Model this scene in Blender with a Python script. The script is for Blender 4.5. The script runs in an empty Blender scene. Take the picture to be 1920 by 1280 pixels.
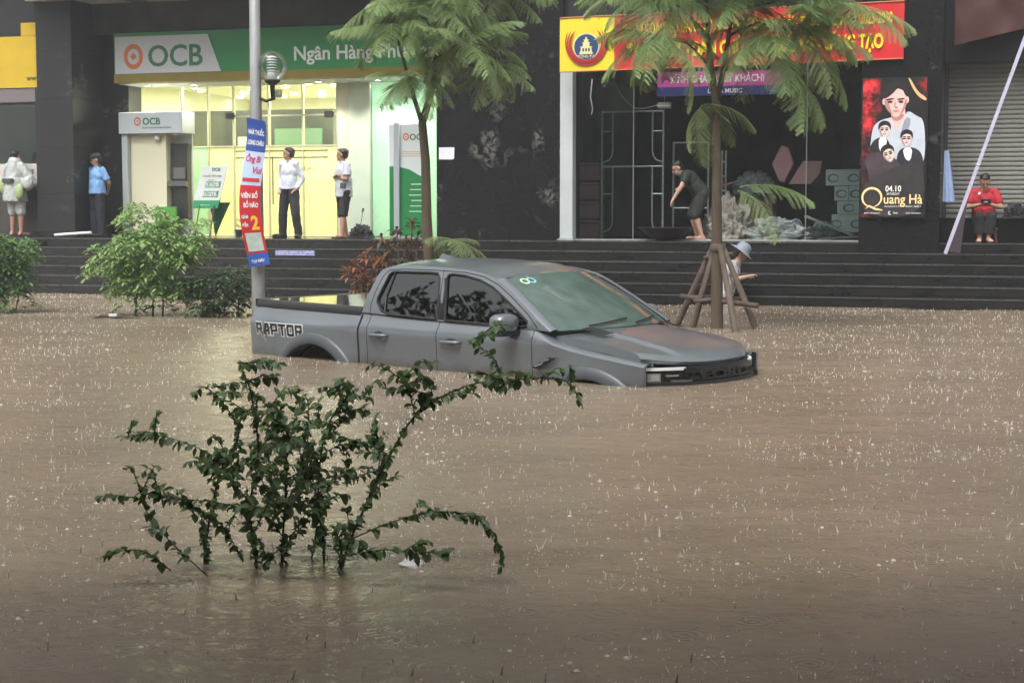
import bpy, bmesh, math, random
from mathutils import Vector, Matrix, noise as mnoise
R = math.radians
random.seed(11)
scene = bpy.context.scene
col = scene.collection

# ------------------------------------------------------------------ camera, sky, sun, exposure
cam = bpy.data.cameras.new('camera')
cam.sensor_width = 36.0
cam.lens = 56.25
cam.clip_start = 0.1
cam.clip_end = 2000
camo = bpy.data.objects.new('camera', cam)
col.objects.link(camo)
camo.location = (0, 0, 1.46)
camo.rotation_euler = (R(90 - 4.67), 0, 0)
scene.camera = camo

SUN_EL, SUN_AZ = 58.0, 205.0        # soft light from high behind the camera (overcast)
world = bpy.data.worlds.new('World')
scene.world = world
world.use_nodes = True
wn = world.node_tree
wn.nodes.clear()
w_out = wn.nodes.new('ShaderNodeOutputWorld')
w_bg = wn.nodes.new('ShaderNodeBackground')
w_sky = wn.nodes.new('ShaderNodeTexSky')
w_sky.sky_type = 'NISHITA'
w_sky.sun_disc = False
w_sky.sun_elevation = R(SUN_EL)
w_sky.sun_rotation = R(SUN_AZ)
w_sky.air_density = 1.0
w_sky.dust_density = 6.0
w_sky.ozone_density = 1.0
w_hsv = wn.nodes.new('ShaderNodeHueSaturation')   # rain cloud: almost no blue left
w_hsv.inputs['Saturation'].default_value = 0.16
wn.links.new(w_sky.outputs[0], w_hsv.inputs['Color'])
wn.links.new(w_hsv.outputs[0], w_bg.inputs['Color'])
w_bg.inputs['Strength'].default_value = 0.15
wn.links.new(w_bg.outputs[0], w_out.inputs['Surface'])

sun = bpy.data.lights.new('sun', 'SUN')
sun.energy = 0.55
sun.angle = R(25)
sun.color = (1.0, 0.97, 0.92)
suno = bpy.data.objects.new('sun', sun)
col.objects.link(suno)
# sun_rotation is measured from +Y clockwise; the lamp shines along its -Z
sd = Vector((math.sin(R(SUN_AZ)) * math.cos(R(SUN_EL)), math.cos(R(SUN_AZ)) * math.cos(R(SUN_EL)), math.sin(R(SUN_EL))))
suno.rotation_euler = (-sd).to_track_quat('-Z', 'Y').to_euler()
suno.location = (0, 0, 30)

scene.view_settings.view_transform = 'Standard'
scene.view_settings.look = 'None'
scene.view_settings.exposure = 1.0
scene.view_settings.gamma = 1.0
scene.render.engine = 'CYCLES'
scene.cycles.use_denoising = True
scene.cycles.max_bounces = 7
scene.cycles.transparent_max_bounces = 12
scene.cycles.caustics_reflective = False
scene.cycles.caustics_refractive = False

# ------------------------------------------------------------------ helpers
def lin(r, g, b):
    f = lambda c: (c / 255) / 12.92 if c / 255 <= 0.04045 else ((c / 255 + 0.055) / 1.055) ** 2.4
    return (f(r), f(g), f(b))

def tag(o, label=None, cat=None, group=None, kind=None):
    if label: o['label'] = label
    if cat: o['category'] = cat
    if group: o['group'] = group
    if kind: o['kind'] = kind
    return o

MATS = {}
def mat(name, color=(0.5, 0.5, 0.5), rough=0.6, metal=0.0, var=0.0, vscale=4.0, bump=0.0, bscale=30.0, coat=0.0, spec=0.5,
        emit=None, estr=0.0, color2=None, stretch=(1, 1, 1), trans=0.0):
    """a procedural Principled surface: noise-mottled colour, optional bump, coat and emission"""
    if name in MATS: return MATS[name]
    m = bpy.data.materials.new(name)
    m.use_nodes = True
    nt = m.node_tree
    b = nt.nodes['Principled BSDF']
    b.inputs['Roughness'].default_value = rough
    b.inputs['Metallic'].default_value = metal
    b.inputs['Specular IOR Level'].default_value = spec
    b.inputs['Coat Weight'].default_value = coat
    b.inputs['Coat Roughness'].default_value = 0.06
    b.inputs['Base Color'].default_value = (*color, 1)
    if trans: b.inputs['Transmission Weight'].default_value = trans
    tc = nt.nodes.new('ShaderNodeTexCoord')
    mp = nt.nodes.new('ShaderNodeMapping')
    mp.inputs['Scale'].default_value = stretch
    nt.links.new(tc.outputs['Object'], mp.inputs['Vector'])
    if var > 0 or color2:
        n = nt.nodes.new('ShaderNodeTexNoise')
        n.inputs['Scale'].default_value = vscale
        n.inputs['Detail'].default_value = 6
        n.inputs['Roughness'].default_value = 0.62
        nt.links.new(mp.outputs[0], n.inputs['Vector'])
        cr = nt.nodes.new('ShaderNodeValToRGB')
        cr.color_ramp.elements[0].position = 0.3
        cr.color_ramp.elements[1].position = 0.7
        c2 = color2 if color2 else tuple(min(1, c * (1 + var)) for c in color)
        c1 = color if color2 else tuple(c * (1 - var) for c in color)
        cr.color_ramp.elements[0].color = (*c1, 1)
        cr.color_ramp.elements[1].color = (*c2, 1)
        nt.links.new(n.outputs['Fac'], cr.inputs[0])
        nt.links.new(cr.outputs[0], b.inputs['Base Color'])
    if bump > 0:
        n2 = nt.nodes.new('ShaderNodeTexNoise')
        n2.inputs['Scale'].default_value = bscale
        n2.inputs['Detail'].default_value = 5
        nt.links.new(mp.outputs[0], n2.inputs['Vector'])
        bp = nt.nodes.new('ShaderNodeBump')
        bp.inputs['Strength'].default_value = bump
        bp.inputs['Distance'].default_value = 0.02
        nt.links.new(n2.outputs['Fac'], bp.inputs['Height'])
        nt.links.new(bp.outputs[0], b.inputs['Normal'])
    if emit:
        b.inputs['Emission Color'].default_value = (*emit, 1)
        b.inputs['Emission Strength'].default_value = estr
    MATS[name] = m
    return m

def glass(name, tint=(0.8, 0.9, 0.85), refl=1.0, film=0.0, filmcol=(0.8, 0.8, 0.8), rough=0.02, f0=0.04):
    """thin pane: tinted see-through + mirror by Fresnel, with an optional frosted / misted film"""
    if name in MATS: return MATS[name]
    m = bpy.data.materials.new(name)
    m.use_nodes = True
    nt = m.node_tree
    nt.nodes.clear()
    out = nt.nodes.new('ShaderNodeOutputMaterial')
    tr = nt.nodes.new('ShaderNodeBsdfTransparent')
    tr.inputs[0].default_value = (*tint, 1)
    gl = nt.nodes.new('ShaderNodeBsdfGlossy')
    gl.inputs['Roughness'].default_value = rough
    gl.inputs['Color'].default_value = (0.95, 0.97, 0.96, 1)
    base = tr
    if film > 0:
        df = nt.nodes.new('ShaderNodeBsdfDiffuse'); df.inputs[0].default_value = (*filmcol, 1)
        tl = nt.nodes.new('ShaderNodeBsdfTranslucent'); tl.inputs[0].default_value = (*filmcol, 1)
        ad = nt.nodes.new('ShaderNodeMixShader'); ad.inputs[0].default_value = 0.6
        nt.links.new(df.outputs[0], ad.inputs[1]); nt.links.new(tl.outputs[0], ad.inputs[2])
        tc = nt.nodes.new('ShaderNodeTexCoord')
        nz = nt.nodes.new('ShaderNodeTexNoise'); nz.inputs['Scale'].default_value = 5; nz.inputs['Detail'].default_value = 5
        nt.links.new(tc.outputs['Object'], nz.inputs['Vector'])
        mr = nt.nodes.new('ShaderNodeMapRange')
        mr.inputs['From Min'].default_value = 0.3; mr.inputs['From Max'].default_value = 0.7
        mr.inputs['To Min'].default_value = max(0, film - 0.1); mr.inputs['To Max'].default_value = min(1, film + 0.1)
        nt.links.new(nz.outputs['Fac'], mr.inputs['Value'])
        mx = nt.nodes.new('ShaderNodeMixShader')
        nt.links.new(mr.outputs[0], mx.inputs[0])
        nt.links.new(tr.outputs[0], mx.inputs[1]); nt.links.new(ad.outputs[0], mx.inputs[2])
        base = mx
    fr = nt.nodes.new('ShaderNodeFresnel'); fr.inputs['IOR'].default_value = 1.5
    mu = nt.nodes.new('ShaderNodeMath'); mu.operation = 'MULTIPLY'; mu.use_clamp = True
    mu.inputs[1].default_value = refl
    nt.links.new(fr.outputs[0], mu.inputs[0])
    mix = nt.nodes.new('ShaderNodeMixShader')
    nt.links.new(mu.outputs[0], mix.inputs[0])
    nt.links.new(base.outputs[0], mix.inputs[1])
    nt.links.new(gl.outputs[0], mix.inputs[2])
    nt.links.new(mix.outputs[0], out.inputs['Surface'])
    MATS[name] = m
    return m

def link(name, me, parent=None, loc=None, rot=None):
    o = bpy.data.objects.new(name, me)
    col.objects.link(o)
    if parent: o.parent = parent
    if loc is not None: o.location = loc
    if rot is not None: o.rotation_euler = rot
    return o

def empty(name, loc=(0, 0, 0), rz=0.0, parent=None):
    o = link(name, None, parent, loc, (0, 0, rz))
    o.empty_display_size = 0.2
    return o

class MB:
    """collects geometry, builds ONE mesh object"""
    def __init__(s):
        s.v = []; s.f = []; s.mi = []; s.cur = 0
    def add(s, vs, fs):
        o = len(s.v)
        s.v += [tuple(p) for p in vs]
        s.f += [tuple(i + o for i in q) for q in fs]
        s.mi += [s.cur] * len(fs)
        return s
    def box(s, x0, x1, y0, y1, z0, z1, M=None):
        vs = [Vector((x, y, z)) for x in (x0, x1) for y in (y0, y1) for z in (z0, z1)]
        if M: vs = [M @ p for p in vs]
        return s.add(vs, [(0, 1, 3, 2), (4, 6, 7, 5), (0, 4, 5, 1), (2, 3, 7, 6), (0, 2, 6, 4), (1, 5, 7, 3)])
    def cbox(s, x0, x1, y0, y1, z0, z1, b=0.006):
        """box with chamfered vertical and top edges"""
        p = [(x0 + b, y0), (x1 - b, y0), (x1, y0 + b), (x1, y1 - b), (x1 - b, y1), (x0 + b, y1), (x0, y1 - b), (x0, y0 + b)]
        cx, cy = (x0 + x1) / 2, (y0 + y1) / 2
        vs = [(x, y, z0) for x, y in p] + [(x, y, z1 - b) for x, y in p]
        q = [(x - math.copysign(b, x - cx), y - math.copysign(b, y - cy), z1) for x, y in p]
        vs += q
        fs = [tuple(range(7, -1, -1)), tuple(range(16, 24))]
        for k in range(8):
            j = (k + 1) % 8
            fs += [(k, j, 8 + j, 8 + k), (8 + k, 8 + j, 16 + j, 16 + k)]
        return s.add(vs, fs)
    def tube(s, pts, rad, n=8, cap=True):
        pts = [Vector(p) for p in pts]
        if not isinstance(rad, (list, tuple)): rad = [rad] * len(pts)
        vs = []; fs = []
        t0 = (pts[1] - pts[0]).normalized()
        ref = Vector((0, 0, 1)) if abs(t0.z) < 0.9 else Vector((1, 0, 0))
        u = t0.cross(ref).normalized()
        for i, p in enumerate(pts):
            t = (pts[min(i + 1, len(pts) - 1)] - pts[max(i - 1, 0)]).normalized()
            u = (u - t * u.dot(t))
            u = u.normalized() if u.length > 1e-6 else t.orthogonal().normalized()
            w = t.cross(u)
            for k in range(n):
                a = 2 * math.pi * k / n
                vs.append(p + (u * math.cos(a) + w * math.sin(a)) * rad[i])
        for i in range(len(pts) - 1):
            for k in range(n):
                j = (k + 1) % n
                fs.append((i * n + k, i * n + j, (i + 1) * n + j, (i + 1) * n + k))
        if cap:
            fs.append(tuple(range(n - 1, -1, -1)))
            fs.append(tuple(range((len(pts) - 1) * n, len(pts) * n)))
        return s.add(vs, fs)
    def lathe(s, prof, n=16, c=(0, 0, 0), M=None):
        vs = []; fs = []
        for r, z in prof:
            for k in range(n):
                a = 2 * math.pi * k / n
                p = Vector((c[0] + r * math.cos(a), c[1] + r * math.sin(a), c[2] + z))
                vs.append(M @ p if M else p)
        for i in range(len(prof) - 1):
            for k in range(n):
                j = (k + 1) % n
                fs.append((i * n + k, i * n + j, (i + 1) * n + j, (i + 1) * n + k))
        return s.add(vs, fs)
    def ball(s, c, r, n=10, m=7, M=None):
        """ellipsoid; r is a number or (rx, ry, rz); M rotates about c"""
        if not isinstance(r, (tuple, list)): r = (r, r, r)
        vs = []; fs = []
        c = Vector(c)
        for i in range(m + 1):
            th = math.pi * i / m
            for k in range(n):
                a = 2 * math.pi * k / n
                p = Vector((r[0] * math.sin(th) * math.cos(a), r[1] * math.sin(th) * math.sin(a), r[2] * math.cos(th)))
                vs.append(c + (M @ p if M else p))
        for i in range(m):
            for k in range(n):
                j = (k + 1) % n
                fs.append((i * n + k, (i + 1) * n + k, (i + 1) * n + j, i * n + j))
        return s.add(vs, fs)
    def poly(s, pts, d):
        """closed outline extruded along vector d"""
        d = Vector(d); n = len(pts)
        vs = [Vector(p) for p in pts] + [Vector(p) + d for p in pts]
        return s.add(vs, [tuple(range(n - 1, -1, -1)), tuple(range(n, 2 * n))] + [(k, (k + 1) % n, n + (k + 1) % n, n + k) for k in range(n)])
    def grid(s, rows, close=False):
        n = len(rows[0]); vs = [p for r in rows for p in r]; fs = []
        for i in range(len(rows) - 1):
            for k in range(n - 1):
                fs.append((i * n + k, i * n + k + 1, (i + 1) * n + k + 1, (i + 1) * n + k))
        return s.add(vs, fs)
    def mesh(s, name, mats, smooth=False):
        me = bpy.data.meshes.new(name)
        me.from_pydata(s.v, [], s.f)
        if not isinstance(mats, (list, tuple)): mats = [mats]
        for m in mats: me.materials.append(m)
        if len(mats) > 1: me.polygons.foreach_set('material_index', s.mi)
        if smooth: me.polygons.foreach_set('use_smooth', [True] * len(me.polygons))
        me.update()
        return me
    def build(s, name, mats, parent=None, smooth=False, loc=None, rot=None, weld=False, recalc=True):
        me = s.mesh(name, mats, smooth)
        if recalc or weld:
            bm = bmesh.new(); bm.from_mesh(me)
            if weld: bmesh.ops.remove_doubles(bm, verts=bm.verts, dist=1e-5)
            if recalc: bmesh.ops.recalc_face_normals(bm, faces=bm.faces)
            bm.to_mesh(me); bm.free()
        return link(name, me, parent, loc, rot)

BENCH = bpy.data.scenes.new('bench')      # an empty side scene: evaluating there does not touch the big one
def bake(o):
    BENCH.collection.objects.link(o)
    vl = BENCH.view_layers[0]; vl.update()
    me = bpy.data.meshes.new_from_object(o.evaluated_get(vl.depsgraph))
    BENCH.collection.objects.unlink(o)
    return me

def evaluated(o):
    """apply the modifiers of o without operators"""
    me = bake(o)
    old = o.data
    o.modifiers.clear()
    o.data = me
    if old.users == 0: bpy.data.meshes.remove(old)
    return o

def autosmooth(o, ang=35):
    me = o.data
    me.polygons.foreach_set('use_smooth', [True] * len(me.polygons))
    bm = bmesh.new(); bm.from_mesh(me)
    for e in bm.edges:
        if len(e.link_faces) == 2 and e.calc_face_angle(0) > R(ang): e.smooth = False
    bm.to_mesh(me); bm.free()
    return o

def text(name, body, size, m, parent, loc, extrude=0.004, bold=0.0, align='LEFT', xs=1.0, shear=0.0, rot=(R(90), 0, 0), width=None, spacing=1.0):
    """lettering as its own flat mesh, facing -Y of its parent by default"""
    cu = bpy.data.curves.new(name, 'FONT')
    cu.body = body; cu.size = size; cu.extrude = extrude; cu.offset = bold
    cu.align_x = align; cu.shear = shear; cu.space_character = spacing
    cu.resolution_u = 3
    o = bpy.data.objects.new(name, cu)
    me = bake(o)
    bpy.data.objects.remove(o)
    bpy.data.curves.remove(cu)
    if width and me.vertices:
        xs_ = [v.co.x for v in me.vertices]
        xs = width / max(1e-4, max(xs_) - min(xs_))
    for v in me.vertices: v.co.x *= xs
    me.materials.clear(); me.materials.append(m)
    me.name = name
    return link(name, me, parent, loc, rot)

# facade frame: s runs along the shop front (to the right and nearer), t goes into the building, z = 0 is the flood level
TH = R(17.5)
FO = Vector((0, 25.85, 0))
FS = Vector((math.cos(TH), -math.sin(TH), 0))
FN = Vector((math.sin(TH), math.cos(TH), 0))
def fw(s, t, z=0.0):
    p = FO + FS * s + FN * t
    return Vector((p.x, p.y, z))
def fthing(name, label, cat, s, t, z, group=None, rz=0.0):
    return tag(empty(name, fw(s, t, z), -TH + rz), label, cat, group)
def fmesh(mb, name, m, label, cat, s, t, z, group=None, rz=0.0, smooth=False):
    return tag(mb.build(name, m, None, smooth, fw(s, t, z), (0, 0, -TH + rz)), label, cat, group)
GROUND = -0.956
PLAT = 0.955
# ------------------------------------------------------------------ special materials
def marble(name='black_marble', dens=0.66, rough=0.18):
    if name in MATS: return MATS[name]
    m = mat(name, (0.012, 0.012, 0.013), rough=rough, spec=0.45)
    nt = m.node_tree; b = nt.nodes['Principled BSDF']
    tc = nt.nodes.new('ShaderNodeTexCoord')
    geo = nt.nodes.new('ShaderNodeNewGeometry')
    def noise(sc, det, dist, vec=None):
        n = nt.nodes.new('ShaderNodeTexNoise')
        n.inputs['Scale'].default_value = sc; n.inputs['Detail'].default_value = det; n.inputs['Distortion'].default_value = dist
        nt.links.new(vec if vec else geo.outputs['Position'], n.inputs['Vector'])
        return n
    def ramp(inp, a, bb):
        r = nt.nodes.new('ShaderNodeMapRange')
        r.inputs['From Min'].default_value = a; r.inputs['From Max'].default_value = bb
        nt.links.new(inp, r.inputs['Value']); return r
    big = ramp(noise(1.5, 3, 0.4).outputs['Fac'], dens - 0.07, dens + 0.05)
    fine = ramp(noise(7.0, 8, 1.6).outputs['Fac'], 0.47, 0.66)
    vein_n = noise(2.2, 6, 1.2)
    vn = nt.nodes.new('ShaderNodeMath'); vn.operation = 'SUBTRACT'; vn.inputs[1].default_value = 0.5
    nt.links.new(vein_n.outputs['Fac'], vn.inputs[0])
    va = nt.nodes.new('ShaderNodeMath'); va.operation = 'ABSOLUTE'; nt.links.new(vn.outputs[0], va.inputs[0])
    vr = ramp(va.outputs[0], 0.012, 0.0)
    mul = nt.nodes.new('ShaderNodeMath'); mul.operation = 'MULTIPLY'
    nt.links.new(big.outputs[0], mul.inputs[0]); nt.links.new(fine.outputs[0], mul.inputs[1])
    v2 = nt.nodes.new('ShaderNodeMath'); v2.operation = 'MULTIPLY'; v2.inputs[1].default_value = 0.02
    nt.links.new(vr.outputs[0], v2.inputs[0])
    mx = nt.nodes.new('ShaderNodeMath'); mx.operation = 'ADD'; mx.use_clamp = True
    nt.links.new(mul.outputs[0], mx.inputs[0]); nt.links.new(v2.outputs[0], mx.inputs[1])
    cr = nt.nodes.new('ShaderNodeValToRGB')
    cr.color_ramp.elements[0].color = (0.011, 0.011, 0.012, 1)
    cr.color_ramp.elements[1].color = (0.17, 0.165, 0.15, 1)
    nt.links.new(mx.outputs[0], cr.inputs[0]); nt.links.new(cr.outputs[0], b.inputs['Base Color'])
    return m

def water_mat():
    m = bpy.data.materials.new('flood_water')
    m.use_nodes = True
    nt = m.node_tree; b = nt.nodes['Principled BSDF']
    geo = nt.nodes.new('ShaderNodeNewGeometry')
    def N(kind, **kw):
        n = nt.nodes.new(kind)
        for k, v in kw.items(): n.inputs[k].default_value = v
        return n
    def noise(sc, det, stretch, rough=0.55):
        mp = N('ShaderNodeMapping'); mp.inputs['Scale'].default_value = stretch
        nt.links.new(geo.outputs['Position'], mp.inputs['Vector'])
        n = N('ShaderNodeTexNoise', Scale=sc, Detail=det, Roughness=rough)
        nt.links.new(mp.outputs[0], n.inputs['Vector'])
        return n.outputs['Fac']
    def math_(op, a, bb):
        n = nt.nodes.new('ShaderNodeMath'); n.operation = op
        for i, x in enumerate((a, bb)):
            if isinstance(x, (int, float)): n.inputs[i].default_value = x
            else: nt.links.new(x, n.inputs[i])
        return n.outputs[0]
    # silt: drifting bands of lighter and darker brown
    silt = noise(0.35, 5, (1, 2.2, 1))
    cr = nt.nodes.new('ShaderNodeValToRGB')
    cr.color_ramp.elements[0].position = 0.3; cr.color_ramp.elements[1].position = 0.7
    cr.color_ramp.elements[0].color = (0.178, 0.138, 0.098, 1)
    cr.color_ramp.elements[1].color = (0.24, 0.186, 0.132, 1)
    nt.links.new(silt, cr.inputs[0])
    nt.links.new(cr.outputs[0], b.inputs['Base Color'])
    b.inputs['Roughness'].default_value = 0.24
    b.inputs['IOR'].default_value = 1.33
    # wind chop + raindrop rings
    h = math_('MULTIPLY', noise(1.3, 3, (1, 1.3, 1)), 0.035)
    h = math_('ADD', h, math_('MULTIPLY', noise(6.0, 3, (1, 1.2, 1)), 0.010))
    h = math_('ADD', h, math_('MULTIPLY', noise(22.0, 3, (1, 1, 1)), 0.0045))
    for sc, amp, k in ((3.6, 0.0042, 95.0), (6.5, 0.003, 120.0)):
        vo = N('ShaderNodeTexVoronoi', Scale=sc)
        nt.links.new(geo.outputs['Position'], vo.inputs['Vector'])
        d = vo.outputs['Distance']
        ring = math_('SINE', math_('MULTIPLY', d, k * 0.55), 0)
        fall = math_('POWER', math_('MAXIMUM', math_('SUBTRACT', 1.0, math_('MULTIPLY', d, 1.7)), 0.0), 2.0)
        h = math_('ADD', h, math_('MULTIPLY', math_('MULTIPLY', ring, fall), amp))
    bp = N('ShaderNodeBump', Strength=1.0, Distance=1.0)
    nt.links.new(h, bp.inputs['Height'])
    nt.links.new(bp.outputs[0], b.inputs['Normal'])
    return m

# ------------------------------------------------------------------ setting
M_granite = mat('dark_granite', (0.011, 0.011, 0.012), rough=0.14, var=0.35, vscale=60, bump=0.06, bscale=90)
M_riser = mat('wet_riser', (0.010, 0.010, 0.011), rough=0.20, color2=(0.024, 0.023, 0.022), vscale=2.2, stretch=(1, 1, 3.0), bump=0.05, bscale=60)
M_nosing = mat('worn_nosing', (0.075, 0.075, 0.073), rough=0.3, var=0.5, vscale=14)
M_conc = mat('concrete', (0.22, 0.21, 0.19), rough=0.85, var=0.25, vscale=3, bump=0.3, bscale=25)
M_marble = marble()
M_marble_matt = marble('black_marble_honed', 0.66, 0.5)

g = MB().box(-60, 60, -25, 60, GROUND - 0.3, GROUND)
tag(g.build('road', mat('asphalt', (0.05, 0.05, 0.05), rough=0.9, var=0.2, vscale=8)), kind='structure')
kb = MB(); kb.box(-30, 30, -6.5, -1.5, 0, 0.14)
tag(kb.build('pavement', M_conc, None, False, fw(0, 0, GROUND), (0, 0, -TH)), kind='structure')

# the flood: one sheet, finely cut near the camera so that low swells are real
rows = []
ys = [-25 + i * 1.5 for i in range(17)] + [0.5 + i * 0.16 for i in range(170)]
ys += [ys[-1] + 1.0 + i * 2.5 for i in range(12)]
for y in ys:
    r = []
    for i in range(121):
        x = -34 + i * 68 / 120
        z = 0.010 * mnoise.noise(Vector((x * 0.7, y * 1.3, 0))) + 0.006 * mnoise.noise(Vector((x * 2.1, y * 3.6, 5)))
        r.append((x, y, z))
    rows.append(r)
w = MB(); w.grid(rows)
tag(w.build('flood_water', water_mat(), smooth=True), kind='structure')

# steps and terrace
st = fthing('entrance_steps', 'flight of black granite steps rising from the brown flood to the shops', 'steps', 0, 0, GROUND)
NST = 6
rise = PLAT / NST
for k in range(-3, NST):
    z1 = rise * (k + 1)
    m_ = MB(); m_.box(-24, 24, 0.33 * k, 0.33 * k + (0.36 if k < NST - 1 else 0.345), z1 - rise - GROUND, z1 - 0.03 - GROUND)
    so = m_.build('step', M_granite, st)
    # treads and risers are slabs with open joints
    x = -13.0 + 0.37 * (k % 3)
    while x < 11.0 and k >= -1:
        wd = 1.18 + 0.10 * math.sin(7.3 * x + 2.1 * k)
        dy = 0.003 * math.sin(11 * x + k); dz = 0.0025 * math.sin(5 * x + 3 * k)
        e = MB(); e.cbox(x, x + wd - 0.007, 0.33 * k - 0.014 + dy, 0.33 * k + (0.33 if k < NST - 1 else 0.34), z1 - 0.03 - GROUND + 0.001, z1 - GROUND + dz, b=0.004)
        sl_ = e.build('tread_slab', M_granite, so)
        MB().box(x + 0.004, x + wd - 0.011, 0.33 * k - 0.0165 + dy, 0.33 * k - 0.0145 + dy, z1 - 0.026 - GROUND, z1 - 0.006 - GROUND + dz).build('nosing', M_nosing, sl_)
        MB().box(x + 0.25, x + 0.25 + wd - 0.006, 0.33 * k - 0.006, 0.33 * k - 0.001, z1 - rise + 0.004 - GROUND, z1 - 0.033 - GROUND).build('riser_slab', M_riser, so)
        x += wd
tr = MB(); tr.box(-24, 24, 1.992, 14, -0.5, PLAT - 0.002)
tag(tr.build('terrace', mat('terrace_granite', (0.03, 0.03, 0.03), rough=0.18, var=0.3, vscale=20), None, False, fw(0, 0, 0), (0, 0, -TH)), kind='structure')

# ------------------------------------------------------------------ the building
B = fthing('commercial_building', 'black marble fronted building with bank and shops above granite steps', 'building', 0, 2.0, PLAT)
def bl(x0, x1, t0, t1, z0, z1): return (x0, x1, t0 - 2.0, t1 - 2.0, z0 - PLAT, z1 - PLAT)
def slabs(parent_name, x0, x1, t0, t1, z0, z1, hts, m=None):
    c = MB().box(*bl(x0 + 0.012, x1 - 0.012, t0 + 0.012, t1 - 0.012, z0, z1)).build(parent_name, mat('joint_black', (0.008, 0.008, 0.008), 0.7), B)
    z = z0
    for h in hts:
        zz = min(z + h, z1)
        MB().cbox(*bl(x0, x1, t0, t1, z + 0.003, zz), b=0.004).build('marble_slab', m or M_marble, c)
        z = zz
        if z >= z1 - 0.01: break
    return c
slabs('column', -10.18, -9.36, 2.0, 3.3, PLAT, 5.6, [0.82, 0.9, 0.9, 0.9, 1.2, 1.0], M_marble_matt)
slabs('column', -9.36, -8.82, 3.12, 3.6, PLAT, 5.6, [1.05, 1.05, 1.05, 1.6], M_marble_matt)
slabs('column', -2.1, -0.92, 2.2, 9.0, PLAT, 6.0, [0.42, 1.0, 1.0, 1.0, 1.7])
slabs('column', -0.915, -0.30, 2.2, 9.0, PLAT, 6.0, [0.42, 1.0, 1.0, 1.0, 1.7])
slabs('column', -0.295, 0.26, 2.08, 9.0, PLAT, 6.0, [0.42, 1.0, 1.0, 1.0, 1.7])
slabs('column', 5.36, 6.60, 1.34, 3.6, 0.5, 5.6, [0.8, 3.0, 2.0])
M_dark = mat('dark_cladding', (0.022, 0.024, 0.025), rough=0.35, var=0.3, vscale=2)
M_soffit = mat('stained_soffit', (0.2, 0.2, 0.19), rough=0.8, var=0.5, vscale=2.2)
M_soffit2 = mat('soffit_panel', (0.52, 0.52, 0.5), rough=0.6, var=0.25, vscale=3)
MB().box(*bl(-10.15, 0.2, 2.75, 3.1, 4.86, 6.2)).build('wall', mat('grimy_wall', (0.06, 0.062, 0.06), 0.8, var=0.4, vscale=1.5), B)
MB().box(*bl(0.2, 5.4, 2.2, 2.5, 3.86, 6.2)).build('wall', M_dark, B)
MB().box(*bl(6.6, 12, 2.2, 2.5, 3.83, 6.2)).build('wall', M_dark, B)
MB().box(*bl(-24, -10.19, 2.6, 3.0, 3.6, 6.2)).build('wall', M_dark, B)
# ledge canopy above the bank: front lip, sloping underside and pale panels
cp = MB().box(*bl(-10.2, -0.6, 1.45, 3.1, 5.42, 5.62)).build('canopy', M_soffit, B)
MB().box(*bl(-9.9, -0.6, 1.33, 1.45, 5.33, 5.66)).build('lip', mat('canopy_lip', (0.26, 0.26, 0.25), 0.6, var=0.35, vscale=4), cp)
for k in range(7):
    x = -9.3 + k * 1.25
    MB().box(*bl(x, x + 0.85, 1.7, 2.65, 5.405, 5.419)).build('panel', M_soffit2, cp)
for k in range(5):
    MB().tube([(-9.7 + 0.03 * k, -0.40 - 0.15 * k, 4.40 + 0.03 * k), (-0.8, -0.40 - 0.15 * k, 4.43)], 0.018, 6).build('pipe', M_soffit, cp)
MB().box(*bl(-24, 12, 1.45, 9, 6.2, 6.6)).build('floor_slab', M_soffit, B)
# storeys above, out of the frame but mirrored in the water and the truck
M_upglass = mat('upper_glass', (0.03, 0.04, 0.045), rough=0.05, spec=0.6)
for fl in range(3):
    z = 6.6 + fl * 3.3
    u = MB().box(*bl(-24, 12, 2.0, 8, z, z + 3.3)).build('storey', mat('upper_wall', (0.10, 0.10, 0.095), 0.7, var=0.3), B)
    for k in range(12):
        MB().box(*bl(-23 + k * 3, -20.8 + k * 3, 1.975, 1.995, z + 0.8, z + 2.8)).build('window', M_upglass, u)

# unseen building with a deep canopy, added behind the camera to darken near water
OB = tag(empty('shade_building', (0, -3.0, GROUND)), 'unseen plain building with a canopy added behind the camera to shade the near water', 'building')
MB().box(-26, 26, -8, 0, 0, 18).build('wall', mat('shade_building_wall', (0.30, 0.29, 0.27), 0.8, var=0.2, vscale=0.6), OB)
MB().box(-26, 26, 0.02, 7.2, 5.2, 5.45).build('canopy', mat('shade_canopy', (0.22, 0.22, 0.21), 0.7, var=0.2), OB)
for k in range(13):
    for fl in range(4):
        MB().box(-25 + k * 4, -22.8 + k * 4, 0.005, 0.03, 6.5 + fl * 3, 8.5 + fl * 3).build('window', M_upglass, OB)

# white pillar of the shop
pl = fthing('shop_pillar', 'narrow pale grey painted pillar between marble wall and emptied shop', 'pillar', 0.385, 1.98, PLAT)
MB().cbox(-0.115, 0.115, -0.12, 0.10, 0, 2.87, b=0.012).build('shaft', mat('pale_paint', (0.50, 0.545, 0.55), 0.55, var=0.10, vscale=1.6), pl)
MB().box(-0.13, 0.13, -0.128, 0.105, 0, 0.035).build('base', mat('sill_stone', (0.35, 0.35, 0.32), 0.6, var=0.3), pl)

# sill of the shop
MB().box(*bl(0.2, 5.35, 1.93, 2.4, PLAT, PLAT + 0.018)).build('sill', mat('sill_stone', (0.35, 0.35, 0.32), 0.6, var=0.3), B)
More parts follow.
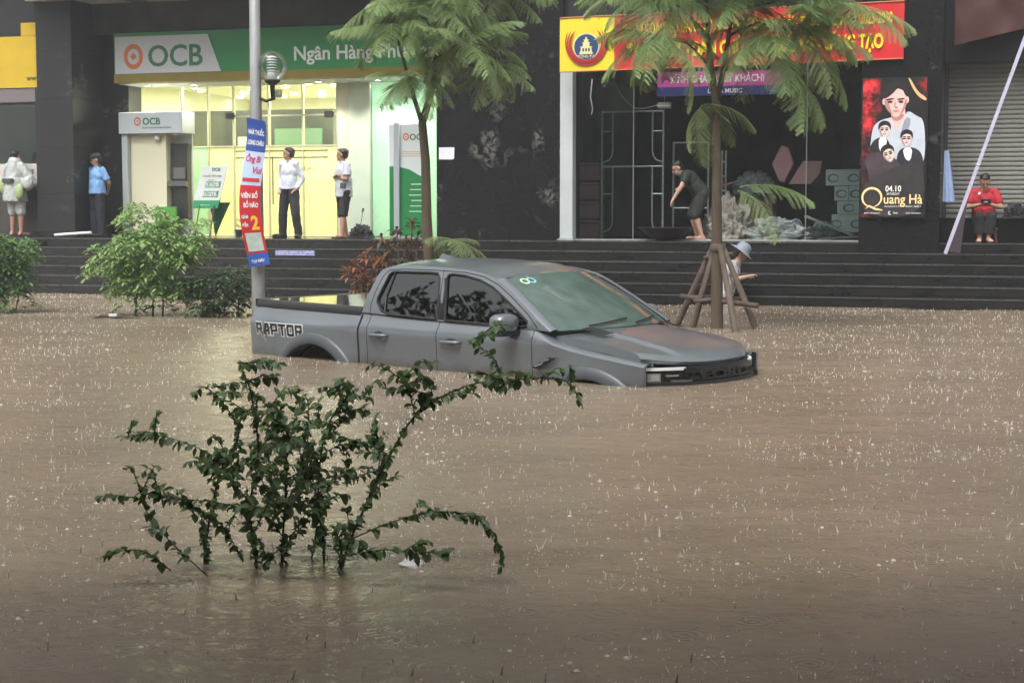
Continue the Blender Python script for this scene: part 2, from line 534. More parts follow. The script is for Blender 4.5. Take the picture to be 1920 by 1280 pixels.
# shop interior: dark walls and ceiling
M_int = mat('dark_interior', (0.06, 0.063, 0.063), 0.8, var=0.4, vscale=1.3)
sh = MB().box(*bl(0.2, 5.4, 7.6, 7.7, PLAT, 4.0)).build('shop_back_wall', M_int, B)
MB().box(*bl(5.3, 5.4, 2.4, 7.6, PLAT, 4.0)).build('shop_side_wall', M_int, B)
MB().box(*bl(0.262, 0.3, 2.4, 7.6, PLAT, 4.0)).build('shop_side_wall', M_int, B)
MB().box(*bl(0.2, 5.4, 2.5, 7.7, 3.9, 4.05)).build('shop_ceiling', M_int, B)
M_pane = glass('shop_pane', (0.86, 0.92, 0.9), refl=0.9)
MB().box(*bl(0.515, 1.475, 2.2, 2.21, PLAT + 0.02, 3.86)).build('pane', M_pane, B)
MB().box(*bl(4.42, 5.36, 2.2, 2.21, PLAT + 0.02, 3.86)).build('pane', M_pane, B)
M_alu = mat('dull_aluminium', (0.36, 0.37, 0.36), 0.4, metal=0.7)
for x in (1.475, 4.405): MB().box(*bl(x, x + 0.015, 2.19, 2.22, PLAT + 0.02, 3.86)).build('pane_edge', M_alu, B)

# roller shutter bay at the right with its own ledge
rs = fthing('roller_shutter', 'closed grey horizontal slat roller shutter beside the poster column', 'shutter', 6.6, 2.6, 1.35)
M_slat = mat('shutter_grey', (0.28, 0.272, 0.25), 0.5, metal=0.2, var=0.14, vscale=1.5)
sl = MB(); sl.add([(0.03, 0, 0), (5.2, 0, 0), (5.2, -0.022, 0.028), (0.03, -0.022, 0.028), (5.2, -0.022, 0.058), (0.03, -0.022, 0.058), (5.2, 0, 0.074), (0.03, 0, 0.074)],
               [(0, 1, 2, 3), (3, 2, 4, 5), (5, 4, 6, 7)])
slm = sl.mesh('slat', M_slat)
for k in range(33):
    link('slat', slm, rs, (0, 0, 0.06 + k * 0.0755))
MB().box(0.02, 5.2, -0.03, 0.01, 0, 0.055).build('bottom_rail', M_alu, rs)
MB().box(0.0, 0.05, -0.05, 0.02, -0.39, 2.5).build('guide_rail', mat('guide_dark', (0.05, 0.05, 0.05), 0.5), rs)
MB().box(0.0, 5.2, 0.015, 0.05, 0, 2.55).build('backing', M_dark, rs)
MB().box(*bl(6.6, 12, 2.35, 3.5, PLAT, 1.345)).build('ledge', M_granite, B)

# ------------------------------------------------------------------ bank
M_cream = mat('bank_cream', (0.74, 0.73, 0.60), 0.6, var=0.06, vscale=1)
M_bwhite = mat('bank_white', (0.72, 0.73, 0.70), 0.45, var=0.05)
M_lamp = mat('downlight_glow', (1, 1, 1), emit=(1.0, 0.98, 0.86), estr=30)
M_clear = glass('bank_clear', (0.93, 0.96, 0.86), refl=0.8)
M_frost = glass('bank_frosted', (0.95, 0.94, 0.72), refl=0.6, film=0.55, filmcol=(0.90, 0.88, 0.60), rough=0.2)
M_frostg = glass('bank_frosted_green', (0.80, 0.95, 0.80), refl=0.6, film=0.7, filmcol=(0.60, 0.86, 0.66), rough=0.2)
bk = fthing('bank_storefront', 'brightly lit yellow bank front of frosted glass with double doors', 'storefront', -5.2, 3.8, PLAT)
def bb(x0, x1, t0, t1, z0, z1): return (x0 + 5.2, x1 + 5.2, t0 - 3.8, t1 - 3.8, z0 - PLAT, z1 - PLAT)
MB().box(*bb(-9.4, -2.12, 9.2, 9.3, PLAT, 4.2)).build('back_wall', M_cream, bk)
MB().box(*bb(-9.4, -9.3, 3.9, 9.2, PLAT, 4.2)).build('side_wall', M_cream, bk)
MB().box(*bb(-2.2, -2.12, 3.9, 9.2, PLAT, 4.2)).build('side_wall', mat('bank_teal', (0.58, 0.68, 0.58), 0.6, var=0.2, vscale=0.8), bk)
MB().box(*bb(-9.4, -2.12, 3.75, 9.3, 4.02, 4.2)).build('ceiling', mat('bank_ceiling', (0.80, 0.79, 0.66), 0.6), bk)
MB().box(*bb(-9.3, -2.12, 3.9, 9.2, PLAT + 0.001, PLAT + 0.012)).build('floor', mat('bank_floor', (0.62, 0.58, 0.38), 0.25), bk)
# a darker bulkhead deep in the hall with the teller zone below it
M_bulk = mat('bulkhead_grey', (0.05, 0.053, 0.045), 0.06, spec=0.9)
MB().box(*bb(-9.25, -5.72, 5.9, 6.05, 2.62, 3.55)).build('bulkhead', M_bulk, bk)
MB().box(*bb(-7.0, -5.95, 5.8, 5.88, 2.62, 3.15)).build('screen_panel', mat('green_screen_panel', (0.12, 0.2, 0.14), 0.3), bk)
MB().box(*bb(-7.9, -7.3, 5.9, 6.3, PLAT, 3.0)).build('partition', M_cream, bk)
MB().box(*bb(-4.5, -4.25, 5.2, 6.6, PLAT, 3.9)).build('partition', M_cream, bk)
ct = MB().box(*bb(-7.2, -4.7, 7.0, 7.5, PLAT, 2.05)).build('counter', M_cream, bk)
MB().box(*bb(-7.25, -4.65, 6.95, 7.55, 2.05, 2.1)).build('counter_top', M_bulk, ct)
MB().box(*bb(-8.0, -7.1, 4.9, 5.0, 1.25, 1.9)).build('orange_poster', mat('orange_print', (0.9, 0.42, 0.04), 0.5, color2=(0.95, 0.7, 0.1), vscale=3), bk)
lamp_spots = [(-8.3, 4.6), (-7.3, 4.6), (-6.2, 4.5), (-5.2, 4.7), (-4.2, 4.5), (-3.2, 4.7), (-6.7, 5.7), (-5.6, 5.7), (-4.6, 5.6), (-7.6, 6.0), (-3.4, 6.1), (-8.3, 7.0), (-5.9, 5.1), (-4.9, 5.2), (-8.6, 5.4), (-8.9, 6.2), (-9.0, 8.2), (-8.0, 8.3), (-7.0, 8.2), (-6.0, 8.3), (-8.4, 7.7), (-7.4, 7.6), (-6.5, 7.1)]
for (x, t) in lamp_spots:
    dl = MB().lathe([(0.085, 0.0), (0.105, 0.0), (0.105, 0.03), (0.085, 0.03)], 14).build('downlight', M_bwhite, bk, False, (x + 5.2, t - 3.8, 3.985 - PLAT))
    MB().lathe([(0.0001, 0.012), (0.084, 0.012)], 14).build('glow', M_lamp, dl)
for (x, t) in ((-7.6, 5.0), (-5.2, 5.0), (-3.2, 5.0), (-6.4, 7.6), (-4.2, 7.8)):
    li = bpy.data.lights.new('ceiling_lamp', 'AREA'); li.shape = 'DISK'; li.size = 0.9; li.energy = 68; li.color = (1.0, 0.97, 0.80)
    lo = link('ceiling_lamp', li, bk, (x + 5.2, t - 3.8, 3.94 - PLAT))
# glass front: clear above, frosted below, mullions
M_frame = mat('bank_frame', (0.66, 0.66, 0.50), 0.35, metal=0.4)
xs = [-9.3, -8.03, -7.45, -6.90, -6.14, -5.42, -4.70]
def pane(x0, x1, z0, z1, m, t=3.8): MB().box(*bb(x0 + 0.012, x1 - 0.012, t, t + 0.012, z0, z1)).build('pane', m, bk)
for a, b_ in zip(xs[:-1], xs[1:]):
    pane(a, b_, PLAT + 0.03, 2.70, M_frostg if a < -7.5 and a > -8.1 else M_frost)
    pane(a, b_, 2.72, 3.9, M_clear)
for x in xs: MB().box(*bb(x - 0.014, x + 0.014, 3.76, 3.84, PLAT + 0.015, 3.92)).build('mullion', M_frame, bk)
MB().box(*bb(-9.3, -4.7, 3.77, 3.83, 2.695, 2.725)).build('transom', M_frame, bk)
MB().box(*bb(-6.9, -4.7, 3.765, 3.835, 3.28, 3.31)).build('transom', M_frame, bk)
M_rail = mat('door_rail', (0.20, 0.20, 0.15), 0.35, metal=0.6)
for z in (2.47, 2.60): MB().box(*bb(-6.86, -4.9, 3.775, 3.795, z, z + 0.028)).build('door_rail', M_rail, bk)
MB().tube([(-6.14 + 5.2 + 0.10, -0.08, 0.62), (-6.14 + 5.2 + 0.10, -0.08, 1.55)], 0.014, 8).build('door_handle', M_rail, bk)
for x in (-6.95, -4.85): MB().cbox(*bb(x - 0.09, x + 0.09, 3.7, 3.76, 3.24, 3.36), b=0.008).build('floor_spring_box', mat('black_plastic', (0.02, 0.02, 0.02), 0.4), bk)
MB().box(*bb(-6.5, -6.25, 4.6, 4.62, 3.70, 3.86)).build('hanging_sign', M_bulk, bk)
# pale column and the frosted teal bay right of the doors
MB().cbox(*bb(-4.40, -3.98, 3.66, 4.2, PLAT, 3.92), b=0.01).build('column', mat('bank_pale_green', (0.62, 0.72, 0.60), 0.35, var=0.06), bk)
M_teal = glass('bank_frosted_teal', (0.75, 0.95, 0.88), refl=0.7, film=0.7, filmcol=(0.60, 0.82, 0.74), rough=0.15)
pane(-3.96, -2.12, PLAT + 0.02, 3.88, M_teal, 3.7)
MB().box(*bb(-4.7, -4.4, 3.76, 3.84, PLAT, 3.92)).build('jamb', M_cream, bk)
MB().box(*bb(-3.965, -3.95, 3.68, 3.72, PLAT + 0.02, 3.9)).build('pane_edge', M_alu, bk)
M_print = mat('grey_print', (0.22, 0.23, 0.15), 0.6)
text('lettering', 'OPENING HOURS', 0.10, M_print, bk, (-6.0 + 5.2, -0.006, 1.28), extrude=0.001, bold=0.002)
for k, s_ in enumerate(('Monday - Friday', '8:00 - 12:00', '13:00 - 17:00', 'Saturday   8:00 - 12:00')):
    text('lettering', s_, 0.07, M_print, bk, (-5.9 + 5.2, -0.006, 1.13 - 0.13 * k), extrude=0.001)

# fascia sign of the bank
fs_ = fthing('bank_fascia_sign', 'long green bank fascia with white lettering and slanted grey logo panel', 'sign', -5.5, 2.6, 3.86)
M_green = mat('sign_green', lin(20, 132, 62), 0.45, var=0.06, vscale=0.8)
MB().box(-3.31, 3.42, 0.0, 0.16, 0.19, 0.97).build('board', M_green, fs_)
MB().box(-3.315, 3.425, -0.012, 0.17, 0.03, 0.189).build('lower_trim', mat('sign_gold', lin(128, 112, 38), 0.4, metal=0.3, var=0.1), fs_)
MB().box(-3.31, 3.42, 0.16, 1.2, 0.02, 0.06).build('soffit', M_bwhite, fs_)
MB().poly([(-3.28, -0.004, 0.20), (-1.03, -0.004, 0.20), (-1.30, -0.004, 0.90), (-3.28, -0.004, 0.90)], (0, -0.010, 0)).build('logo_panel', mat('sign_grey', lin(196, 202, 204), 0.45), fs_)
M_orange = mat('sign_orange', lin(205, 110, 40), 0.45)
M_sgreen = mat('sign_dark_green', lin(25, 110, 65), 0.45)
def ring_logo(parent, x, z, r, y, m):
    prof = []
    n = 28; vs = []; fq = []
    for k in range(n):
        a = 2 * math.pi * k / n
        for rr in (r, r * 0.62): vs.append((x + rr * 0.86 * math.cos(a), y, z + rr * math.sin(a)))
    for k in range(n):
        j = (k + 1) % n
        fq.append((2 * k, 2 * j, 2 * j + 1, 2 * k + 1))
    o = MB().add(vs, fq).build('logo_ring', m, parent)
    q = r * 0.3
    MB().add([(x - q, y, z), (x, y, z - q), (x + q, y, z), (x, y, z + q)], [(0, 1, 2, 3)]).build('logo_core', m, parent)
ring_logo(fs_, -2.88, 0.52, 0.24, -0.018, M_orange)
text('lettering', 'OCB', 0.56, M_sgreen, fs_, (-2.58, -0.016, 0.33), extrude=0.006, bold=0.008)
text('lettering', 'Ngân Hàng Phương Đông', 0.36, mat('sign_white', (0.8, 0.82, 0.8), 0.5), fs_, (0.45, -0.004, 0.36), extrude=0.008, bold=0.006, xs=0.98)

# recessed downlights in the soffit of the fascia, lighting the terrace
for x in (-2.9, -1.9, -0.6, 0.7, 1.9, 2.9):
    dl = MB().lathe([(0.055, 0.0), (0.07, 0.0), (0.07, 0.02), (0.055, 0.02)], 12).build('downlight', M_bwhite, fs_, False, (x, 0.55, 0.0))
    MB().lathe([(0.0001, 0.008), (0.054, 0.008)], 12).build('glow', M_lamp, dl)
    li = bpy.data.lights.new('soffit_lamp', 'SPOT'); li.energy = 55; li.spot_size = R(120); li.spot_blend = 0.6; li.shadow_soft_size = 0.06; li.color = (1.0, 0.95, 0.75)
    link('soffit_lamp', li, fs_, (x, 0.55, -0.02))

# cash machine kiosk left of the glass
at = fthing('cash_machine_kiosk', 'white cash machine kiosk with grey orange-ringed header sign by bank glass', 'kiosk', -8.2, 2.95, PLAT)
M_kwhite = mat('kiosk_white', (0.72, 0.75, 0.74), 0.4, var=0.04)
hd = MB().cbox(-0.72, 0.66, -0.06, 0.45, 1.99, 2.40, b=0.012).build('header', mat('kiosk_header', (0.55, 0.60, 0.64), 0.4), at)
ring_logo(at, -0.30, 2.22, 0.085, -0.066, M_orange)
text('lettering', 'OCB', 0.185, M_sgreen, at, (-0.19, -0.064, 2.155), extrude=0.002, bold=0.004)
text('lettering', 'NGÂN HÀNG PHƯƠNG ĐÔNG', 0.045, M_sgreen, at, (-0.20, -0.064, 2.08), extrude=0.001)
MB().cbox(-0.69, -0.56, -0.01, 0.45, 0, 1.985, b=0.008).build('side_post', mat('kiosk_post', (0.48, 0.52, 0.52), 0.4), at)
MB().box(-0.555, 0.22, 0.10, 0.45, 0, 1.985).build('front_panel', mat('kiosk_cream', (0.74, 0.72, 0.52), 0.5), at)
MB().box(0.225, 0.62, 0.40, 0.45, 0, 1.985).build('rear_panel', M_kwhite, at)
mch = MB().poly([(0.26, 0.38, 0.35), (0.60, 0.38, 0.35), (0.60, 0.38, 1.80), (0.26, 0.38, 1.80)], (0, -0.14, 0)).build('machine', mat('machine_black', (0.025, 0.027, 0.027), 0.3), at)
MB().poly([(0.24, 0.235, 0.95), (0.62, 0.235, 0.95), (0.62, 0.10, 0.98), (0.24, 0.10, 0.98)], (0, 0, 0.10)).build('keypad_shelf', mat('machine_grey', (0.12, 0.12, 0.12), 0.4), mch)
MB().box(0.31, 0.56, 0.20, 0.235, 1.12, 1.34).build('screen', mat('machine_screen', (0.16, 0.15, 0.14), 0.15), mch)
MB().box(-0.02, 0.44, 0.04, 0.095, 0.10, 0.58).build('green_panel', mat('kiosk_green', lin(88, 160, 60), 0.5, var=0.1), at)
MB().lathe([(0.001, 0.06), (0.05, 0.05), (0.065, 0.0), (0.05, -0.05), (0.001, -0.06)], 12, (0.06, 0.06, 1.90)).build('camera_dome', M_kwhite, at, True)

# standing rate board and folded umbrella
rb = fthing('rate_board', 'white deposit rate board leaning on stand with green footer by bank', 'board', -6.95, 2.6, PLAT)
SHB = Matrix(((1, 0, 0.24, 0), (0, 1, 0.10, 0), (0, 0, 1, 0), (0, 0, 0, 1)))
M_bd = mat('board_white', (0.62, 0.66, 0.64), 0.5, var=0.04)
MB().box(-0.40, 0.14, -0.01, 0.01, 0.70, 1.35, SHB).build('panel', M_bd, rb)
MB().box(-0.40, 0.14, -0.012, 0.011, 0.545, 0.698, SHB).build('footer', mat('board_green', lin(30, 140, 88), 0.5), rb)
for z in (0.76, 0.94):
    for k in range(4):
        MB().box(-0.23 + k * 0.082, -0.165 + k * 0.082, -0.016, -0.0105, z, z + 0.115, SHB).build('digit_flap', mat('flap_green', lin(40, 140, 100), 0.5), rb)
shb3 = lambda x, y, z: tuple(SHB @ Vector((x, y, z)))
for z, s_ in ((0.775, '0.00%'), (0.955, '5.60%')):
    text('lettering', s_, 0.12, mat('sign_white', (0.8, 0.82, 0.8), 0.5), rb, shb3(-0.225, -0.018, z), extrude=0.001, bold=0.002, shear=0.24)
text('lettering', 'OCB', 0.085, M_sgreen, rb, shb3(-0.17, -0.013, 1.25), extrude=0.001, bold=0.002)
text('lettering', 'LÃI SUẤT TIẾT KIỆM', 0.045, M_print, rb, shb3(-0.34, -0.013, 1.14), extrude=0.001, bold=0.001)
text('lettering', '(%/năm)', 0.04, M_print, rb, shb3(-0.2, -0.013, 1.07), extrude=0.001)
text('lettering', 'ocb.com.vn', 0.045, mat('sign_white', (0.8, 0.82, 0.8), 0.5), rb, shb3(-0.24, -0.014, 0.6), extrude=0.001)
for x in (-0.25, 0.06): MB().tube([(x + 0.15, 0.03, 0.6), (x + 0.05, 0.02, 0.0)], 0.012, 6).build('leg', M_rail, rb)

um = fthing('folded_umbrella', 'closed dark green umbrella standing on its tip beside the rate board', 'umbrella', -6.86, 2.9, PLAT)
u_ = MB(); rows = []
for i in range(9):
    f = i / 8
    r0 = 0.012 + 0.15 * f ** 1.1
    rows.append([(r0 * (1 + 0.28 * math.cos(8 * a)) * math.cos(a) + 0.10 * f, r0 * (1 + 0.28 * math.cos(8 * a)) * math.sin(a), 0.04 + 0.62 * f) for a in [2 * math.pi * k / 32 for k in range(33)]])
u_.grid(rows); u_.build('canopy', mat('umbrella_green', lin(20, 92, 52), 0.6), um, True)
MB().tube([(0, 0, 0), (0.11, 0, 0.75), (0.12, 0, 0.8)], 0.008, 6).build('shaft', M_rail, um)

# totem sign behind the tree
tt = fthing('bank_totem_sign', 'white and green upright bank totem sign behind feathery tree trunk', 'sign', -3.0, 3.1, PLAT)
MB().cbox(-0.36, 0.34, -0.02, 0.10, 0.02, 2.10, b=0.01).build('panel', mat('totem_white', (0.68, 0.74, 0.73), 0.4), tt)
MB().poly([(-0.35, -0.024, 0.04), (0.33, -0.024, 0.04), (0.33, -0.024, 1.10), (0.05, -0.024, 1.26), (-0.2, -0.024, 1.32), (-0.35, -0.024, 1.32)], (0, -0.004, 0)).build('green_field', mat('totem_green', lin(22, 128, 66), 0.45), tt)
MB().cbox(-0.24, -0.13, -0.10, -0.03, 0, 2.12, b=0.01).build('post', mat('totem_post', (0.42, 0.46, 0.50), 0.4), tt)
ring_logo(tt, -0.02, 1.86, 0.07, -0.024, M_orange)
text('lettering', 'OCB', 0.16, M_sgreen, tt, (0.05, -0.024, 1.80), extrude=0.001, bold=0.003)
for k in range(3): MB().box(-0.10, 0.33, -0.0235, -0.0205, 1.50 + 0.04 * k, 1.508 + 0.04 * k).build('stripe', M_orange, tt)
for k in range(6): MB().box(0.08 - 0.02 * (k % 3), 0.28 + 0.02 * (k % 2), -0.031, -0.0285, 0.98 - 0.10 * k, 1.0 - 0.10 * k).build('text_line', mat('totem_line', (0.5, 0.7, 0.58), 0.5), tt)

# sheet of paper on the marble
fmesh(MB().add([(-0.145, 0, 0.105), (0.145, 0, 0.105), (0.145, -0.004, -0.085), (0.12, -0.012, -0.11), (-0.145, -0.003, -0.105)], [(0, 1, 2, 3, 4)]),
      'paper_notice', mat('paper', (0.72, 0.72, 0.78), 0.7), 'blank white paper notice taped to the black marble wall', 'notice', -1.905, 2.192, 2.47)

# ------------------------------------------------------------------ neighbouring shop at the far left
ys_ = fthing('yellow_shop_sign', 'plain yellow shop sign board with small web address', 'sign', -10.9, 2.05, 3.80)
MB().box(-1.6, 0.77, -0.05, 0.1, 0.0, 0.97).build('board', mat('sign_yellow', lin(200, 168, 30), 0.5, var=0.07), ys_)
MB().box(0.45, 0.77, -0.055, 0.1, 0.975, 1.22).build('corner_tab', mat('sign_yellow', lin(200, 168, 30), 0.5, var=0.07), ys_)
MB().box(-1.6, 0.77, -0.03, 0.1, -0.27, -0.01).build('lower_band', mat('band_brown', (0.17, 0.15, 0.15), 0.5), ys_)
text('lettering', 'www', 0.15, mat('dark_print', (0.03, 0.03, 0.02), 0.6), ys_, (0.55, -0.052, 0.13), extrude=0.001, bold=0.004)
ls = fthing('neighbour_shopfront', 'dark glazed shopfront with white lettered strip left of marble column', 'storefront', -10.9, 2.3, PLAT)
MB().box(-1.6, 0.74, 0.9, 1.0, 0, 3.0).build('back_wall', mat('grey_inside', (0.10, 0.11, 0.11), 0.7, var=0.3, vscale=1), ls)
MB().box(-1.6, 0.74, -0.02, 1.0, 2.58, 2.64).build('ceiling', mat('cream_soffit', (0.55, 0.48, 0.4), 0.6), ls)
MB().box(-1.6, 0.60, 0.0, 0.01, 1.42, 2.57).build('pane', M_pane, ls)
MB().box(0.60, 0.63, -0.02, 0.03, 1.42, 2.57).build('frame', M_dark, ls)
MB().box(-1.6, 0.70, -0.06, 0.0, 1.08, 1.41).build('sign_strip', mat('strip_white', (0.60, 0.56, 0.50), 0.6, var=0.08), ls)
text('lettering', 'AKIF', 0.17, mat('dark_print', (0.03, 0.03, 0.02), 0.6), ls, (0.25, -0.062, 1.18), extrude=0.001, bold=0.004, xs=0.75)
MB().box(-1.6, 0.70, -0.03, 0.05, 0.0, 1.07).build('lower_panel', mat('lower_brown', (0.05, 0.045, 0.04), 0.5, var=0.3), ls)
# white tube lying on the terrace edge
o = MB().tube([(-0.47, 0.0, 0.0), (0.47, 0.05, 0.06)], 0.028, 8).build('white_pipe', mat('pipe_white', (0.75, 0.74, 0.68), 0.4), None, False, fw(-9.42, 1.85, PLAT + 0.03), (0, 0, -TH))
tag(o, 'white plastic pipe lying on the terrace by the guard', 'pipe')
rp = MB().poly([(-0.75, 0, 0.0), (0.75, 0, 0.0), (0.75, 0.9, 0.35), (0.10, 0.9, 0.35), (-0.75, 0, 0.06)], (0, 0, -0.5))
o = fmesh(MB().add([(-10.9, -0.33, -0.3), (-10.35, -0.33, -0.3), (-9.7, 1.9, 1.06), (-10.2, 1.9, 1.06), (-10.9, -0.33, -0.9), (-10.35, -0.33, -0.9), (-9.7, 1.9, 0.5), (-10.2, 1.9, 0.5)],
          [(0, 1, 2, 3), (0, 4, 5, 1), (1, 5, 6, 2), (0, 3, 7, 4), (2, 6, 7, 3)]), 'stair_ramp', M_granite, 'dark granite ramp slab beside the steps below the guard', 'ramp', 0, 0, 0)
# ------------------------------------------------------------------ red banner over the shop
bn = fthing('red_banner', 'long red banner with yellow lettering and yellow emblem panel above the shop', 'banner', 0.44, 1.25, 3.755)
M_red = mat('banner_red', lin(200, 26, 34), 0.55, var=0.12, vscale=2.5)
M_yel = mat('banner_yellow', lin(228, 206, 40), 0.55, var=0.06, vscale=3)
def cloth(x0, x1, z0f, z1f, amp, nx, nz=8, seed=0):
    rows = []
    for j in range(nz + 1):
        r = []
        for i in range(nx + 1):
            x = x0 + (x1 - x0) * i / nx; v = j / nz
            z = z0f(x) * (1 - v) + z1f(x) * v
            y = amp * mnoise.noise(Vector((x * 2.2 + z * 1.6, z * 1.2, seed))) + amp * 0.6 * mnoise.noise(Vector((x * 6 - z * 5, z * 2, seed + 3)))
            r.append((x, y, z))
        rows.append(r)
    return MB().grid(rows)
zb = lambda x: 0.012 * x; zt = lambda x: 0.89 + 0.012 * x
cloth(0.0, 0.93, zb, zt, 0.012, 14, seed=1).build('emblem_panel', M_yel, bn, True)
cloth(0.93, 5.57, zb, zt, 0.014, 60, seed=1).build('cloth', M_red, bn, True)
M_ybri = mat('letter_yellow', lin(238, 216, 44), 0.5)
text('lettering', 'ĐẠI HỘI ĐẠI BIỂU ĐẢNG BỘ PHƯỜNG ĐỐNG ĐA LẦN THỨ I, NHIỆM KỲ 2025-2030', 0.24, M_ybri, bn, (1.08, -0.028, 0.575), extrude=0.001, bold=0.006, width=4.32, rot=(R(90), R(-0.7), 0))
text('lettering', 'ĐOÀN KẾT - DÂN CHỦ - KỶ CƯƠNG - SÁNG TẠO', 0.30, M_ybri, bn, (1.15, -0.028, 0.20), extrude=0.001, bold=0.014, width=4.12, rot=(R(90), R(-0.7), 0))
def arc_band(parent, name, m, cx, cz, r0, r1, a0, a1, y, sx=1.0, n=20, dz=0.0):
    vs = []; fq = []
    for k in range(n + 1):
        a = a0 + (a1 - a0) * k / n
        wv = math.sin(math.pi * k / n) ** 0.5
        rm = (r0 + r1) / 2; hw = (r1 - r0) / 2 * wv
        for rr in (rm - hw, rm + hw): vs.append((cx + sx * rr * math.cos(a), y, cz + rr * math.sin(a)))
    for k in range(n): fq.append((2 * k, 2 * k + 2, 2 * k + 3, 2 * k + 1))
    return MB().add(vs, fq).build(name, m, parent)
M_erd = mat('emblem_red', lin(170, 40, 30), 0.5)
for k, (a, b_) in enumerate(((0.26, 0.30), (0.315, 0.335), (0.35, 0.37))):
    arc_band(bn, 'emblem_ring', M_erd, 0.46, 0.45 + 0.015 * k, a, b_ + 0.02, R(-230 + 10 * k), R(50 - 10 * k), -0.030, sx=0.95)
disc = lambda cx, cz, r, y, n=28, sx=1.0: MB().add([(cx + sx * r * math.cos(2 * math.pi * k / n), y, cz + r * math.sin(2 * math.pi * k / n)) for k in range(n)], [tuple(range(n))])
disc(0.46, 0.40, 0.225, -0.026).build('emblem_rim', mat('emblem_pale', lin(205, 205, 180), 0.5), bn)
disc(0.46, 0.40, 0.205, -0.029).build('emblem_disc', mat('emblem_blue', lin(32, 62, 108), 0.5), bn)
pg = MB()
for w_, z0, z1 in ((0.24, 0.28, 0.32), (0.20, 0.32, 0.39), (0.22, 0.39, 0.405), (0.12, 0.405, 0.46), (0.15, 0.46, 0.472), (0.08, 0.472, 0.51), (0.10, 0.51, 0.52), (0.03, 0.52, 0.56)):
    pg.add([(0.46 - w_ / 2, -0.032, z0), (0.46 + w_ / 2, -0.032, z0), (0.46 + w_ / 2 * 0.86, -0.032, z1), (0.46 - w_ / 2 * 0.86, -0.032, z1)], [(0, 1, 2, 3)])
pg.build('emblem_pagoda', mat('emblem_pale_yellow', lin(222, 214, 150), 0.5), bn)
for x0 in (0.395, 0.445, 0.495): MB().add([(x0, -0.034, 0.325), (x0 + 0.03, -0.034, 0.325), (x0 + 0.03, -0.034, 0.375), (x0, -0.034, 0.375)], [(0, 1, 2, 3)]).build('emblem_gate', mat('emblem_blue', lin(32, 62, 108), 0.5), bn)
text('lettering', 'ĐỐNG ĐA', 0.062, mat('emblem_pale', lin(205, 205, 180), 0.5), bn, (0.46, -0.032, 0.222), extrude=0.0005, bold=0.001, align='CENTER')
for z0 in (0.0, 0.885):
    MB().tube([(0, -0.005, z0), (2.8, 0.0, z0 + 0.03), (5.57, -0.005, z0 + 0.068)], 0.012, 6).build('hem_cord', mat('cord_orange', lin(190, 110, 60), 0.6), bn)

# pink shop sign
ps = fthing('pink_shop_sign', 'pink and navy hanging shop sign with white lettering below the red banner', 'sign', 1.9, 2.15, 3.38)
MB().box(0, 2.17, 0, 0.03, 0.155, 0.40).build('pink_board', mat('sign_pink', lin(196, 74, 160), 0.45, var=0.1, vscale=2), ps)
MB().box(0, 2.17, -0.003, 0.03, 0.0, 0.154).build('navy_board', mat('sign_navy', lin(48, 56, 118), 0.45, var=0.06), ps)
text('lettering', 'KÍNH CHÀO QUÝ KHÁCH!', 0.17, mat('sign_white', (0.8, 0.82, 0.8), 0.5), ps, (0.22, -0.004, 0.22), extrude=0.002, bold=0.004, width=1.58)
text('lettering', 'LUNA MUSIC', 0.10, mat('sign_white', (0.8, 0.82, 0.8), 0.5), ps, (0.86, -0.006, 0.04), extrude=0.002, bold=0.002)

# ------------------------------------------------------------------ things inside the emptied shop
M_tube = mat('scaffold_tube', (0.30, 0.34, 0.32), 0.45, metal=0.5, var=0.2, vscale=12)
def scaffold(name, label, s, t, w_, h, bars):
    r = fthing(name, label, 'scaffold', s, t, PLAT, 'scaffold frames in the shop')
    for x in (0, w_): MB().tube([(x, 0, 0), (x, 0, h)], 0.019, 8).build('upright', M_tube, r)
    for z in bars: MB().tube([(0, 0, z), (w_, 0, z)], 0.016, 8).build('crossbar', M_tube, r)
    return r
sc = scaffold('scaffold_frame', 'tall tubular scaffold frame with curved inner bars behind the pillar', 0.79, 2.75, 1.09, 2.24, (1.27, 2.22))
for x0, sg in ((0.0, 1), (1.09, -1)):
    for (zb_, zt_) in ((1.34, 2.22), (0.12, 1.27)):
        pts = [(x0, 0, zb_)] + [(x0 + sg * (0.19 * math.sin(a)), 0, zb_ + 0.19 * (1 - math.cos(a))) for a in (R(40), R(65), R(90))] + [(x0 + sg * 0.19, 0, zt_)]
        MB().tube(pts, 0.015, 7).build('inner_bar', M_tube, sc)
        zm = (zb_ + zt_) / 2 + 0.1
        MB().tube([(x0, 0, zm), (x0 + sg * 0.19, 0, zm)], 0.013, 6).build('rung', M_tube, sc)
sc2 = scaffold('scaffold_frame', 'smaller pale scaffold frame behind the stooping man', 1.97, 3.2, 0.62, 1.71, (0.55, 1.69))
sc3 = scaffold('scaffold_frame', 'narrow white ladder frame right of the stooping man', 2.82, 3.25, 0.07, 1.55, (0.6, 0.85, 1.1, 1.35))
M_mauve = mat('mauve_panel', (0.205, 0.105, 0.12), 0.7, var=0.15, vscale=3)
M_mauve_l = mat('mauve_light', (0.36, 0.20, 0.21), 0.7, var=0.12, vscale=3)
for k, (z0, h) in enumerate(((0.0, 0.33), (0.36, 0.30), (0.70, 0.30), (1.04, 0.31))):
    lab = ('bottom', 'second', 'third', 'topmost')[k]
    q = fthing('upholstered_block', f'{lab} mauve upholstered block of the stack behind the pale pillar', 'block', 0.49, 2.95, PLAT + z0, 'mauve blocks stacked behind the pillar')
    MB().cbox(-0.17, 0.20, 0, 0.4, 0.012, h, b=0.02).build('block_body', M_mauve, q)
    MB().box(-0.16, 0.19, -0.006, 0.0, h * 0.82, h * 0.88).build('seam', mat('seam_dark', (0.06, 0.03, 0.035), 0.8), q)
